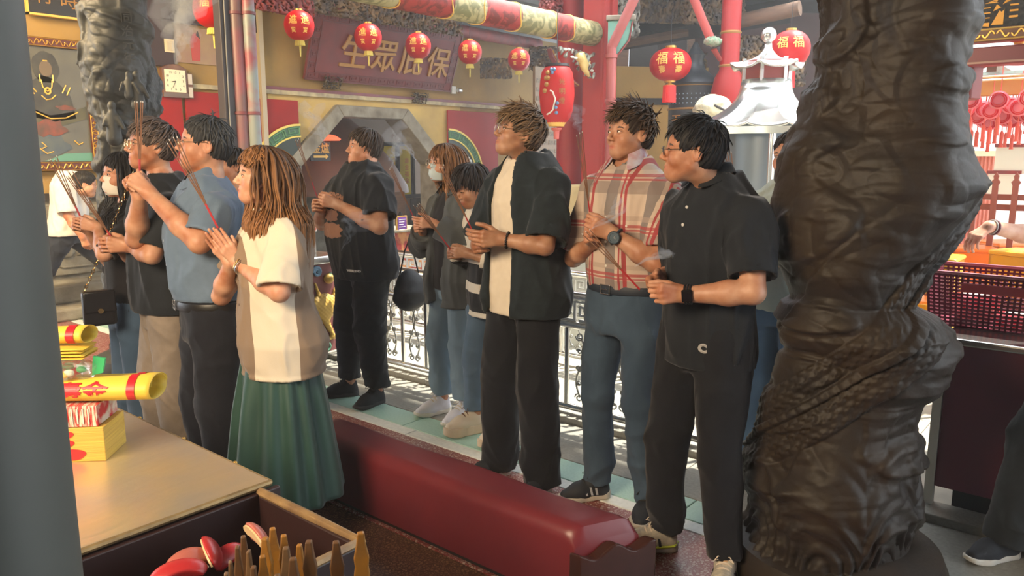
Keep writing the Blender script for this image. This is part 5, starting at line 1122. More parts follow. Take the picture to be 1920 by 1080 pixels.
        V = V+N*(dsp*mm*amp*1.35)[:, None]
        me = npmesh(name, V, F); o = link_mesh(name, me, s.root, mt)
        if label: o['label'] = label
        return o
    def cap(s, style, amp=.0035, seed=3, res=.0042):
        """solid underlayer of hair hugging the scalp"""
        vol = style.get('vol', 1.0); R = np.array([.100, .081, .092])*vol
        c = (-.014, 0, .034); f0 = ell(c, R+.002); fl = style.get('capfront', .070); zl = style.get('caplow', -.055); back = style.get('long', 0)
        fs = [(f0, 0), (ell((-.045, 0, -.015), (.062*vol, .068*vol, .065)), .03)]
        f = uni_k(fs)
        face = ell((.105, 0, -.030), (.080, .078 if not s.fem else .070, fl+.035)); ear = cone((-.002, .10, -.012), (-.002, -.10, -.012), style.get('ear', .028))
        lowc = ell((.02, 0, -.12), (.09, .12, .085))
        ff = sub(sub(f, face, .010), lowc, .012)
        if style.get('ear', .028) > 0: ff = sub(ff, ear, .008)
        ff = inter(ff, lambda P: f32(zl)-P[:, 2])
        V, F = mesh_sdf(ff, (-.15, -.12, -.13), (.12, .12, .16), res); N = vnormals(V, F)
        k = unit(style.get('crown', (-.45, .05, .85))); q = unit_rows(V-np.array(c)); th = np.arccos(np.clip(q@k, -1, 1)); a = unit(np.cross(k, [0, 1, 0.])); b = np.cross(k, a); ph = np.arctan2(q@a, q@b)
        V = V+N*((np.sin(ph*31+2*np.sin(th*3))*.5+np.sin(ph*53+th*4)*.5)*amp*np.clip(th*1.5, 0, 1))[:, None]
        me = npmesh('hair', V*s.hs@s.HM+s.HC, F); C = np.array(style['col'])*(.75+.25*np.sin(ph*40+th*3))[:, None]; set_col(me, C)
        return link_mesh('hair', me, s.root, hairmat())
    def hair(s, N=260, seed=2, **st):
        o = s.cap(st, seed=seed) if st.get('usecap', True) else None
        h = hair_mesh('hair_locks', o or s.root, s.HM*s.hs, s.HC, N, st, hairmat(), seed)
        return o
    def glasses(s, mt, r=.019, rd=1.0, y=.032, thick=.0011, lens=None):
        mb = MB(); H = s.H
        for sd in (1, -1):
            pts = []
            for i in range(21):
                a = 2*math.pi*i/20; cx, cz = math.cos(a), math.sin(a); p = 2.6
                q = (abs(cx)**p+abs(cz)**p)**(-1/p); pts.append(H((.101-.25*(y+cx*q*r-.02)**2*10, sd*(y+cx*q*r), .002+cz*q*r*rd)))
            mb.tube(pts, thick, 6, False)
            mb.tube([H((.095, sd*(y+r), .006)), H((.060, sd*.073, .008)), H((-.005, sd*.079, .010)), H((-.022, sd*.079, -.004))], thick*1.1, 6)
        mb.tube([H((.101, y-r, .006)), H((.107, 0, .009)), H((.101, -(y-r), .006))], thick*1.1, 6)
        g = mb.build('glasses', mt, s.root, True)
        if lens:
            mb = MB()
            for sd in (1, -1):
                pts = [H((.100, sd*(y+math.cos(a)*r*.97), .002+math.sin(a)*r*rd*.97)) for a in np.linspace(0, 2*math.pi, 17)[:-1]]; n = len(pts)
                fw = (np.array([1, 0, 0])@s.HM)*.001
                mb.add(pts+[p+fw for p in pts], [tuple(range(n))[::-1], tuple(range(n, 2*n))]+[(i, (i+1) % n, n+(i+1) % n, n+i) for i in range(n)])
            mb.build('lens', lens, g, False)
        return g
    def ring(s, name, c, ax, r, t, mt, n=24, n2=8, ell_=(1, 1)):
        ax = unit(ax); a = unit(np.cross(ax, [.3, .2, .9])); b = np.cross(ax, a); mb = MB()
        mb.tube([np.asarray(c)+r*(a*math.cos(v)*ell_[0]+b*math.sin(v)*ell_[1]) for v in np.linspace(0, 2*math.pi, n)], t, n2, False)
        return mb.build(name, mt, s.root, True)
    def belt(s, mt, buckle=None, z=1.0, off=.022):
        Z, A, B, X = s.torso_prof(); zz = z*s.k; a, b, x = (np.interp(zz, Z, q) for q in (A, B, X)); mb = MB()
        pts = [(x+(a+off)*math.cos(t), (b+off)*math.sin(t), zz) for t in np.linspace(0, 2*math.pi, 41)]
        mb.tube(pts, (.0035) if False else [(.003, .018)]*41, 8, False, flat=(0, 0, 1)); o = mb.build('belt', mt, s.root, True)
        if buckle:
            mb = MB(); X0 = x+a+off+.003
            for lo, hi in (((X0, -.026, zz-.021), (X0+.005, .026, zz-.016)), ((X0, -.026, zz+.016), (X0+.005, .026, zz+.021)), ((X0, -.026, zz-.02), (X0+.005, -.021, zz+.02)), ((X0, .021, zz-.02), (X0+.005, .026, zz+.02)), ((X0+.002, -.024, zz-.002), (X0+.006, .01, zz+.002))): mb.box(lo, hi)
            mb.build('buckle', buckle, o, False, .001)
        return o
INC_TIP = None
def incense(a, b, n, label, group, spread=.012, seed=0, ln=None, r=.0021):
    """sticks from hand point a to tip b (world); each stick a thing"""
    global INC_TIP
    if INC_TIP is None: INC_TIP = (mat('incense_paste', (.20, .10, .06), .9, bump=(400, .3, .001)), mat('incense_bamboo', (.42, .03, .04), .6), mat('incense_ash', (.55, .53, .5), .9))
    rr = np.random.default_rng(seed); a = np.asarray(a, float); b = np.asarray(b, float); d = unit(b-a); s_ = unit(np.cross(d, Fv)); t_ = np.cross(d, s_)
    for i in range(n):
        o1 = s_*(i-(n-1)/2)*spread*.12+t_*rr.normal()*.001; o2 = s_*(i-(n-1)/2)*spread+t_*rr.normal()*spread*.4; L_ = np.linalg.norm(b-a)*rr.uniform(.94, 1.0)
        p0 = a+o1-d*.05; p1 = a+o1+d*.05; p2 = a+unit(b+o2-a-o1)*L_+o1; p3 = p2+d*.006
        mb = MB(); mb.bar((0, 0, 0), p1-p0, r*.8, n=6); o = mb.build('incense_stick', INC_TIP[1], None, True, loc=p0); tag(o, ('leftmost', 'middle', 'rightmost')[n-1-i] + ' of three: ' + label if n == 3 else ('leftmost', 'second', 'third', 'rightmost')[n-1-i] + ' of four from the left: ' + label, 'incense stick', group)
        mb = MB(); mb.bar(p1-p0, p2-p0, r, n=6); mb.build('paste', INC_TIP[0], o, True)
        mb = MB(); mb.bar(p2-p0, p3-p0, r, r*.6, n=6); mb.build('ash', INC_TIP[2], o, True)
# ---------------------------------------------------------------- round lanterns on the row before the signboard
def lantern(lab, c, r, ry=1.0, tassel='yellow', chars='進寶', grp='round red lanterns', yaw=None):
    t = thing('red_lantern', lab, 'lantern', c, math.atan2(-c[1], -c[0]), grp); n = 32; m_ = 18; V = []
    for j in range(m_+1):
        ph = .22+(math.pi-.44)*j/m_
        for i in range(n): a = 2*math.pi*i/n; q = r*math.sin(ph)**.9*(1+.018*(abs(math.sin(a*8))-.5)); V.append((q*math.cos(a), q*math.sin(a), -r*ry*math.cos(ph)))
    F = [(j*n+i, j*n+(i+1) % n, (j+1)*n+(i+1) % n, (j+1)*n+i) for j in range(m_) for i in range(n)]
    mb = MB(); mb.add(V, F); mb.build('silk_body', M['lred'], t, True)
    zb = -r*ry*.975; zt = -zb; rc = r*.26
    mb = MB(); mb.lathe([(rc, zt-.01), (rc*1.05, zt), (rc*1.0, zt+r*.10), (rc*.7, zt+r*.10)], n=20); mb.build('top_cap', M['gold'], t, True)
    mb = MB(); mb.lathe([(rc*.7, zb+.01), (rc*1.05, zb), (rc*1.0, zb-r*.08)], n=20); mb.build('bottom_cap', M['gold'], t, True)
    mb = MB()
    if tassel == 'yellow':
        for i in range(18): a = i*2*math.pi/18; mb.bar((rc*.95*math.cos(a), rc*.95*math.sin(a), zb-r*.04), (rc*1.15*math.cos(a), rc*1.15*math.sin(a), zb-r*.34), .010*r/.15, n=5)
        tag(mb.build('fringe', M['yel'], t, True), kind='stuff'); mb = MB(); mb.bar((0, 0, zb), (0, 0, zb-r*1.05), .012*r/.15, .006, n=6); mb.build('tassel', M['yel'], t, True)
    elif tassel == 'red':
        for i in range(30): a = i*2*math.pi/30; mb.bar((rc*.9*math.cos(a), rc*.9*math.sin(a), zb-r*.22), (rc*1.0*math.cos(a), rc*1.0*math.sin(a), zb-r*1.02), .016*r/.2, n=5)
        tag(mb.build('fringe', mat('bright_red_fringe', (.75, .02, .02), .6), t, True), kind='stuff'); mb = MB(); mb.lathe([(rc*.5, zb), (rc*.3, zb-r*.12), (rc*.95, zb-r*.2), (rc*.95, zb-r*.24)], n=16); mb.build('tassel_top', M['goldp'], t, True)
    mb = MB(); mb.bar((0, 0, zt+r*.1), (0, 0, zt+r*.1+.35), .003, n=4); mb.build('cord', M['black'], t)
    def cur(x, y):
        a = x/r; ph = math.asin(max(-.95, min(.95, y/(r*ry)))); q = r*math.cos(ph)**.9*1.012; p = np.array([q*math.cos(a), q*math.sin(a), r*ry*math.sin(ph)]); return p, unit(p)
    for k_, ch in enumerate(chars):
        for w_ in (-1, 1): text_on(ch, r*(.62 if k_ == 0 else .36), t, M['goldp'], (0, 0, 0), X_, Z_, .002, 'gilt_character', bold=.001, curve=lambda x, y, w_=w_, k_=k_: cur(x+w_*r*.42-(0), y+(r*.22*ry if k_ == 0 else -r*.42*ry)))
    return t
lab = ['first small red lantern from the left hanging over the red signboard', 'second small red lantern hanging over the red signboard', 'third small red lantern hanging before the signboard characters', 'fourth small red lantern hanging at the right end of the signboard', 'fifth small red lantern hanging right of the signboard']
for i, (px_, py_) in enumerate(((561, 48), (690, 70), (784, 86), (881, 98), (973, 112))): lantern(lab[i], ony(px_, py_, 6.8), .150, .98)
lantern('small red lantern partly hidden at top left by the dark square post', ony(398, 18, 6.6), .165, .98, chars='福')
lantern('wide flattened red lantern with red fringe above the spiky-haired man', atd(1257, 121, 8.3), .225, .78, 'red', '福壽', 'large red lanterns')
lantern('glowing red lantern peeking out left of the dark foreground column', atd(1482, 92, 7.4), .185, .95, 'red', '福', 'large red lanterns')
lantern('large red lantern at the upper right edge before the black sign', atd(1918, 38, 4.6), .13, 1.0, 'red', '壽', 'large red lanterns')
# tall drum lantern with painted dragon
c = atd(1044, 176, 7.6); t = thing('dragon_lantern', 'tall barrel-shaped red lantern painted with a dragon beside the red column', 'lantern', c, math.atan2(-c[1], -c[0]))
mb = MB(); R_ = .165; mb.lathe([(.075, -.30), (.10, -.275), (.135, -.235), (.16, -.16), (R_+.01, 0), (.165, .13), (.15, .21), (.12, .255), (.10, .26)], n=36); mb.build('barrel', mat('bright_red_paper', (.42, .006, .006), .5, spec=.3), t, True)
mb = MB(); mb.lathe([(.10, .255), (.125, .26), (.12, .285), (.06, .29)], n=24); mb.build('top_ring', M['black'], t, True); mb = MB(); mb.lathe([(.11, -.262), (.08, -.30), (.078, -.315), (.03, -.318)], n=24); mb.build('bottom_ring', M['goldp'], t, True)
mb = MB(); mb.lathe([(.05, -.33), (.055, -.345), (.03, -.36), (.026, -.44)], n=16); mb.build('tassel', mat('pink_white_tassel', (.55, .12, .10), .6), t, True); mb = MB(); mb.bar((0, 0, .29), (0, 0, .8), .004, n=4); mb.build('cord', M['black'], t)
def on_b(a, z): q = np.interp(z, [-.235, -.16, 0, .13, .21], [.135, .16, R_+.01, .165, .15])+.003; return (q*math.cos(a), q*math.sin(a), z)
DY = mat('dragon_yellow', (.60, .42, .08), .5); DW = mat('dragon_white', (.62, .60, .52), .5); DBU = mat('dragon_blue', (.10, .18, .32), .5)
mb = MB(); pts = [(-.75, -.17), (-.60, -.18), (-.42, -.15), (-.25, -.12), (-.15, -.04), (-.28, .02), (-.42, .03), (-.40, .08), (-.25, .09)]; cs = [on_b(a, z) for a, z in pts]; mb.tube(np.array([np.array(cs[0])*(1-v)+np.array(cs[1])*v for v in (0,)]+[np.array(x) for x in cs]), [.010, .020, .026, .024, .020, .017, .014, .012, .012, .016][:len(cs)+1], 8); mb.build('dragon_body', DY, t, True)
mb = MB(); mb.tube([on_b(a, z) for a, z in ((-.70, -.205), (-.45, -.19), (-.24, -.165), (-.08, -.06), (-.24, .01), (-.38, .02))], .008, 6); mb.build('dragon_belly', DW, t, True)
mb = MB()
for a, z in ((-.05, -.14), (-.02, -.19), (.03, -.10), (-.3, .19), (-.18, .22), (-.36, .22)): mb.ball(on_b(a, z), .018, 8, 6)
tag(mb.build('wave_crest', DBU, t, True), kind='stuff')
mb = MB()
for a, z in ((-.62, .08), (-.68, .14), (-.55, .14), (-.6, .19), (-.72, .02)): mb.ball(on_b(a, z), .024, 8, 6)
tag(mb.build('painted_flower', M['dgold'], t, True), kind='stuff')
for k_, ch in enumerate('光明燈'): text_on(ch, .065, t, M['dgold'], (0, 0, 0), X_, Z_, .002, 'gilt_character', curve=lambda x, y, k_=k_: (np.array(on_b(.30+x/R_, y+.10-k_*.09)), unit([math.cos(.3), math.sin(.3), 0])))
# ---------------------------------------------------------------- painted beam, column, brackets
def strip_mat(name, specs, base):
    m = bpy.data.materials.new(name); m.use_nodes = True; nt = m.node_tree; N = nt.nodes; L = nt.links; b = N['Principled BSDF']; b.inputs['Roughness'].default_value = .5
    tc = N.new('ShaderNodeTexCoord'); sp = N.new('ShaderNodeSeparateXYZ'); L.new(tc.outputs['Object'], sp.inputs[0]); cr = N.new('ShaderNodeValToRGB'); cr.color_ramp.interpolation = 'CONSTANT'
    mr = N.new('ShaderNodeMapRange'); mr.inputs[1].default_value = 0; mr.inputs[2].default_value = specs[-1][0]; L.new(sp.outputs[0], mr.inputs[0]); L.new(mr.outputs[0], cr.inputs[0])
    T_ = specs[-1][0]; els = cr.color_ramp.elements
    while len(els) < len(specs)-1: els.new(.5)
    for i, (x, c_) in enumerate(specs[:-1]): els[i].position = x/T_; els[i].color = (*c_, 1)
    nz = N.new('ShaderNodeTexNoise'); nz.inputs['Scale'].default_value = 9; nz.inputs['Detail'].default_value = 8; nz.inputs['Distortion'].default_value = 1.4; L.new(tc.outputs['Object'], nz.inputs[0])
    mr2 = N.new('ShaderNodeMapRange'); mr2.inputs[1].default_value = .46; mr2.inputs[2].default_value = .56; L.new(nz.outputs[0], mr2.inputs[0])
    mx = N.new('ShaderNodeMix'); mx.data_type = 'RGBA'; mx.blend_type = 'MULTIPLY'; L.new(cr.outputs[0], mx.inputs[6]); mx.inputs[7].default_value = (*base, 1); L.new(mr2.outputs[0], mx.inputs[0]); L.new(mx.outputs[2], b.inputs['Base Color']); return m
PG = (.34, .29, .14); PR_ = (.28, .025, .02)
BM = strip_mat('painted_beam', [(0, PG), (.5, PR_), (1.0, PG), (1.55, PR_), (2.15, PG), (2.55, PR_), (3.05, PG), (3.6, PR_), (3.9, PG), (4.5, PG)], (.45, .50, .42))
cb = atd(1112, 70, 8.2); X1 = cb[0]; Yb_ = cb[1]; zb_ = cb[2]
t = thing('painted_beam', 'thick round beam painted in red and gold running to the red column', 'beam', (X1-4.4, Yb_, zb_+.035)); mb = MB(); mb.bar((0, 0, 0), (4.4, 0, 0), .128, n=28); mb.build('beam', BM, t, True)
for x_ in (.5, 1.0, 1.55, 2.15, 2.55, 3.05, 3.6, 3.9): mb = MB(); mb.tube([(x_+.03*math.cos(3*a), .130*math.cos(a), .130*math.sin(a)) for a in np.linspace(0, 2*math.pi, 25)], .006, 5, False); mb.build('gold_band', M['goldp'], t, True)
RC = mat('sunny_red_paint', (.34, .022, .018), .45, noise=((.26, .02, .018), 2, .3), spec=.3)
t = thing('red_column', 'tall square red column where the painted beam ends', 'column', (X1+.14, Yb_, 0)); mb = MB(); mb.box((-.15, -.13, 1.22), (.15, .13, 4.2)); mb.build('shaft', RC, t, bevel=.02); mb = MB(); mb.box((-.17, -.16, 0), (.30, .3, 1.22)); mb.build('stone_base', mat('yellow_stone', (.52, .42, .22), .75, noise=((.36, .28, .15), 6, .3), bump=(20, .3, .006)), t, bevel=.02); mb = MB(); mb.box((-.02, -.16, 1.25), (.02, -.13, 4.0)); mb.box((-.15, -.15, 1.25), (-.13, -.13, 4.0)); mb.build('moulding', RC, t)
q = atd(1068, 300, 9.0); t = thing('red_column', 'round dark red column just left of the square red column', 'column', (q[0], q[1], 0)); mb = MB(); mb.bar((0, 0, 0), (0, 0, 4.2), .155, n=28); mb.build('shaft', M['redcol'], t, True); mb = MB(); mb.lathe([(.24, 0), (.24, .1), (.17, .18)], n=28); mb.build('base', M['stone'], t, True)
# carved bird bracket under the beam
t = thing('carved_bracket', 'carved golden bird bracket under the right end of the painted beam', 'bracket', (X1-.35, Yb_-.02, zb_-.16))
V, F = mesh_sdf(lambda P: np.maximum(np.maximum(np.abs(P[:, 1])-.04, np.maximum(P[:, 2]-0, -P[:, 2]-.30*np.clip((P[:, 0]+.25)/.6, .2, 1)**.7)), np.maximum(np.abs(P[:, 0])-.32, .03-.06*np.abs(wav(P, 13, 21)))), (-.36, -.06, -.34), (.36, .06, .02), .011); link_mesh('fretwork', npmesh('fretwork', V, F), t, mat('painted_white_green', (.40, .44, .36), .6, noise=((.10, .07, .06), 14, .1)))
BG = mat('bird_gold', (.62, .46, .16), .5); f = uni([ell((.08, -.05, -.16), (.09, .035, .045), rot_axes(0, -.9)), cone((.14, -.055, -.23), (.17, -.055, -.26), .025, .012), cone((.0, -.05, -.08), (.10, -.05, -.15), .045, .03), cone((.05, -.05, -.05), (.12, -.05, -.14), .03, .03), cone((.12, -.05, -.17), (.20, -.05, -.11), .02, .008)], .02); V, F = mesh_sdf(f, (-.1, -.12, -.32), (.28, .02, .04), .008); link_mesh('bird', npmesh('bird', V, F), t, BG)
mb = MB()
for k_ in range(9): a = (-.25+.06*k_, -.055, -.03-.02*k_+.03*math.sin(k_*2)); mb.ball(a, (.032, .012, .014), 8, 5)
tag(mb.build('leaf', mat('pale_leaf', (.50, .52, .44), .6), t, True), kind='stuff')
t = thing('frame_edge', 'dark red carved edge board below the bird bracket', 'trim board', (X1-.35, Yb_+.05, zb_-.2)); mb = MB(); mb.prism([(-.36, .02), (-.33, -.06), (-.1, -.26), (.1, -.33), (.15, -.30), (-.06, -.22), (-.28, -.03)], -.03, .03, 'y'); mb.build('edge', M['maroon'], t, bevel=.006); mb = MB(); mb.tube([(-.34, -.035, .0), (-.3, -.035, -.06), (-.08, -.035, -.245), (.12, -.035, -.315)], .008, 5); mb.build('bead', M['dgold'], t, True)
# teal fish-mouth bracket and pink pipe
q = atd(1140, 70, 8.0); t = thing('teal_bracket', 'teal painted corner bracket right of the red column', 'bracket', q, math.radians(-60)); mb = MB(); mb.prism([(0, .16), (.24, .16), (.26, .08), (.20, -.06), (.10, -.18), (.02, -.26), (0, -.26)], -.05, .05, 'y'); mb.build('bracket', mat('teal_paint', (.12, .34, .27), .55, noise=((.20, .42, .34), 9, .2)), t, bevel=.01); mb = MB(); mb.tube([(.25, -.055, .14), (.22, -.055, -.04), (.12, -.055, -.17), (.01, -.055, -.26)], .010, 5); mb.build('rim', M['carvered'], t, True)
mb = MB(); mb.box((-.02, -.07, .16), (.28, .07, .21)); mb.build('cap', M['stonew'], t, bevel=.008)
PP = mat('pink_pipe', (.38, .09, .08), .5, noise=((.30, .07, .065), 3, .3)); p1, p2, p3 = atd(1193, -10, 7.7), atd(1147, 88, 7.9), atd(1151, 420, 7.9); p3 = np.array([p2[0], p2[1], .2])
t = thing('rain_pipe', 'pink painted rain pipe descending beside the square red column', 'pipe', p3); mb = MB(); mb.bar(p1-p3, p2-p3, .050, n=14); mb.bar(p2-p3, (0, 0, 0), .050, n=14); mb.ball(p2-p3, .052, 14, 10); mb.build('pipe', PP, t, True)
for z_ in (1.9, 1.0, 2.35): mb = MB(); mb.lathe([(.052, z_-.02), (.062, z_-.018), (.062, z_+.018), (.052, z_+.02)], n=16, cap=False); mb.build('joint', PP, t, True)
# lattice board with rows of names
a = ony(1003, 215, 7.6); b_ = ony(1062, 350, 7.6); t = thing('name_board', 'brown wooden donor board with rows of small characters behind the tall lantern', 'board', (a[0], 7.6, 0)); w_ = b_[0]-a[0]; mb = MB(); mb.box((0, 0, 0), (w_, .05, 2.9)); mb.build('board', mat('name_board_wood', (.22, .14, .06), .5, noise=((.20, .12, .06), 5, .2)), t, bevel=.006)
mb = MB()
for i in range(14):
    for j in range(5): mb.box((.04+j*w_/5.4, -.006, .9+i*.135), (.04+(j+.78)*w_/5.4, 0, .965+i*.135))
tag(mb.build('name_row', mat('dark_name_rows', (.08, .05, .03), .6, noise=((.22, .15, .07), 60, .15)), t), kind='stuff'); mb = MB(); mb.box((w_-.07, -.012, .8), (w_, 0, 2.9)); mb.build('side_strip', M['black'], t)
text_on('一心誠敬保安四方平安如意', .06, t, mat('pale_ink', (.5, .48, .4), .6), (w_-.035, -.013, 1.8), X_, Z_, .002, vertical=True)
# ---------------------------------------------------------------- dark roof timbers
RW = M['dkwood']
mb = MB(); mb.box((-3, -4, 3.92), (4.9, 6.7, 4.05)); mb.box((-3, 6.7, 3.92), (12.5, 9.2, 4.05)); roof = tag(mb.build('ceiling', RW), kind='structure')
for i in range(9): mb = MB(); mb.box((-3, -2.6+i*1.35, 3.78), (4.9, -2.45+i*1.35, 3.92)); mb.build('rafter', RW, roof)
for i in range(14):
    mb = MB(); mb.box((-1.2+i*.55, 7.2, 3.60), (-1.11+i*.55, 9.2, 3.72)); mb.build('rafter_end', RW, roof)
mb = MB(); mb.box((6.1, 6.9, 3.6), (12.5, 12.6, 3.8)); tag(mb.build('ceiling_2', RW), kind='structure')
for (nm, l, a, b_, r_, m_) in (('round_purlin', 'reddish round purlin over the top of the ochre wall', (3.9, 8.2, 3.36), (10.5, 8.2, 3.36), .09, M['carvered']), ('dark_purlin', 'dark square purlin in front of the carved roof timbers', (3.5, 7.5, 3.62), (11, 7.5, 3.62), .12, RW), ('dark_purlin', 'dark purlin above the small lanterns nearest the viewer', (3.0, 6.85, 3.38), (10.5, 6.85, 3.38), .05, RW), ('dark_purlin', 'low dark crossbeam above the wide red lantern', tuple(atd(1150, 75, 9.5)), tuple(atd(1480, 20, 9.0)), .14, RW), ('dark_purlin', 'brown sloping timber above the ochre side wall', tuple(atd(1160, 84, 9.3)), tuple(atd(1290, 60, 9.2)), .05, M['wood']), ('round_purlin', 'pale brown round timber left of the dark column top', tuple(atd(1385, 40, 8.6)), tuple(atd(1500, 15, 8.2)), .08, M['wood'])):
    a = np.array(a); t = thing(nm, l, 'beam', a); mb = MB(); mb.bar((0, 0, 0), np.array(b_)-a, r_, n=12 if nm == 'round_purlin' else 4); mb.build('timber', m_, t, nm == 'round_purlin')
def carving(lab, c, w_, h_, d_, m_, seed, s_=9, yaw=0, th=.05, res=.016, taper=0):
    t = thing('roof_carving', lab, 'carving', c, yaw); f = lambda P: np.maximum(np.maximum(np.maximum(np.abs(P[:, 0])-w_/2*(1-taper*np.clip(-P[:, 2]/h_+.5, 0, 1)), np.abs(P[:, 2])-h_/2), np.abs(P[:, 1])-d_/2+.02*wav(P, s_*1.5, seed+1)), .02-th*np.abs(wav(P, s_, seed)))
    V, F = mesh_sdf(f, (-w_/2-.03, -d_/2-.05, -h_/2-.03), (w_/2+.03, d_/2+.05, h_/2+.03), res); link_mesh('fretwork', npmesh('fretwork', V, F), t, m_); return t
C2 = [('red carved valance at the top left above the first lantern', ony(520, 8, 7.3), .9, .18, .1, M['carvered'], 31), ('dark carved valance above the signboard left half', ony(640, 12, 7.7), 1.5, .25, .1, M['carve'], 32), ('dark carved valance above the signboard right half', ony(790, 36, 7.7), 1.5, .28, .1, M['carve'], 33), ('red carved scroll under the roof over the painted beam', ony(905, -8, 5.4), .6, .3, .1, M['carvered'], 34), ('red carved half round bracket above the beam end', atd(1045, 22, 8.6), .55, .34, .12, M['carvered'], 35),
      ('dark carved bracket hanging beside the fourth lantern', ony(930, 128, 8.2), .5, .32, .12, M['carve'], 36), ('dark carved bracket left of the dragon lantern', ony(1020, 110, 8.0), .5, .4, .14, M['carve'], 37), ('smoked carving left of the pink pipe top', atd(1165, 25, 8.4), .4, .5, .15, mat('white_flaked_carving', (.25, .24, .20), .7, noise=((.06, .05, .04), 9, .12)), 38), ('dark carving over the wide red lantern', atd(1250, 18, 9.0), .7, .3, .15, M['carve'], 39), ('dark carving right of the red ribbon bracket', atd(1400, 110, 8.8), .6, .5, .15, M['carve'], 40), ('dark carving beside the furnace ball finial', atd(1470, 120, 8.8), .5, .5, .15, M['carve'], 41), ('dark carved finial block above the drum shaped burner', atd(1300, 128, 9.2), .30, .36, .15, M['carve'], 42), ('dark timber carving over the crossbeam', atd(1340, 10, 8.7), .7, .4, .2, M['carve'], 43)]
for l, c, w_, h_, d_, m_, sd in C2: carving(l, c, w_, h_, d_, m_, sd, s_=15, yaw=0 if c[1] > 5 and c[0] < 8 else math.radians(-40), th=.075, res=.016)
# upper backing of dark boards over the right courtyard building
mb = MB(); a = atd(1130, -60, 10.5); 
t = thing('upper_boarding', 'dark boarded eave wall above the ochre side wall', 'boarding', (a[0], a[1], 0), math.radians(-42))
for i in range(14): mb = MB(); mb.box((i*.42, 0, 2.62), (i*.42+.40, .06, 4.4)); mb.build('board', M['dkwood'] if i % 3 else M['wood'], t)
# ---------------------------------------------------------------- ochre side wall and courtyard building on the right
a = atd(1135, 300, 9.6); yw = math.radians(-42)
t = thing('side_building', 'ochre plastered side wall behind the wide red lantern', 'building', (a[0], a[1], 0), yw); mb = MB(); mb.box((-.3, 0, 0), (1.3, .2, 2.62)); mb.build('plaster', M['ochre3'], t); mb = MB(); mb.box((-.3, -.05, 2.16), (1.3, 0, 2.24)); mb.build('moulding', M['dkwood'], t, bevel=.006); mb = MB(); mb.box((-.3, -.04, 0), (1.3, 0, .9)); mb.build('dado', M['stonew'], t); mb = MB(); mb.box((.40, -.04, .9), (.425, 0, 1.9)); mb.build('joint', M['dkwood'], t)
mb = MB(); mb.box((-.6, -1.3, 3.35), (6, .6, 3.5)); mb.build('eave_soffit', M['dkwood'], t); mb = MB(); mb.box((1.3, .25, 0), (6, .5, 4.2)); mb.build('rear_wall', mat('dark_red_wall', (.06, .02, .018), .7, noise=((.07, .03, .025), 3, .3)), t)
# drum shaped burner
c = atd(1300, 200, 8.8); t = thing('incense_furnace', 'black drum-shaped burner with gold characters under the roof', 'furnace', (c[0], c[1], 0), math.atan2(-c[1], -c[0])); BL_ = mat('furnace_black', (.022, .024, .030), .4, noise=((.045, .05, .06), 12, .2)); z0_ = 1.2; Rf = .28
mb = MB(); mb.lathe([(.30, 0), (.30, .5), (.24, .6), (.24, 1.3), (Rf, 1.5), (Rf, 2.30), (Rf+.01, 2.32)], n=32); mb.build('drum', BL_, t, True)
mb = MB(); mb.lathe([(Rf+.02, 2.32), (Rf+.05, 2.34), (Rf+.03, 2.37), (.22, 2.42), (.12, 2.5), (.09, 2.6), (.11, 2.66), (.05, 2.74), (.02, 2.8)], n=28); mb.build('lid', BL_, t, True)
for z_ in (2.32, 2.06, 1.58): mb = MB(); mb.lathe([(Rf, z_-.012), (Rf+.015, z_-.008), (Rf+.015, z_+.008), (Rf, z_+.012)], n=32, cap=False); mb.build('gilt_band', M['dgold'], t, True)
mb = MB()
for i in range(20):
    a_ = -1.6+i*3.2/19
    for z_ in (2.12, 2.17, 2.22): mb.ball((Rf*math.cos(a_)*1.01, Rf*math.sin(a_)*1.01, z_), .008, 6, 4)
tag(mb.build('rivet', mat('blue_rivet', (.25, .32, .42), .4, .3), t, True), kind='stuff')
OG = mat('orange_gold', (.62, .27, .05), .45, .2)
def curF(x, y): a_ = x/Rf; return np.array([Rf*1.005*math.cos(a_), Rf*1.005*math.sin(a_), 1.82+y]), np.array([math.cos(a_), math.sin(a_), 0])
for k_, ch in enumerate('天壇'): text_on(ch, .15, t, OG, (0, 0, 0), X_, Z_, .006, 'gilt_character', curve=lambda x, y, k_=k_: curF(x-.20, y+.10-k_*.2))
text_on('玉天祝壽', .11, t, OG, (0, 0, 0), X_, Z_, .006, 'gilt_characters', vertical=True, curve=lambda x, y: curF(x+.20, y))
mb = MB(); mb.tube([curF(.03+.035*math.sin(v*9), .20-.42*v)[0] for v in np.linspace(0, 1, 30)], .012, 6); mb.tube([curF(.03-.03*math.sin(v*11+1), .16-.36*v)[0] for v in np.linspace(0, 1, 30)], .008, 6); mb.build('gilt_dragon', M['dgold'], t, True)
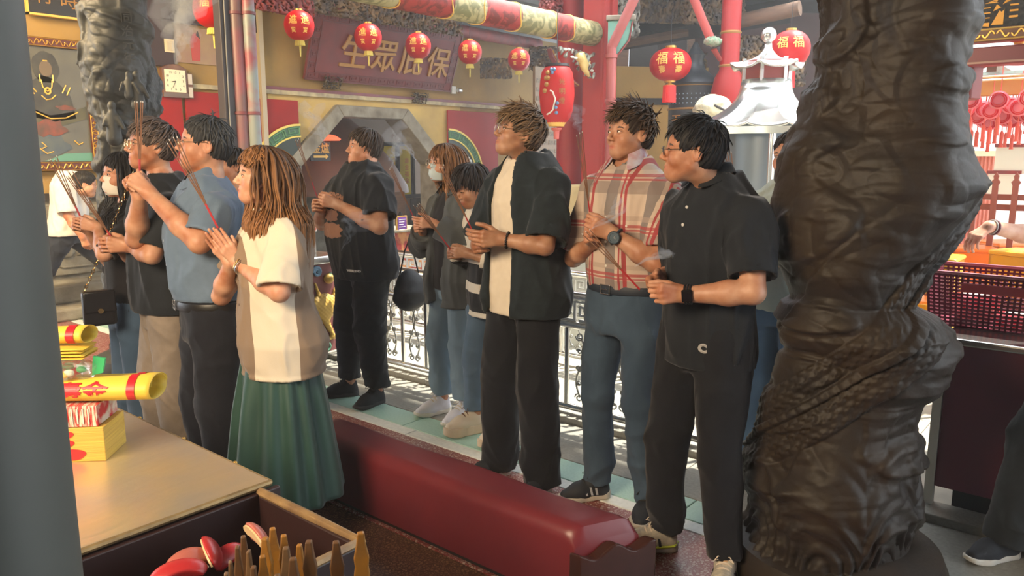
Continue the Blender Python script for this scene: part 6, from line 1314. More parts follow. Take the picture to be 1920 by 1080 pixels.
# orange-red round column and ribbon bracket
c = atd(1366, 150, 8.4); t = thing('red_column', 'bright round red column behind the silver furnace roof', 'column', (c[0], c[1], 0)); mb = MB(); mb.lathe([(.19, 0), (.19, 2.20), (.15, 2.38), (.105, 2.46), (.10, 4.0)], n=28); mb.build('shaft', mat('bright_red_column', (.32, .010, .009), .45, spec=.3), t, True)
for z_ in (2.50, 2.85): mb = MB(); mb.lathe([(.10, z_-.02), (.116, z_), (.10, z_+.02)], n=24, cap=False); mb.build('ring', M['dgold'], t, True)
p_ = [atd(1300, -5, 8.3), atd(1318, 40, 8.3), atd(1332, 72, 8.3), atd(1338, 92, 8.3), atd(1350, 112, 8.35), atd(1372, 122, 8.35)]; t = thing('ribbon_bracket', 'curling red ribbon bracket hanging under the dark roof', 'bracket', p_[0]); mb = MB(); mb.tube([q-p_[0] for q in p_[:3]], [(.05, .015)]*3, 8); mb.build('ribbon', mat('ribbon_red', (.52, .08, .07), .5), t, True); mb = MB(); mb.tube([q-p_[0] for q in p_[3:]], [(.055, .012), (.045, .012), (.03, .01)], 8); mb.build('ribbon_tail', mat('ribbon_red', (.42, .06, .05), .5), t, True)
V, F = mesh_sdf(lambda P: ell((0, 0, 0), (.13, .09, .05))(P)+.014*wav(P, 30, 4), (-.18, -.14, -.09), (.18, .14, .09), .010); link_mesh('lotus_collar', npmesh('lotus_collar', V, F), t, mat('green_lotus', (.14, .26, .15), .6, noise=((.45, .40, .32), 16, .12)), loc=atd(1337, 78, 8.3)-p_[0])
# silver furnace with two-tier roof
c = atd(1437, 150, 7.0); t = thing('silver_furnace', 'bright steel joss furnace with two-tier pagoda roof and ball finial', 'furnace', (c[0], c[1], 0), math.radians(-50)); SS = mat('polished_steel', (.72, .74, .72), .22, .9); zf = c[2]
def pag(r0, r1, z0_, z1_, n=6, lift=.05, m_=16):
    V = []; k = n*m_
    for v in np.linspace(0, 1, 14):
        for i in range(k):
            a = 2*math.pi*i/k; s_ = (i % m_)/m_-.5; pr2 = math.cos(math.pi/n)/math.cos(s_*2*math.pi/n); rr_ = (r0+(r1-r0)*v**1.5)*(pr2*(v)+1*(1-v)); z = z0_+(z1_-z0_)*(1-v)**1.0; z = z1_+(z0_-z1_)*(v**.62)+lift*v**3*(abs(s_)*2)**3
            V.append((rr_*math.cos(a), rr_*math.sin(a), z))
    F = [(j*k+i, j*k+(i+1) % k, (j+1)*k+(i+1) % k, (j+1)*k+i) for j in range(13) for i in range(k)]; return V, F
zb2 = atd(1437, 100, 7.0)[2]; ztp = atd(1437, 70, 7.0)[2]; zball = ztp+.05
for nm, (r0, r1, a0, a1, lf) in (('upper_roof', (.03, .34, atd(1437, 128, 7.0)[2], atd(1437, 82, 7.0)[2], .05)), ('lower_roof', (.22, .66, atd(1437, 238, 7.0)[2], atd(1437, 150, 7.0)[2], .03))):
    V, F = pag(r0, r1, a0, a1, 6 if nm[0] == 'u' else 12, lf); mb = MB(); mb.add(V, F); o = mb.build(nm, SS, t, True); s_ = o.modifiers.new('s', 'SOLIDIFY'); s_.thickness = .02
mb = MB(); mb.ball((0, 0, atd(1437, 68, 7.0)[2]), .068, 20, 14); mb.build('ball_finial', SS, t, True)
mb = MB(); z1_ = atd(1437, 150, 7.0)[2]; z2_ = atd(1437, 115, 7.0)[2]; mb.lathe([(.20, z1_-.02), (.20, z2_)], n=6); mb.build('lantern_neck', mat('neck_red', (.30, .05, .04), .5), t); mb = MB()
for i in range(6): a_ = i*math.pi/3; mb.box((.21*math.cos(a_)-.015, .21*math.sin(a_)-.015, z1_-.02), (.21*math.cos(a_)+.015, .21*math.sin(a_)+.015, z2_+.02))
tag(mb.build('neck_post', SS, t), kind='stuff')
ze = atd(1437, 240, 7.0)[2]; mb = MB(); mb.lathe([(.60, ze-.06), (.62, ze-.03), (.64, ze)], n=32, cap=False); mb.build('eave_band', SS, t, True); mb = MB(); mb.lathe([(.36, 0), (.36, ze+.05)], n=32); mb.build('drum', mat('furnace_blue_grey', (.16, .20, .24), .4, .4), t, True)
for i in range(6):
    a_ = i*math.pi/3+.35; mb = MB(); mb.lathe([(.035, 0), (.035, .5), (.02, .52), (.022, 1.0), (.035, 1.03), (.02, 1.06), (.035, 1.10), (.035, 1.14), (.02, 1.18), (.03, 1.25), (.034, ze)], (.54*math.cos(a_), .54*math.sin(a_), 0), 12); mb.build('turned_post', SS, t, True)
# pale stone dragon and sunlit rockery wall
c = atd(1385, 205, 7.8); t = thing('stone_dragon_carving', 'sunlit pale stone dragon carving left of the silver furnace', 'stone carving', (c[0]+.15, c[1]+.35, 0)); PS = mat('pale_carved_stone', (.62, .54, .34), .8, noise=((.30, .28, .22), 7, .18), bump=(18, .6, .02)); zc_ = c[2]
f0 = uni([ell((0, 0, zc_), (.24, .2, .17)), ell((.15, -.1, zc_-.1), (.2, .16, .16)), cone((.05, .05, 0), (.05, .0, zc_-.1), .12, .16)], .08); V, F = mesh_sdf(lambda P: f0(P)+.05*np.abs(wav(P, 7, 5))-.01, (-.5, -.5, 0), (.6, .5, zc_+.3), .025); link_mesh('carving', npmesh('carving', V, F), t, PS); mb = MB(); mb.tube([(-.19, -.10, zc_+.05), (-.10, -.17, zc_-.0), (.0, -.19, zc_+.01), (.1, -.18, zc_+.06)], .014, 6); mb.build('mouth_line', M['dkwood'], t, True)
c = atd(1400, 340, 8.6); t = thing('stone_relief_wall', 'sunlit carved stone wall glimpsed behind the neck of the man in the polo', 'stone wall', (c[0], c[1], 0), math.radians(-42)); f1 = lambda P: np.maximum(np.maximum(np.abs(P[:, 0])-.62, np.abs(P[:, 2]-.9)-.85), np.abs(P[:, 1])-.11+.07*wav(P, 3.2, 8)+.02*np.abs(wav(P, 9, 4))); V, F = mesh_sdf(f1, (-1.25, -.25, 0), (1.25, .25, 1.85), .028); link_mesh('relief', npmesh('relief', V, F), t, PS)
# vending machine behind the cardigan man
q = onz(1085, 575, .28); c = atd(1086, 480, 6.3); t = thing('offering_machine', 'grey steel offering box with red and white labels behind the cardigan man', 'machine', (c[0], c[1], 0), math.radians(-40)); zt_ = atd(1086, 405, 6.3)[2]
mb = MB(); mb.box((-.17, -.15, 0), (.17, .2, atd(1086, 455, 6.3)[2])); mb.build('body', mat('machine_grey', (.38, .38, .33), .5), t, bevel=.01); mb = MB(); mb.box((-.15, -.13, atd(1086, 455, 6.3)[2]), (.15, .18, zt_)); mb.build('head', mat('machine_dark', (.10, .11, .11), .4), t, bevel=.02)
mb = MB(); mb.box((-.07, -.158, atd(1086, 487, 6.3)[2]), (.06, -.15, atd(1086, 450, 6.3)[2])); lb = mb.build('price_label', mat('white_label2', (.66, .68, .60), .6), t)
zl = atd(1086, 468, 6.3)[2]; text_on('一個十元', .034, t, mat('red_ink', (.6, .04, .03), .6), (.005, -.16, zl), X_, Z_, .001, vertical=True); text_on('香燭金紙', .030, t, mat('green_ink', (.05, .2, .1), .6), (.04, -.16, zl), X_, Z_, .001, vertical=True); text_on('投入硬幣', .030, t, mat('green_ink', (.05, .2, .1), .6), (-.035, -.16, zl), X_, Z_, .001, vertical=True)
mb = MB(); mb.prism([(.10*math.cos(a_)*.6-.05, zt_-.11+.09*math.sin(a_)) for a_ in np.linspace(0, 6.28, 14)[:-1]], -.155, -.13, 'y'); mb.build('red_button', mat('red_plastic', (.6, .03, .03), .4), t); mb = MB(); mb.box((-.11, -.14, zt_-.07), (-.0, -.132, zt_-.01)); mb.build('notice', mat('white_label2', (.6, .6, .56), .6), t)
mb = MB(); mb.lathe([(.05, zt_), (.05, zt_+.06), (.07, zt_+.07), (.02, zt_+.10)], (.02, 0, 0), 16); mb.build('vent_cap', M['steel'], t, True)
# sunlit low stone ledge by the red column
c = atd(1130, 345, 8.0)
# ---------------------------------------------------------------- right: counter, basket, stools, fence, lanterns
t = thing('offering_counter', 'maroon offering counter with steel top behind the dark column', 'counter', (3.62, -1.6, 0)); CM = mat('counter_maroon', (.17, .028, .045), .5, noise=((.13, .022, .036), 4, .3)); zc_ = .79
for i in range(3): mb = MB(); mb.box((0, 2.22-.99*(i+1)+.0+.01-.01, .12), (.03, 2.22-.99*i-.006, zc_-.03)); mb.build('door', CM, t, bevel=.003)
mb = MB(); mb.box((.03, -.72, .12), (.75, 2.2, zc_-.03)); mb.build('carcass', CM, t); mb = MB(); mb.box((-.02, -.74, zc_-.03), (.80, 2.24, zc_)); mb.build('top', M['steel'], t, bevel=.008); mb = MB(); mb.box((.06, -.7, 0), (.7, 2.15, .12)); mb.build('kick_board', M['dkwood'], t); mb = MB(); mb.box((-.012, 2.215, .02), (.03, 2.25, zc_-.03)); mb.build('corner_post', mat('white_edge', (.6, .58, .5), .5), t)
mb = MB(); mb.bar((-.012, 1.72, .46), (.002, 1.72, .46), .016, n=14); mb.bar((-.012, 1.72, .39), (.002, 1.72, .39), .012, n=14); mb.build('lock', M['steel'], t, True)
# basket
bx = thing('plastic_basket', 'maroon perforated plastic basket standing on the steel counter top', 'basket', (3.82, .72-.46, zc_+.001)); PB_ = mat('maroon_plastic', (.20, .03, .06), .35); W0, W1, Lb, Hb = .0, .0, .50, .245
mb = MB(); mb.box((.03, .02, 0), (.33, Lb-.02, .006)); mb.build('bottom', PB_, bx)
def side(nm, p0, p1, p2, p3, nu, nv): # lattice wall with real slots
    p0, p1, p2, p3 = map(np.array, (p0, p1, p2, p3)); mb = MB(); nrm_ = unit(np.cross(p1-p0, p3-p0))*.003
    def P_(u, v): return (p0*(1-u)+p1*u)*(1-v)+(p3*(1-u)+p2*u)*v
    def quad(u0, u1, v0, v1):
        a = [P_(u0, v0), P_(u1, v0), P_(u1, v1), P_(u0, v1)]; mb.add(a+[x+nrm_ for x in a], [(0, 3, 2, 1), (4, 5, 6, 7), (0, 1, 5, 4), (1, 2, 6, 5), (2, 3, 7, 6), (3, 0, 4, 7)])
    for i in range(nu+1): quad(i/nu-(.0 if i else 0), min(1, i/nu+.42/nu), 0, 1)
    for j in range(nv+1): quad(0, 1, j/nv, min(1, j/nv+.60/nv))
    tag(mb.build(nm, PB_, bx), kind='stuff')
b0 = [(.03, .02), (.33, .02), (.33, Lb-.02), (.03, Lb-.02)]; b1 = [(0, 0), (.36, 0), (.36, Lb), (0, Lb)]
for k_ in range(4):
    a, b_ = b0[k_], b0[(k_+1) % 4]; c_, d_ = b1[k_], b1[(k_+1) % 4]; side('lattice_side', (*a, 0), (*b_, 0), (*d_, Hb), (*c_, Hb), 14 if k_ % 2 == 0 else 22, 15)
mb = MB(); mb.tube([(*p_, Hb) for p_ in b1+[b1[0]]], .007, 8); mb.build('rim', mat('pink_rim', (.45, .16, .2), .3), bx, True); mb = MB(); mb.box((-.012, .12, .165), (-.004, .36, .205)); mb.build('handle_plate', mat('pale_pink_plastic', (.5, .07, .08), .3), bx, bevel=.003)
for i, (x, y, z_, cc_) in enumerate(((.12, .15, .01, (.55, .03, .04)), (.2, .33, .01, (.6, .12, .10)), (.14, .32, .075, (.5, .03, .04)))):
    o = thing('red_packet', ('red gift packet at the front of the basket', 'pinkish gift packet at the back of the basket', 'red gift packet on top in the basket')[i], 'packet', (3.82+x, .26+y, zc_+.008+z_), .3*i); mb = MB(); mb.box((-.06, -.08, 0), (.06, .08, .055)); mb.build('wrapper', mat('packet_film', cc_, .25), o, bevel=.008); mb = MB(); mb.box((-.03, -.05, .055), (.03, .05, .058)); mb.build('label', mat('white_ink', (.6, .5, .45), .5), o)
t = thing('paper_pad', 'cream pad of paper beside the basket on the counter', 'paper', (3.70, .12, zc_+.001)); mb = MB(); mb.box((0, 0, 0), (.10, .14, .012)); mb.build('sheets', mat('cream_pad', (.6, .5, .34), .6), t); mb = MB(); mb.box((0, 0, .012), (.10, .02, .018)); mb.build('binding', mat('cream_pad', (.5, .4, .25), .6), t)
# plastic stools
def stool(c, yaw, col, lab, s_=1.0):
    t = thing('plastic_stool', lab, 'stool', c, yaw, 'orange and yellow plastic stools'); m_ = mat('stool_plastic', col, .35, spec=.5, sss=.0); h_ = .62*s_; a = .15; mb = MB(); mb.box((-a, -a, h_-.03), (a, a, h_)); mb.build('seat', m_, t, bevel=.015)
    for sx_ in (-1, 1):
        for sy_ in (-1, 1): mb = MB(); V = [(sx_*a*.92, sy_*a*.92, h_-.03), (sx_*a*.62, sy_*a*.92, h_-.03), (sx_*a*.92, sy_*a*.62, h_-.03), (sx_*a*1.18, sy_*a*1.18, 0), (sx_*a*.98, sy_*a*1.18, 0), (sx_*a*1.18, sy_*a*.98, 0)]; mb.add(V, [(0, 1, 2), (3, 5, 4), (0, 3, 4, 1), (1, 4, 5, 2), (2, 5, 3, 0)]); mb.build('leg', m_, t)
    for k_, (z0_, z1_) in enumerate(((h_-.22, h_-.03), (h_-.50, h_-.34))):
        e = a*(.94+.10*k_)
        for q in ((-e, -e, e, -e+.012), (-e, e-.012, e, e), (-e, -e, -e+.012, e), (e-.012, -e, e, e)): mb = MB(); mb.box((q[0], q[1], z0_), (q[2], q[3], z1_)); mb.build('apron', m_, t)
    return t
for i, (px_, py_, D, cc_, l) in enumerate(((1752, 478, 4.7, (.85, .48, .02), 'yellow plastic stool nearest the dark column'), (1822, 462, 5.3, (.80, .16, .01), 'orange plastic stool behind the basket'), (1880, 452, 5.9, (.80, .18, .01), 'second orange plastic stool right of the first orange one'), (1925, 470, 4.7, (.85, .40, .02), 'yellow orange plastic stool at the right edge'), (1745, 560, 5.5, (.80, .22, .02), 'orange stool low beside the column'))):
    q = atd(px_, py_, D); q[2] = 0; hgt_ = atd(px_, py_, D)[2]; stool(q, .4*i, cc_, l, max(.55, hgt_/.62))
# picket fence
t = thing('picket_fence', 'dark red picket fence behind the plastic stools', 'fence', (6.2, -.2, 0)); FM = mat('fence_red', (.28, .075, .05), .6); zt_ = onx(1850, 330, 6.2)[2]; zr1 = onx(1850, 369, 6.2)[2]; zr2 = onx(1850, 388, 6.2)[2]
for i in range(13):
    y = .0+i*.118; mb = MB(); mb.prism([(y-.018, 0), (y+.018, 0), (y+.018, zt_-.06), (y+.028, zt_-.04), (y+.012, zt_-.02), (y+.016, zt_), (y, zt_+.03), (y-.016, zt_), (y-.012, zt_-.02), (y-.028, zt_-.04), (y-.018, zt_-.06)], -.012, .012, 'x'); mb.build('picket', FM, t)
for z_ in (zr1, zr2, .3): mb = MB(); mb.box((.012, -.1, z_-.02), (.035, 1.55, z_+.02)); mb.build('rail', FM, t)
# rows of cup lanterns
proto = None; k_ = 0; LR = mat('cup_lantern_red', (.70, .015, .03), .35, spec=.5); LR2 = mat('cup_lantern_inside', (.42, .005, .012), .5)
for j in range(7):
    for i in range(8):
        x = 5.9+j*.26; base = onx(1810, 190, 5.9); y = base[1]+.12-i*.158-(j % 2)*.079; z = base[2]-j*.0-.035*(j % 2)-.012*j
        if proto is None:
            t = proto = thing('cup_lantern', 'small red cup lantern with tassel in the rows hanging outside', 'lantern', (x, y, z), 0, 'small red lanterns hanging in rows outside')
            mb = MB(); mb.lathe([(.030, -.06), (.048, -.05), (.054, 0), (.050, .05), (.034, .06)], (0, 0, 0), 18, 'x', False); mb.build('shell', LR, t, True); mb = MB(); mb.lathe([(.0001, -.056), (.040, -.056)], (0, 0, 0), 18, 'x', False); mb.lathe([(.050, -.053), (.058, -.058), (.050, -.063)], (0, 0, 0), 18, 'x', False); mb.build('rim', mat('pink_plastic_rim', (.75, .18, .22), .3), t, True)
            mb = MB(); mb.lathe([(.0001, -.050), (.046, -.050)], (0, 0, 0), 18, 'x', False); mb.build('inside', LR2, t, True)
            mb = MB(); mb.bar((0, 0, -.05), (0, 0, -.11), .003, n=4); mb.lathe([(.004, -.10), (.014, -.12), (.012, -.20), (.016, -.22)], n=8); mb.bar((0, 0, .05), (0, 0, .24), .003, n=4); tag(mb.build('tassel', mat('pinkish_tassel', (.70, .12, .08), .6), t, True), kind='stuff')
        else: t = copy_tree(proto); t.location = (x, y, z+.01*math.sin(i*3+j))
        t['label'] = 'small red cup lantern, %s from the left in the %s hanging row' % (ORD[i], ('nearest', 'second nearest', 'third nearest', 'fourth nearest', 'fifth nearest', 'sixth nearest', 'farthest')[j])
zh = onx(1810, 190, 5.9)[2]+.15; t = thing('lantern_frame', 'pale steel frame carrying the rows of small red lanterns', 'frame', (5.85, -.6, zh)); 
for j in range(7): mb = MB(); mb.bar((.05+j*.26, 0, 0), (.05+j*.26, 2.2, 0), .008, n=6); mb.build('rod', M['steel'], t, True)
for y_ in (0, 2.2): mb = MB(); mb.bar((0, y_, 0), (1.7, y_, 0), .014, n=6); mb.build('side_bar', M['steel'], t, True)
# black sign 聲 with gilt border, maroon beam, bracket block, canopy
XS = 5.2; a = onx(1770, 80, XS); b_ = onx(1925, 68, XS); zs_ = a[2]; t = thing('black_signboard', 'black signboard with large gold characters and carved gilt border at top right', 'signboard', (XS, a[1], zs_)); ww = 1.5
mb = MB(); mb.box((-.02, -ww, .05), (.04, .35, .75)); mb.build('board', mat('speckled_black', (.035, .037, .034), .6, noise=((.09, .09, .08), 45, .15)), t, bevel=.004)
mb = MB(); mb.box((-.05, -ww, -.02), (.05, .37, .055)); fr_ = mb.build('border', mat('border_brown', (.22, .08, .03), .4), t, bevel=.008); mb = MB()
for i in range(26): y = .33-i*.07; mb.tube([(-.053, y-.03+.06*v, .018+.018*math.sin(v*6.28+i*3.14)) for v in np.linspace(0, 1, 8)], .006, 5)
mb.tube([(-.053, .36, .045), (-.053, -ww, .045)], .005, 5); mb.tube([(-.053, .36, -.01), (-.053, -ww, -.01)], .005, 5); tag(mb.build('gilt_scroll', M['gold'], fr_, True), kind='stuff')
GC = mat('orange_gilt', (.72, .36, .05), .4, .3); yc = lambda px_: onx(px_, 30, XS)[1]-a[1]
for ch, px_, pyc in (('聲', 1838, 18), ('靈', 1778, 22), ('濯', 1898, 10)): text_on(ch, .26, t, GC, (-.022, yc(px_), onx(px_, pyc, XS)[2]-zs_), (0, -1, 0), Z_, .012, 'character', bold=.004)
z_ = onx(1850, 105, XS-.0)[2]; t = thing('maroon_beam', 'maroon beam with pale line running under the black signboard', 'beam', (XS, -1.5, z_)); mb = MB(); mb.box((-.05, 0, -.055), (.07, 2.9, .045)); mb.build('beam', mat('beam_maroon', (.26, .04, .045), .4), t, bevel=.006); mb = MB(); mb.box((-.055, 0, -.045), (-.05, 2.9, -.035)); mb.build('pale_line', mat('pale_line', (.6, .35, .25), .5), t)
q = onx(1800, 155, XS+.1); t = thing('bracket_block', 'maroon carved hexagonal block hanging under the maroon beam', 'bracket', q); mb = MB(); mb.lathe([(.15, .10), (.15, .085), (.115, .08), (.115, -.10)], n=8); mb.build('block', mat('block_maroon', (.20, .04, .035), .5), t, bevel=.006); mb = MB(); mb.box((-.125, -.03, -.07), (-.108, .03, .06)); mb.build('carved_face', M['maroon'], t)
XC = 6.4; q1 = onx(1800, 133, XC); t = thing('canopy', 'pale glass canopy edge with wooden fascia above the small lanterns', 'canopy', (XC, -.6, q1[2])); zl_ = onx(1850, 180, XC)[2]-q1[2]; zm_ = onx(1850, 142, XC)[2]-q1[2]
mb = MB(); mb.box((0, 0, zl_), (.06, 2.4, zm_)); mb.build('fascia', mat('sunny_fascia', (.62, .36, .10), .6, noise=((.50, .28, .08), 3, .3)), t, bevel=.005); mb = MB(); mb.box((-.05, 0, zm_), (1.4, 2.4, zm_+.02)); mb.build('glass_sheet', mat('greenish_glass', (.60, .78, .74), .2, trans=.6), t)
for y_ in (.35, .95, 1.55, 2.1): mb = MB(); mb.box((-.05, y_, zm_+.02), (1.4, y_+.06, zm_+.08)); mb.build('rafter', M['wood'], t)
# sunlit yard beyond: pale wall, red shutters
mb = MB(); mb.box((9.5, -8, 0), (9.7, 3.2, 3.2)); tag(mb.build('wall_yard', mat('sunny_white_wall', (.85, .84, .78), .8)), kind='structure')
t = thing('red_shutter', 'sunlit pinkish red corrugated shutter beyond the picket fence', 'shutter', (8.3, onx(1867, 330, 8.3)[1], 0)); y1_ = onx(1800, 330, 8.3)[1]-onx(1867, 330, 8.3)[1]; zt_ = onx(1830, 293, 8.3)[2]; mb = MB(); n_ = 14
V = []; 
for i in range(n_*2+1): V += [(0.02*(i % 2), y1_*1.5*i/(n_*2), 0), (0.02*(i % 2), y1_*1.5*i/(n_*2), zt_)]
mb.add(V, [(2*i, 2*i+2, 2*i+3, 2*i+1) for i in range(n_*2)]); o = mb.build('corrugated_sheet', mat('shutter_pink', (.62, .22, .17), .6), t); s_ = o.modifiers.new('s', 'SOLIDIFY'); s_.thickness = .01; mb = MB(); mb.box((-.04, -.03, zt_), (.06, y1_*1.5, zt_+.05)); mb.build('lintel', mat('cream_lintel', (.7, .6, .42), .6), t)
for i, (px_, py_) in enumerate(((1880, 350), (1895, 300))): q = onx(px_, py_, 8.0); t = thing('notice_board', ('white notice board on the sunlit yard wall', 'upper cream board on the sunlit yard wall')[i], 'notice board', q); mb = MB(); mb.box((0, -.12, -.12), (.03, .12, .12)); mb.build('sheet', mat('cream_notice', (.7, .66, .55), .6), t); mb = MB(); mb.box((-.01, -.13, .11), (.035, .13, .14)); mb.build('frame', M['carvered'], t)
# hidden end walls of the hall behind the viewer
mb = MB(); mb.box((-3.2, -4, 0), (-3, 9, 4)); tag(mb.build('wall_behind', M['dkwood']), kind='structure'); mb = MB(); mb.box((-3, -4.2, 0), (2.0, -4, 4)); tag(mb.build('wall_right', M['dkwood']), kind='structure')
# ---------------------------------------------------------------- helpers for print and pattern
def on_cloth(person, txt, size, mt, y, z, bend=None, bold=0, geo=None, name='print', lift=.002, deform=None):
    from mathutils.bvhtree import BVHTree
    V, F = person.last; bv = BVHTree.FromPolygons([tuple(v) for v in V], [tuple(f) for f in F])
    G, FF = geo if geo else text_geo(txt, size, bold)
    out = []
    for gx, gy, _ in G:
        yy = y+gx; zz = z+gy-(bend*gx*gx if bend else 0)
        hit = bv.ray_cast(Vector((.6, yy, zz)), Vector((-1, 0, 0)))
        xx = hit[0].x+lift if hit[0] is not None else .15
        out.append((xx, yy, zz))
    me = bpy.data.meshes.new(name); me.from_pydata(out, [], FF); o = link_mesh(name, me, person.root, mt)
    sm = o.modifiers.new('s', 'SOLIDIFY'); sm.thickness = .001; return o
def grid_geo(outline_fn, n=14, m=8):
    V = []; F = []
    for j in range(m+1):
        for i in range(n+1): V.append((*outline_fn(i/n, j/m), 0))
    for j in range(m):
        for i in range(n): a = j*(n+1)+i; F.append((a, a+1, a+n+2, a+n+1))
    return V, F
def bands(name, base, specs, rough=.85, bump=(260, .2, .002)):
    """specs: (axis 0/1/2, period, centre, halfwidth, colour, alpha); object-space woven bands"""
    m = bpy.data.materials.new(name); m.use_nodes = True; nt = m.node_tree; N = nt.nodes; L = nt.links; b = N['Principled BSDF']
    b.inputs['Roughness'].default_value = rough; b.inputs['Sheen Weight'].default_value = .15; b.inputs['Specular IOR Level'].default_value = .25
    tc = N.new('ShaderNodeTexCoord'); sp = N.new('ShaderNodeSeparateXYZ'); L.new(tc.outputs['Object'], sp.inputs[0])
    def mth(op, a, bb=None):
        q = N.new('ShaderNodeMath'); q.operation = op
        for i, v in enumerate((a, bb)):
            if v is None: continue
            if isinstance(v, (int, float)): q.inputs[i].default_value = v
            else: L.new(v, q.inputs[i])
        return q.outputs[0]
    last = None
    for ax, per, cen, hw, colr, al in specs:
        v = sp.outputs[ax]
        if per: v = mth('SUBTRACT', v, cen); v = mth('PINGPONG', v, per/2)
        else: v = mth('ABSOLUTE', mth('SUBTRACT', v, cen))
        mk = mth('MULTIPLY', mth('LESS_THAN', v, hw), al)
        mx = N.new('ShaderNodeMix'); mx.data_type = 'RGBA'; L.new(mk, mx.inputs[0])
        if last: L.new(last, mx.inputs[6])
        else: mx.inputs[6].default_value = (*base, 1)
        mx.inputs[7].default_value = (*colr, 1); last = mx.outputs[2]
    L.new(last, b.inputs['Base Color'])
    nz = N.new('ShaderNodeTexNoise'); nz.inputs['Scale'].default_value = bump[0]; L.new(tc.outputs['Object'], nz.inputs[0])
    bp = N.new('ShaderNodeBump'); bp.inputs['Strength'].default_value = bump[1]; bp.inputs['Distance'].default_value = bump[2]; L.new(nz.outputs[0], bp.inputs['Height']); L.new(bp.outputs[0], b.inputs['Normal'])
    return wrinkle(m)
def denim(c, c2): return wrinkle(mat('denim', c, .85, noise=(c2, 5, .22, (1, 1, .5)), bump=(420, .4, .002), sheen=.1, spec=.2))
def collar(p, mt, r=.064, w=.030, zt=.060, gap=25, name='collar', fx=.012):
    V = []; F = []; n = 28; c = p.neck+np.array([.004+fx, 0, 0]); r = r*p.k
    for i in range(n+1):
        t = math.radians(gap+(360-2*gap)*i/n); e = abs(math.cos(t/2)); front = max(0, math.cos(t))
        bk = .88+.12*front
        for (rr, zz) in ((r*.96*bk, zt-.018*front), (r*1.0*bk, zt+.004-.018*front), (r*1.22*bk+.012*front, zt*.55-.030*front), (r*1.36*bk+.036*front, zt-w-.045*front)):
            V.append(c+np.array([rr*math.cos(t), rr*math.sin(t), zz+.012*(1-front)]))
    m = 4; F = [(i*m+j, (i+1)*m+j, (i+1)*m+j+1, i*m+j+1) for i in range(n) for j in range(m-1)]
    me = bpy.data.meshes.new(name); me.from_pydata([tuple(v) for v in V], [], F); me.polygons.foreach_set('use_smooth', [True]*len(F)); o = link_mesh(name, me, p.root, mt)
    s_ = o.modifiers.new('s', 'SOLIDIFY'); s_.thickness = .003; b_ = o.modifiers.new('ss', 'SUBSURF'); b_.levels = 1; b_.render_levels = 1; return o
def buttons(p, mt, zs, y=0., r=.0055):
    from mathutils.bvhtree import BVHTree
    V, F = p.last; bv = BVHTree.FromPolygons([tuple(v) for v in V], [tuple(f) for f in F])
    for z in zs:
        h = bv.ray_cast(Vector((.6, y, z)), Vector((-1, 0, 0)))
        if h[0] is None: continue
        mb = MB(); mb.lathe([(0.0001, -.001), (r, -.001), (r, .002), (r*.6, .0025), (.0001, .002)], tuple(h[0]), 12, 'x', False); mb.build('button', mt, p.root, True)
def drop_sole(p): pass
SK = (.62, .36, .235); SKD = (.52, .30, .19); SKL = (.70, .43, .30)
BLK = (.012, .015, .019); K1 = fabric('black_cotton', (.016, .020, .026), (.010, .013, .017), sc=8); K2 = fabric('black_trouser_cloth', (.011, .013, .017), (.007, .008, .011), sc=8)
RUB_W = mat('white_rubber', (.72, .70, .64), .6); RUB_K = mat('black_rubber', (.02, .02, .022), .6); LACE_W = mat('white_lace', (.7, .68, .62), .8); LACE_K = mat('black_lace', (.02, .02, .02), .8)
SHB = mat('black_shoe_mesh', (.018, .022, .03), .7, bump=(500, .5, .002)); GOLDM = mat('gold_metal', (.85, .6, .28), .25, 1); SILM = mat('silver_metal', (.75, .75, .74), .22, 1)
WIRE = mat('thin_gold_wire', (.75, .6, .42), .28, 1); LENS = mat('lens_glass', (1, 1, 1), .02, trans=1.0, alpha=.25)
HP = lambda s_: (.62, -.62*s_, .42)
def shoes(p, u, so, la, **kw):
    for d in (1, -1):
        K_, A_, y = p.leg[d]; shoe(p.root, (A_[0]+.045*math.cos(y), A_[1]+.045*math.sin(y), kw.get('lift', 0)), y, d, u, so, la, **{k: v for k, v in kw.items() if k != 'lift'})
# ---------------------------------------------------------------- man in the black polo shirt (nearest, right)
p = Person('man in black polo shirt with glasses and black smart watch holding incense', (onz(1305, 1055)[0], onz(1305, 1055)[1]), math.radians(160), 1.72, .97)
L = p.l2w
p.set_arm(1, p.py(1412, 548, .27), p.py(1284, 552, .10), (.93, -.28, .06), (.1, -.9, -.1), 'hold')
p.ik_arm(-1, p.py(1236, 520, -.10), (.80, .42, -.25), (-.1, .9, .1), 'loose')
p.set_leg(1, (.00, .15), math.radians(38), .03); p.set_leg(-1, (.04, -.14), math.radians(-32), .05)
p.set_head(math.radians(-37), math.radians(2), 0, at=p.py(1298, 285, 0), fat=.4, look=(1, -.1, 0))
p.build_body(SK, 1.15)
p.top('polo_shirt', K1, z0=.80, sleeve=.45, sw=1.15, off=.024, flare=.02, seed=11, amp=.007, neck=.062, wide=1.3)
collar(p, K1, gap=16, w=.034); buttons(p, mat('pearl_button', (.6, .6, .58), .3), [1.37, 1.31], r=.006)
on_cloth(p, 'C', .042, mat('grey_print', (.35, .35, .35), .6), .10, .885, bold=.003, name='logo')
p.trousers('trousers', K2, zt=.93, r=(.108, .080, .066), hem=.10, seed=4, amp=.006)
p.hair(N=520, seed=5, col=(.014, .014, .016), len=.055, front=.05, top=.06, hairline=.50, off=.05, w=.0045, crown=(-.5, .1, .8), lift=.05, mess=.22)
p.glasses(mat('dark_wire', (.12, .11, .11), .3, 1), r=.0195, rd=.8)
W_ = p.arm[1][1]; ax = unit(p.arm[1][0]-W_); wc = W_+ax*.012
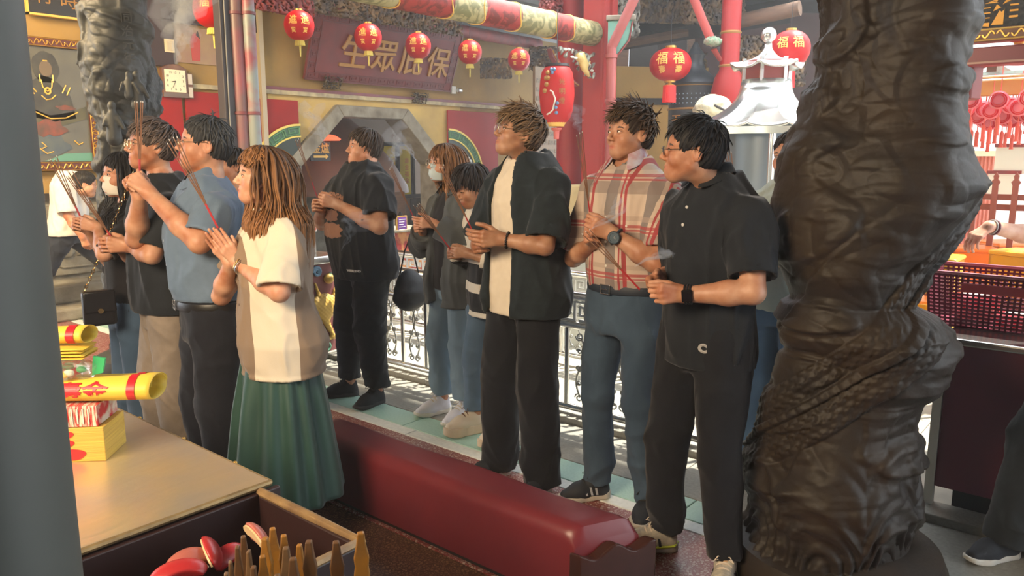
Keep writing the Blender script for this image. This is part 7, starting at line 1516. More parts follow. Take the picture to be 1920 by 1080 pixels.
wm = mat('watch_strap', (.012, .012, .014), .5); ws = p.ring('smart_watch', wc, ax, .0315, [(.0115, .0022)]*24 if False else .0035, wm)
nrm = unit(np.cross(ax, [0, 0, 1])); nrm = nrm if nrm[1] > 0 else -nrm; up_ = np.cross(nrm, ax)
mb = MB(); M_ = Matrix([[*ax], [*up_], [*nrm]]).transposed().to_4x4(); M_.translation = Vector(wc+nrm*.034)
mb.box((-.018, -.021, -.006), (.018, .021, .006), M_); mb.build('watch_case', mat('black_glass', (.005, .005, .006), .06), ws, False, .004)
for dz in (-.009, .009): p.ring('watch_band', wc+ax*dz, ax, .031, .004, wm)
YL = mat('cream_knit', (.62, .57, .44), .8, noise=((.30, .28, .26), 60, .25), bump=(300, .5, .002)); TAN = mat('tan_lining', (.58, .36, .20), .7)
shoes(p, YL, mat('grey_sole', (.32, .29, .26), .7), mat('cream_lace', (.72, .62, .50), .8), stripes=mat('black_stripe', (.01, .01, .012), .6), accent=TAN, toe=mat('yellow_trim', (.62, .75, .06), .5))
polo = p
a = atd(1182, 524, (p.l2w(p.arm[-1][1])-C0)@Fv-.02); incense(a, a+(atd(1096, 432, (a-C0)@Fv)-a)+np.array([0, 0, 0]), 3, 'incense stick of the man in the black polo', 'incense sticks of the man in the black polo shirt', .016, 1)
# ---------------------------------------------------------------- man in the plaid shirt
p = Person('man in red and brown plaid shirt and jeans with a chunky wristwatch', tuple(onz(1163, 950)[:2]), math.radians(172), 1.785, 1.0)
p.set_arm(1, p.py(1228, 492, .25), p.py(1150, 440, .10), (.72, -.45, .38), (-.1, -.9, .2), 'hold')
p.set_arm(-1, p.py(1092, 470, -.24), p.py(1112, 455, -.06), (.75, .30, .45), (-.1, .9, .2), 'hold'); p.arm[-1] = (np.array([.05, -.26, 1.10]), p.arm[-1][1])
p.set_leg(1, (-.04, .12), math.radians(25), .05); p.set_leg(-1, (.0, -.13), math.radians(-28), .05)
p.set_head(math.radians(-12), math.radians(3), 0, at=p.py(1180, 252, .0), look=(1, -.15, .02)); p.build_body(SK, 1.1)
PLAID = bands('plaid_cotton', (.58, .47, .39), [(1, .17, .02, .026, (.13, .12, .13), .75), (2, .20, .02, .024, (.22, .17, .16), .6), (2, .20, .10, .010, (.42, .32, .27), .6), (1, .17, .087, .0075, (.36, .035, .05), .9), (1, .17, .066, .0045, (.36, .035, .05), .9), (2, .20, .068, .006, (.40, .06, .07), .8), (2, .20, .052, .004, (.40, .06, .07), .8)])
p.top('shirt', PLAID, z0=.955, sleeve=.52, sw=1.12, off=.020, flare=.0, seed=21, amp=.005, neck=.060, drop=.03, wide=1.12)
collar(p, mat('pale_collar', (.52, .52, .62), .8, noise=((.45, .22, .25), 30, .2)), gap=32, w=.045, r=.060)
buttons(p, mat('pearl_button', (.7, .68, .62), .3), [1.27], y=.10); buttons(p, mat('pearl_button', (.7, .68, .62), .3), [1.0, 1.1, 1.2, 1.3], y=0)
p.trousers('jeans', denim((.032, .055, .092), (.065, .105, .16)), zt=1.0, r=(.098, .070, .062), hem=.075, seed=8, amp=.0065)
p.belt(mat('navy_belt', (.02, .028, .045), .6), SILM, .965)
p.hair(N=620, seed=7, col=(.050, .034, .024), tip=(.13, .085, .055), len=.06, front=.065, top=.08, hairline=.42, off=.09, lift=.06, w=.0042, mess=.38, grav=.1, comb=(.35, .1, .2), crown=(-.6, .1, .7))
W_ = p.arm[1][1]; ax = unit(p.arm[1][0]-W_); wc = W_+ax*.015; nrm = unit(np.cross(ax, [0, 0, 1])); nrm = nrm if nrm[1] > 0 else -nrm; up_ = np.cross(nrm, ax)
wt = p.ring('wristwatch', wc, ax, .034, .0055, mat('watch_resin', (.02, .035, .06), .5)); mb = MB(); M_ = Matrix([[*ax], [*up_], [*nrm]]).transposed().to_4x4(); M_.translation = Vector(wc+nrm*.038)
mb.lathe([(.0001, -.008), (.025, -.008), (.026, .004), (.022, .008), (.018, .008), (.017, .005), (.0001, .005)], (0, 0, 0), 20); mb.V = [tuple(M_@Vector(v)) for v in mb.V]; mb.build('watch_case', mat('watch_steel', (.10, .14, .18), .3, .7), wt, True)
mb = MB(); mb.box((-.001, -.001, .0055), (.001, .012, .007)); mb.box((-.001, -.001, .0055), (.009, .001, .007)); mb.V = [tuple(M_@Vector(v)) for v in mb.V]; mb.build('watch_hand', SILM, wt)
shoes(p, SHB, mat('ivory_sole', (.55, .50, .42), .7), LACE_K, stripes=mat('grey_stripe', (.40, .42, .46), .6))
plaid = p
a = p.l2w(p.py(1106, 400, 0)); incense(a, a+(p.l2w(p.py(1086, 248, .0))-a), 3, 'incense stick of the man in the plaid shirt', 'incense sticks of the man in the plaid shirt', .012, 2)
# ---------------------------------------------------------------- man in the open black cardigan
p = Person('man in open black cardigan over cream shirt with black bead bracelet', tuple(onz(982, 905)[:2]), math.radians(172), 1.80, .93)
p.set_arm(1, p.py(1022, 462, .24), p.py(943, 449, .09), (.88, -.42, .05), (-.1, -.9, .1), 'relax'); p.set_arm(-1, (.06, -.25, 1.13), p.py(905, 458, -.09), (.85, .42, .05), (-.1, .9, .1), 'hold')
p.set_leg(1, (.01, .14), math.radians(18), .02); p.set_leg(-1, (.02, -.15), math.radians(-15), .03)
p.set_head(math.radians(-24), math.radians(14), 0, at=p.py(972, 252, .0), look=(1, 0, .15)); p.build_body(SKD, 1.1)
p.top('undershirt', fabric('cream_cotton', (.74, .66, .53), (.66, .58, .46)), z0=.80, sleeve=.3, off=.022, flare=.03, seed=31, amp=.003, neck=.056)
p.top('cardigan', fabric('black_linen', (.017, .026, .032), (.010, .016, .020)), z0=.80, sleeve=.55, sw=1.3, wide=1.35, off=.040, flare=.045, seed=32, amp=.007, neck=.064, drop=.02,
      open_=lambda P: np.maximum(np.abs(P[:, 1]+.015)-(.088+.045*np.clip((1.35-P[:, 2])*.0, 0, 1)-np.clip(P[:, 2]-1.25, 0, .2)*.15), .01-P[:, 0]))
p.trousers('trousers', K2, zt=.93, r=(.105, .098, .092), hem=.045, seed=9, amp=.006, off=.010)
p.hair(N=620, seed=9, col=(.075, .050, .034), tip=(.26, .17, .10), len=.075, front=.08, top=.09, hairline=.40, off=.10, lift=.08, w=.0046, mess=.35, grav=.3, comb=(.5, .15, .05), crown=(-.7, .0, .6))
p.glasses(WIRE, r=.023, rd=.92, lens=LENS)
W_ = p.arm[1][1]; ax = unit(p.arm[1][0]-W_); wc = W_+ax*.02; a_ = unit(np.cross(ax, [.3, .2, .9])); b_ = np.cross(ax, a_)
mb = MB()
for i in range(18): t = 2*math.pi*i/18; mb.ball(wc+.033*(a_*math.cos(t)+b_*math.sin(t)), .0056, 8, 6)
tag(mb.build('bead_bracelet', mat('black_bead', (.015, .012, .012), .25), p.root, True), kind='stuff')
shoes(p, mat('black_canvas', (.02, .025, .035), .8), RUB_W, LACE_W)
kimono = p
a = p.l2w(p.py(882, 425, 0)); incense(a, a+(p.l2w(p.py(828, 312, .0))-a), 3, 'incense stick of the man in the open cardigan', 'incense sticks of the man in the open cardigan', .010, 3)
# ---------------------------------------------------------------- man in the printed black t-shirt
p = Person('stocky man in black printed t-shirt and black trousers facing left', tuple(onz(690, 748)[:2]), math.radians(170), 1.745, 1.24)
p.set_arm(1, p.py(712, 425, .29), p.py(634, 384, .08), (.90, -.30, .32), (-.1, -.9, .1), 'hold'); p.set_arm(-1, (.12, -.30, 1.12), p.py(604, 392, -.10), (.85, .42, .3), (-.1, .9, .1), 'loose')
p.set_leg(1, (.0, .12), math.radians(12), .03); p.set_leg(-1, (.05, -.14), math.radians(-25), .03)
p.set_head(math.radians(-14), math.radians(3), 0, fat=1.4, jaw=1.1, at=p.py(682, 278, 0)); p.build_body(SKL, 1.0)
p.top('t_shirt', K1, z0=.79, sleeve=.36, sw=1.2, wide=1.35, off=.028, flare=.03, seed=41, amp=.006, neck=.070, drop=.01)
PR = mat('brown_print', (.30, .15, .10), .8); on_cloth(p, 'BRAKKERSINGAN', .036, PR, -.04, 1.315, bend=1.1, bold=.0018, name='print')
def blob(cx, cy, w, h, sq=3.0):
    def fn(u, v):
        x, y = u*2-1, v*2-1; k = (abs(x)**sq+abs(y)**sq)**(1/sq) if (x or y) else 1; m = max(abs(x), abs(y)); s_ = m/k if k > 1e-6 else 1
        return cx+x*s_*w*(1+.12*math.sin(7*y)), cy+y*s_*h*(1+.10*math.sin(9*x))
    return grid_geo(fn, 16, 10)
on_cloth(p, '', 1, PR, 0, 1.19, geo=blob(-.02, 0, .075, .035), name='print'); on_cloth(p, '', 1, PR, 0, 1.10, geo=blob(-.01, 0, .11, .045), name='print')
on_cloth(p, 'WEEKEND', .018, mat('white_label', (.6, .6, .58), .7), .15, .865, bold=.001, name='label_print')
p.trousers('trousers', fabric('charcoal_jersey', (.020, .024, .028), (.013, .016, .02)), zt=.93, r=(.108, .082, .060), hem=.12, seed=12, amp=.007)
p.hair(N=520, seed=12, col=(.045, .035, .03), tip=(.08, .06, .05), len=.085, front=.055, top=.09, hairline=.50, off=.06, low=-.62, caplow=-.07, w=.0048, mess=.12, grav=.6, comb=(.15, .0, 0), crown=(-.3, .15, .9))
shoes(p, SHB, mat('charcoal_sole', (.05, .05, .055), .7), LACE_K)
p.ring('neck_band', p.neck+np.array([.012, 0, .0]), (-.25, 0, 1), .060, .004, LACE_W)
tee = p
a = p.l2w(p.py(590, 356, 0)); incense(a, a+(p.l2w(p.py(557, 262, .0))-a), 3, 'incense stick of the stocky man in the t-shirt', 'incense sticks of the stocky man', .010, 4)
# ---------------------------------------------------------------- woman in grey blazer
p = Person('woman in grey blazer and light jeans with face mask and round glasses', (3.18, 3.10), math.radians(170), 1.60, .98, True)
p.set_arm(1, p.py(868, 452, .20), p.py(815, 420, .08), (.92, -.30, .12), (-.1, -.9, .1), 'relax'); p.set_arm(-1, (.06, -.22, 1.02), p.py(792, 428, -.08), (.85, .35, .15), (-.1, .9, .1), 'hold')
p.set_leg(1, (.0, .10), math.radians(8), .02); p.set_leg(-1, (.02, -.11), math.radians(-6), .03)
p.set_head(math.radians(-12), math.radians(2), 0, at=p.py(834, 308, 0)); p.build_body(SKL, 1.0)
p.top('dark_top', fabric('dark_top', (.02, .02, .024)), z0=.84, sleeve=.3, off=.014, amp=.003, seed=51, neck=.056)
BZ = fabric('grey_wool', (.105, .118, .125), (.07, .08, .088), sc=12)
p.top('blazer', BZ, z0=.74, sleeve=.93, sw=1.25, wide=1.15, off=.036, flare=.03, seed=52, amp=.006, neck=.064, drop=.03, open_=lambda P: np.maximum(np.abs(P[:, 1])-.060, .01-P[:, 0]))
collar(p, BZ, gap=28, w=.055, r=.066)
p.trousers('jeans', denim((.14, .22, .31), (.24, .35, .45)), zt=.98, r=(.092, .076, .072), hem=.135, seed=14, amp=.0045, off=.012)
p.hair(N=420, seed=14, col=(.085, .045, .026), tip=(.30, .15, .07), len=.30, bang=.12, top=.33, K=14, hairline=.48, off=.06, w=.006, mess=.08, grav=1.1, comb=(.0, .0, -.1), crown=(.1, .0, 1), part=.5, wave=.006, capfront=.06, ear=0, caplow=-.10, low=-.75)
p.glasses(mat('pale_wire', (.8, .74, .66), .3, 1), r=.022, rd=1.0)
def mask_mesh(p, mt):
    V = []; F = []; n, m = 14, 8
    for j in range(m+1):
        v = j/m
        for i in range(n+1):
            u = i/n*2-1; a = u*1.25
            x = .112*math.cos(a*.95)**.8-.012-.030*abs(v-.42)**1.3*math.cos(a)+.004*math.sin(v*12)*math.cos(a); y = .060*math.sin(a)*(1.12-.22*v); z = -.008-.088*v+.012*(1-abs(u))*(1-v)+.014*(1-math.cos(a))*(1-2*v)*0
            V.append(p.H((x, y, z)))
    F = [(j*(n+1)+i, j*(n+1)+i+1, (j+1)*(n+1)+i+1, (j+1)*(n+1)+i) for j in range(m) for i in range(n)]
    me = bpy.data.meshes.new('face_mask'); me.from_pydata([tuple(v) for v in V], [], F); me.polygons.foreach_set('use_smooth', [True]*len(F)); o = link_mesh('face_mask', me, p.root, mt)
    s_ = o.modifiers.new('s', 'SOLIDIFY'); s_.thickness = .002; mb = MB()
    for sd in (1, -1): mb.tube([p.H((.035, sd*.058, -.02)), p.H((.0, sd*.076, .02)), p.H((-.02, sd*.078, .0)), p.H((.0, sd*.072, -.04)), p.H((.03, sd*.060, -.075))], .0015, 6)
    tag(mb.build('ear_loop', mt, o, True), kind='stuff')
    return o
mask_mesh(p, mat('blue_mask', (.50, .60, .64), .8))
shoes(p, mat('white_mesh', (.72, .74, .84), .7, bump=(500, .4, .002)), RUB_W, mat('beige_lace', (.62, .56, .48), .8))
blazer = p
a = p.l2w(p.py(776, 408, 0)); incense(a, a+(p.l2w(p.py(731, 312, .0))-a), 3, 'incense stick of the woman in the grey blazer', 'incense sticks of the woman in the grey blazer', .008, 5)
# bag on her right shoulder
c = p.l2w(p.px(768, 540, -.02)); bagm = mat('black_bag', (.012, .013, .016), .6, bump=(60, .3, .004))
t = thing('shoulder_bag', 'soft black shoulder bag hanging beside the woman in the grey blazer', 'bag', c, p.yaw)
V, F = mesh_sdf(uni([ell((0, 0, 0), (.10, .055, .125)), ell((0, 0, -.06), (.115, .06, .09))], .05), (-.16, -.1, -.2), (.16, .1, .16), .01); V = V+vnormals(V, F)*(wav(V, 9, 3)*.006)[:, None]
link_mesh('bag_body', npmesh('bag_body', V, F), t, bagm)
mb = MB(); mb.tube([(-.07, 0, .09), (-.03, .0, .24), (0, .02, .33), (.03, 0, .24), (.07, 0, .09)], .005, 6); mb.build('strap', bagm, t, True)
# ---------------------------------------------------------------- woman in striped top
p = Person('short-haired woman in black and white striped top looking down', (3.08, 2.70), math.radians(165), 1.57, .98, True, lean=.06)
p.set_arm(1, (.04, .24, .98), p.py(880, 476, .07), (.88, -.35, .12), (-.1, -.9, .1), 'hold'); p.set_arm(-1, (.06, -.22, 1.0), p.py(855, 478, -.07), (.80, .38, .2), (-.1, .9, .1), 'hold')
p.set_leg(1, (.0, .09, .03), math.radians(12), .02); p.set_leg(-1, (.06, -.11, .03), math.radians(-6), .05)
p.set_head(math.radians(-4), math.radians(-24), 0, at=p.py(884, 350, 0), eye=-.0012); p.build_body(SKD, 1.0)
ST = bands('striped_knit', (.66, .62, .54), [(2, 0, .93, .052, (.015, .017, .022), 1), (2, 0, .775, .052, (.015, .017, .022), 1), (1, 0, .45, .27, (.015, .017, .022), 1), (1, 0, -.45, .27, (.015, .017, .022), 1)])
p.top('striped_top', ST, z0=.76, sleeve=.86, sw=1.1, wide=1.0, off=.026, flare=.02, seed=61, amp=.005, neck=.060)
p.trousers('jeans', denim((.075, .13, .20), (.13, .20, .29)), zt=.93, r=(.088, .062, .052), hem=.11, seed=15, amp=.005)
p.hair(N=480, seed=15, col=(.028, .024, .024), len=.10, front=.08, top=.11, hairline=.42, off=.08, low=-.6, w=.005, mess=.12, grav=.6, comb=(.25, .05, 0), crown=(-.35, .1, .9), ear=0, caplow=-.09)
shoes(p, mat('beige_leather', (.62, .55, .45), .6), mat('beige_sole', (.58, .48, .36), .7), mat('brown_lace', (.13, .06, .04), .8), plat=.028)
striped = p
a = p.l2w(p.py(836, 456, 0)); incense(a, a+(p.l2w(p.py(780, 382, .0))-a), 4, 'incense stick of the woman in stripes', 'incense sticks of the woman in the striped top', .010, 6)
# ---------------------------------------------------------------- praying woman in the green skirt (front left)
p = Person('woman with long brown hair and green skirt praying with joined palms', (1.69, 2.62), math.radians(160), 1.59, 1.06, True)
p.set_arm(1, p.py(524, 548, .23), p.py(447, 494, .030), (.52, .0, .85), (0, -1, 0), 'flat'); p.set_arm(-1, p.py(415, 555, -.17), p.py(432, 492, -.035), (.52, .0, .85), (0, 1, 0), 'flat')
p.set_leg(1, (.0, .10), .1, .02); p.set_leg(-1, (.02, -.10), -.1, .03)
p.set_head(math.radians(-3), math.radians(3), 0, fat=.9, at=p.py(492, 332, 0), eye=-.0008, look=(1, 0, -.1)); p.build_body(SKL, 1.2)
CR = fabric('cream_jersey', (.70, .62, .48), (.62, .54, .42)); BR = fabric('brown_satin', (.24, .165, .11), (.17, .115, .08), rough=.6)
TWO = bands('two_tone_cloth', (.68, .61, .49), [(0, 0, -.50, .475, (.25, .18, .125), 1), (0, 0, .5, .375, (.25, .18, .125), 1)])
p.top('blouse', TWO, z0=.76, sleeve=.44, sw=1.25, wide=1.3, off=.032, flare=.028, seed=71, amp=.006, neck=.066, drop=.02, res=.0075)
def skirt(p, mt, zt, zb, r0, r1, pleats=14, amp=.014, seed=1, name='skirt'):
    n, m = 220, 40; V = []; rr = np.random.default_rng(seed); ph = rr.uniform(0, 6, 6)
    for j in range(m+1):
        v = j/m; z = zt+(zb-zt)*v; r = r0+(r1-r0)*v**.8
        for i in range(n):
            t = 2*math.pi*i/n; w_ = math.sin(pleats*t+1.1*math.sin(3*t+ph[0])+ph[1])*.6+math.sin(pleats*.5*t+ph[2]+1.3*math.sin(2*t))*.5
            q = r+amp*w_*min(1, v*2.2); V.append((q*math.cos(t)*.86, q*math.sin(t), z))
    F = [(j*n+i, j*n+(i+1) % n, (j+1)*n+(i+1) % n, (j+1)*n+i) for j in range(m) for i in range(n)]
    me = npmesh(name, V, F); o = link_mesh(name, me, p.root, mt); s_ = o.modifiers.new('s', 'SOLIDIFY'); s_.thickness = .003; return o
skirt(p, mat('green_satin', (.020, .075, .058), .55, noise=((.012, .048, .038), 6, .3), sheen=.2), .86, .20, .135, .262, 13, .020, 2)
def push_body(p):
    def f(P):
        Q = (P*p.hs)@p.HM+p.HC; c = p.neck; d = Q-c; low = Q[:, 2] < c[2]+.03
        a = np.array([.13, .19, .1]); q = d/a; rho = np.linalg.norm(q[:, :2], axis=1)
        k = np.where(low & (rho < 1), 1/np.maximum(rho, .2), 1.0)
        lowr = np.clip((c[2]+.03-Q[:, 2])/.08, 0, 1); kk = 1+(k-1)*lowr
        Q2 = Q.copy(); Q2[:, :2] = c[:2]+d[:, :2]*kk[:, None]
        return ((Q2-p.HC)@p.HM.T)/p.hs
    return f
p.hair(N=900, seed=17, col=(.070, .036, .020), tip=(.32, .15, .06), len=.33, bang=.09, top=.36, K=16, hairline=.44, off=.10, w=.0052, mess=.10, grav=1.2, comb=(-.05, 0, -.1), crown=(.05, .0, 1), part=.55, wave=.010, wn=11, capfront=.05, ear=0, caplow=-.10, low=-.9, push=push_body(p))
W_ = p.arm[1][1]; ax = unit(p.arm[1][0]-W_); wc = W_+ax*.02; br = p.ring('bracelet', wc, ax, .033, .0042, GOLDM); p.ring('bracelet', wc+ax*.009, ax, .034, .003, SILM)
mb = MB(); mb.ball(wc+np.array([.0, .036, -.018]), .007, 8, 6); mb.build('charm', SILM, br, True)
buttons(p, mat('horn_button', (.12, .07, .04), .4), [.98, 1.08], y=0)
w5 = p
a = p.l2w(p.py(397, 405, 0)); incense(a, a+(p.l2w(p.py(322, 260, .0))-a), 4, 'incense stick between the praying woman\'s palms', 'incense sticks of the praying woman', .014, 7)
# ---------------------------------------------------------------- man in the blue shirt
p = Person('man in blue-grey short-sleeved shirt and black belt raising both fists', (1.66, 3.08), math.radians(163), 1.69, 1.10)
p.set_arm(1, p.py(374, 455, .24), p.py(280, 362, .05), (.62, -.25, .72), (0, -.7, -.3), 'fist'); p.set_arm(-1, p.py(256, 448, -.20), p.py(262, 368, -.05), (.35, .15, .9), (.2, .9, -.2), 'fist')
p.set_leg(1, (.0, .11), .15, .02); p.set_leg(-1, (.03, -.11), -.15, .03)
p.set_head(math.radians(-6), math.radians(5), 0, fat=.8, at=p.py(382, 272, 0)); p.build_body(SK, 1.1)
BL = fabric('blue_shirt_cloth', (.135, .20, .30), (.11, .165, .245), rough=.7)
p.top('shirt', BL, z0=.968, sleeve=.29, sw=1.15, wide=1.15, off=.020, flare=.01, seed=81, amp=.006, neck=.058)
collar(p, BL, gap=20, w=.04); buttons(p, mat('pearl_button', (.4, .45, .5), .3), [1.0, 1.1, 1.2, 1.3])
p.trousers('trousers', fabric('navy_suiting', (.012, .014, .022), (.009, .010, .016)), zt=.975, r=(.100, .078, .070), hem=.07, seed=18)
p.belt(mat('black_leather', (.012, .011, .011), .4), SILM, .945)
p.hair(N=560, seed=18, col=(.030, .032, .036), tip=(.07, .075, .08), len=.045, front=.03, top=.05, hairline=.60, off=.035, w=.0042, mess=.2, grav=.2, comb=(-.1, .1, 0), crown=(-.2, .2, .9))
p.glasses(WIRE, r=.018, rd=.8)
shoes(p, mat('black_leather_shoe', (.01, .01, .01), .3), RUB_K, LACE_K)
blue = p
a = p.l2w(p.py(262, 322, 0)); incense(a, a+(p.l2w(p.py(260, 186, .0))-a), 4, 'upright incense stick in the blue-shirted man\'s fists', 'incense sticks of the man in the blue-grey shirt', .010, 8)
# ---------------------------------------------------------------- young man in black shirt
p = Person('young man in black t-shirt and beige trousers with thin gold glasses', (1.66, 3.48), math.radians(168), 1.69, .98)
p.set_arm(1, p.py(285, 478, .22), p.py(245, 462, .05), (.90, -.30, .12), (-.1, -.9, .1), 'hold'); p.set_arm(-1, (.06, -.24, 1.06), p.py(222, 462, -.09), (.85, .35, .15), (-.1, .9, .1), 'hold')
p.set_leg(1, (.0, .11), .15, .02); p.set_leg(-1, (.03, -.11), -.15, .03)
p.set_head(math.radians(2), math.radians(5), 0, at=p.py(283, 275, 0)); p.build_body(SK, 1.05)
p.top('t_shirt', K1, z0=.86, sleeve=.50, sw=1.1, wide=1.2, off=.026, flare=.035, seed=91, neck=.056)
p.trousers('trousers', fabric('beige_twill', (.30, .25, .205), (.23, .19, .155), rough=.7), zt=.93, r=(.10, .085, .078), hem=.06, seed=19, amp=.008)
p.hair(N=520, seed=19, col=(.075, .058, .052), tip=(.14, .11, .10), len=.065, front=.06, top=.075, hairline=.46, off=.08, lift=.04, w=.0046, mess=.2, grav=.4, comb=(.3, .1, 0), crown=(-.5, .1, .8))
p.glasses(WIRE, r=.023, rd=.95, lens=LENS)
shoes(p, SHB, RUB_W, LACE_W); m3 = p
a = p.l2w(p.py(212, 450, 0)); incense(a, a+(p.l2w(p.py(126, 322, .0))-a), 4, 'incense stick of the young man with gold glasses', 'incense sticks of the young man with gold glasses', .014, 9)
# ---------------------------------------------------------------- woman in white mask with chain bag
p = Person('woman in black top and jeans with white face mask and chain bag', (1.68, 3.88), math.radians(165), 1.55, .96, True)
p.set_arm(1, p.py(196, 476, .20), p.py(184, 428, .05), (.85, -.30, .35), (-.1, -.9, .1), 'hold'); p.set_arm(-1, (.05, -.22, .98), p.py(165, 430, -.08), (.80, .25, .40), (-.1, .9, .1), 'hold')
p.set_leg(1, (.0, .09), .1, .02); p.set_leg(-1, (.03, -.10), -.1, .03)
p.set_head(math.radians(12), math.radians(2), 0, at=p.py(230, 330, 0)); p.build_body(SKL, .95)
p.top('t_shirt', fabric('black_knit', (.012, .011, .012)), z0=.84, sleeve=.5, off=.02, seed=101, neck=.058)
p.trousers('jeans', denim((.045, .085, .15), (.08, .13, .21)), zt=.93, r=(.092, .068, .060), hem=.07, seed=20)
p.hair(N=460, seed=20, col=(.016, .015, .016), len=.30, bang=.09, top=.32, K=14, hairline=.44, off=.06, w=.006, mess=.08, grav=1.1, crown=(.0, .0, 1), part=.5, wave=.004, capfront=.05, ear=0, caplow=-.10, low=-.85, push=push_body(p))
mask_mesh(p, mat('white_mask', (.78, .74, .66), .8)); shoes(p, SHB, RUB_W, LACE_W); w2 = p
a = p.l2w(p.py(150, 405, 0)); incense(a, a+(p.l2w(p.py(97, 295, .0))-a), 4, 'incense stick of the woman in the white mask', 'incense sticks of the woman in the white mask', .014, 10)
c = p.l2w(p.py(186, 576, .20)); t = thing('chain_bag', 'small black quilted bag with gold chain strap at the masked woman\'s hip', 'bag', c, p.yaw)
mb = MB(); mb.box((-.07, -.035, -.085), (.07, .035, .08)); mb.build('bag_body', mat('bag_leather', (.012, .011, .012), .35), t, True, .018, seg=3)
mb = MB(); mb.box((-.068, .03, -.02), (.068, .044, .082)); mb.build('flap', mat('bag_leather', (.014, .013, .014), .3), t, True, .008)
mb = MB(); mb.lathe([(.0001, 0), (.012, 0), (.012, .006), (.0001, .006)], (0, .046, -.01), 12, 'y', False); mb.build('clasp', GOLDM, t, True)
tp = (p.root.location, ); A_ = np.array([.06, 0, .07]); B_ = np.array([-.20, -.06, .62])
for i in range(34): # links of the chain
    v = i/33; q = A_*(1-v)+B_*v+np.array([0, .03*math.sin(v*math.pi), 0]); mb = MB(); dd = unit(B_-A_); s1 = unit(np.cross(dd, [1, 0, 0])); s2 = np.cross(dd, s1); ss = s1 if i % 2 else s2
    mb.tube([q+dd*.011*math.cos(w_)+ss*.006*math.sin(w_) for w_ in np.linspace(0, 2*math.pi, 9)], .0018, 5, False); mb.build('chain_link', GOLDM, t, True)
# ---------------------------------------------------------------- people further off
p = Person('man in white t-shirt and dark jeans striding past the stone wall', (2.84, 7.80), math.radians(-30), 1.62, 1.12, lean=.12)
p.ik_arm(1, (-.22, .24, .85), (-.2, 0, -1), (0, -1, 0), 'relax', .2, -.6); p.ik_arm(-1, (.16, -.26, .80), (.3, 0, -1), (0, 1, 0), 'relax', .2, -.6)
p.set_leg(1, (.34, .08), 0, .16); p.set_leg(-1, (-.52, -.08, .08), 0, .06)
p.set_head(math.radians(8), math.radians(-12), 0, at=p.pd(160, 346, -.05), fat=1.0); p.build_body(SK, .8)
p.top('t_shirt', fabric('white_cotton', (.70, .68, .64), (.62, .60, .56)), z0=.86, sleeve=.5, sw=1.2, wide=1.2, off=.03, flare=.03, seed=111, res=.011)
p.trousers('jeans', fabric('dark_denim', (.025, .032, .05)), zt=.95, seed=22, res=.012)
p.hair(N=220, seed=22, col=(.02, .018, .018), len=.035, front=.03, hairline=.55, off=.03, w=.006)
shoes(p, SHB, RUB_W, LACE_W); walker = p
p = Person('person half hidden between the blue-shirted man and the long-haired woman', (2.50, 4.28), math.radians(175), 1.56, .95, True)
p.ik_arm(1, (.30, .06, 1.0), (.8, -.3, .3), (0, -1, 0)); p.ik_arm(-1, (.30, -.06, 1.0), (.8, .3, .3), (0, 1, 0)); p.set_leg(1, (0, .09), .1); p.set_leg(-1, (0, -.09), -.1)
p.set_head(math.radians(-5), 0, 0, at=p.pd(434, 312, 0)); p.build_body(SKL, .8); p.top('t_shirt', fabric('grey_cotton', (.10, .10, .11)), z0=.84, seed=121, res=.012)
p.trousers('trousers', K2, zt=.93, seed=23, res=.013); p.hair(N=260, seed=23, col=(.02, .018, .018), len=.08, front=.06, hairline=.44, off=.06, w=.006); shoes(p, SHB, RUB_W, LACE_K); hid = p
p = Person('person in pale green shirt and blue jeans behind the dark dragon column', tuple(onz(1452, 885)[:2]), math.radians(175), 1.66, 1.12)
p.ik_arm(1, p.pd(1420, 470, 0)*np.array([0, 0, 1])+np.array([.30, .06, 0]), (.8, -.3, .3), (0, -1, 0)); p.ik_arm(-1, (.30, -.04, 1.10), (.8, .3, .3), (0, 1, 0)); p.set_leg(1, (0, .12), .1); p.set_leg(-1, (0, -.12), -.1)
p.set_head(math.radians(-5), 0, 0); p.build_body(SKL, .9); p.top('t_shirt', fabric('pale_green_cotton', (.42, .48, .44), (.36, .42, .38)), z0=.86, sw=1.15, wide=1.15, off=.03, seed=131, res=.010)
p.trousers('jeans', denim((.05, .10, .19), (.09, .16, .26)), zt=.93, r=(.10, .078, .070), seed=24); p.hair(N=260, seed=24, col=(.03, .025, .022), len=.06, front=.05, off=.05, w=.006); shoes(p, SHB, RUB_W, LACE_W); green = p
a = p.l2w(p.pd(1381, 365, -.2)); incense(a, p.l2w(p.pd(1364, 286, -.2)), 3, 'incense stick rising beside the dark dragon column', 'incense sticks beside the column', .014, 11)
p = Person('person at right edge in dark clothes seen as trouser leg and hem', tuple(onz(2030, 1050)[:2]), math.radians(150), 1.72, 1.1)
p.ik_arm(1, (-.12, .28, .88), (-.1, 0, -1), (0, -1, 0), 'relax'); p.ik_arm(-1, (-.15, -.25, .85), (-.1, .0, -1), (0, 1, 0), 'relax'); p.set_leg(1, (.02, .12), .1); p.set_leg(-1, (.26, -.12), -.1)
p.set_head(0, 0, 0); p.build_body(SK, .8); p.top('shirt', K1, z0=.82, sleeve=.95, seed=141, res=.012); p.trousers('trousers', fabric('dark_grey_cloth', (.022, .027, .030)), zt=.93, r=(.105, .09, .082), hem=.06, seed=25)
p.hair(N=260, seed=25, col=(.02, .02, .02), len=.06, off=.05, w=.006); shoes(p, SHB, RUB_W, LACE_K); rdark = p
p = Person('person reaching a bare arm with bracelets over the red basket', (5.00, .30), math.radians(115), 1.70, 1.1)
wr = p.pd(1855, 425, -.25); el = p.pd(1950, 445, -.15)
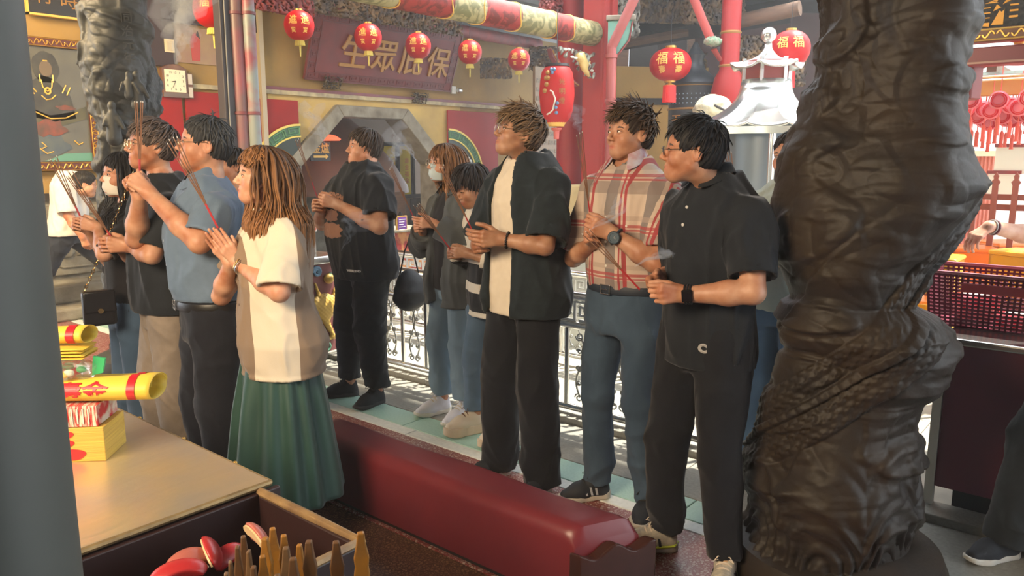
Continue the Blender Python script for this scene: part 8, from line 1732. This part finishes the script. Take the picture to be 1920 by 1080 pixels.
p.set_arm(1, el, wr, unit(p.pd(1822, 448, -.25)-wr), (0, -.3, -1), 'relax'); p.ik_arm(-1, (-.12, -.26, .80), (-.1, .0, -1), (0, 1, 0), 'relax'); p.set_leg(1, (.0, .11), .1); p.set_leg(-1, (.0, -.11), -.1)
p.set_head(0, 0, 0); p.build_body(SKL, 1.0); p.top('shirt', fabric('white_cotton', (.65, .63, .6)), z0=.84, sleeve=.45, seed=151, res=.012); p.trousers('trousers', K2, zt=.93, seed=26, res=.012)
p.hair(N=200, seed=26, col=(.02, .02, .02), len=.06, off=.05, w=.006); shoes(p, SHB, RUB_W, LACE_K)
W_ = p.arm[1][1]; ax = unit(p.arm[1][0]-W_); p.ring('bead_bracelet', W_+ax*.03, ax, .034, .0055, mat('dark_red_bead', (.12, .02, .03), .4)); p.ring('bead_bracelet', W_+ax*.015, ax, .033, .0045, mat('grey_bead', (.3, .3, .28), .4)); reach = p
# ---------------------------------------------------------------- incense haze and wisps of smoke
def volmat(name, dens, col, an=.2):
    m = bpy.data.materials.new(name); m.use_nodes = True; nt = m.node_tree; nt.nodes.remove(nt.nodes['Principled BSDF']); v = nt.nodes.new('ShaderNodeVolumeScatter'); v.inputs['Color'].default_value = (*col, 1); v.inputs['Density'].default_value = dens; v.inputs['Anisotropy'].default_value = an
    nt.links.new(v.outputs[0], nt.nodes['Material Output'].inputs['Volume']); return m
mb = MB(); mb.box((-3.5, -8.4, -.2), (13.4, 12.9, 4.8)); o = mb.build('haze', volmat('haze', .007, (.92, .96, 1.0), .35)); tag(o, 'thin bluish incense haze filling the hall and courtyard', 'haze', kind='stuff')
WS = volmat('smoke', 14.0, (.72, .82, 1.0), .1); WS2 = volmat('smoke', 5.0, (.72, .82, 1.0), .1)
def wisp(lab, p, seed, h=.16, r=.010, m_=None, drift=(.3, .1)):
    rr = np.random.default_rng(seed); c = atd(*p); t = thing('smoke_wisp', lab, 'smoke', c, 0, 'smoke wisps'); n = 26
    for k in range(3):
        v = np.linspace(0, 1, n); ph = rr.uniform(0, 6, 4); pts = [(Rv*(drift[0]*h*s_+h*.22*s_*math.sin(9*s_+ph[0])+h*.10*s_*math.sin(23*s_+ph[1]))+Fv*h*.15*math.sin(7*s_+ph[2])*s_+np.array([0, 0, h*s_*(.8+.2*math.sin(5*s_+ph[3]))])) for s_ in v]
        mb = MB(); mb.tube(pts, [(r*(.35+2.2*s_), r*(.18+.6*s_)) for s_ in v], 8); mb.build('wisp', m_ or WS, t, True)
wisp('bluish smoke curling over the incense of the man in the black polo shirt', (1105, 432, 2.5), 1, .10, .009, drift=(1.2, 0))
wisp('blue smoke drifting before the arm of the man in the black polo shirt', (1190, 500, 2.45), 2, .07, .012, drift=(1.6, 0))
wisp('pale smoke rising over the incense tips of the man in the plaid shirt', (1087, 250, 3.0), 3, .10, .007, drift=(-.2, 0))
wisp('smoke wisp at the incense tips before the masked woman in the blazer', (780, 300, 3.9), 4, .18, .014, drift=(-.6, 0))
wisp('small dark blue smoke puff right of the stocky man', (735, 312, 4.2), 5, .13, .012, drift=(.1, 0))
wisp('smoke before the face of the stocky man with the printed shirt', (610, 270, 4.1), 6, .22, .012, drift=(-.3, 0))
wisp('large smoke plume rising beside the clock at the top left', (330, 120, 5.0), 7, .55, .045, WS2, drift=(.2, 0))
wisp('second smoke plume at the top left beside the dark post', (360, 90, 5.2), 8, .5, .05, WS2, drift=(-.2, 0))
wisp('faint smoke before the chest of the stocky man', (640, 470, 4.0), 9, .25, .012, WS2, drift=(.4, 0))
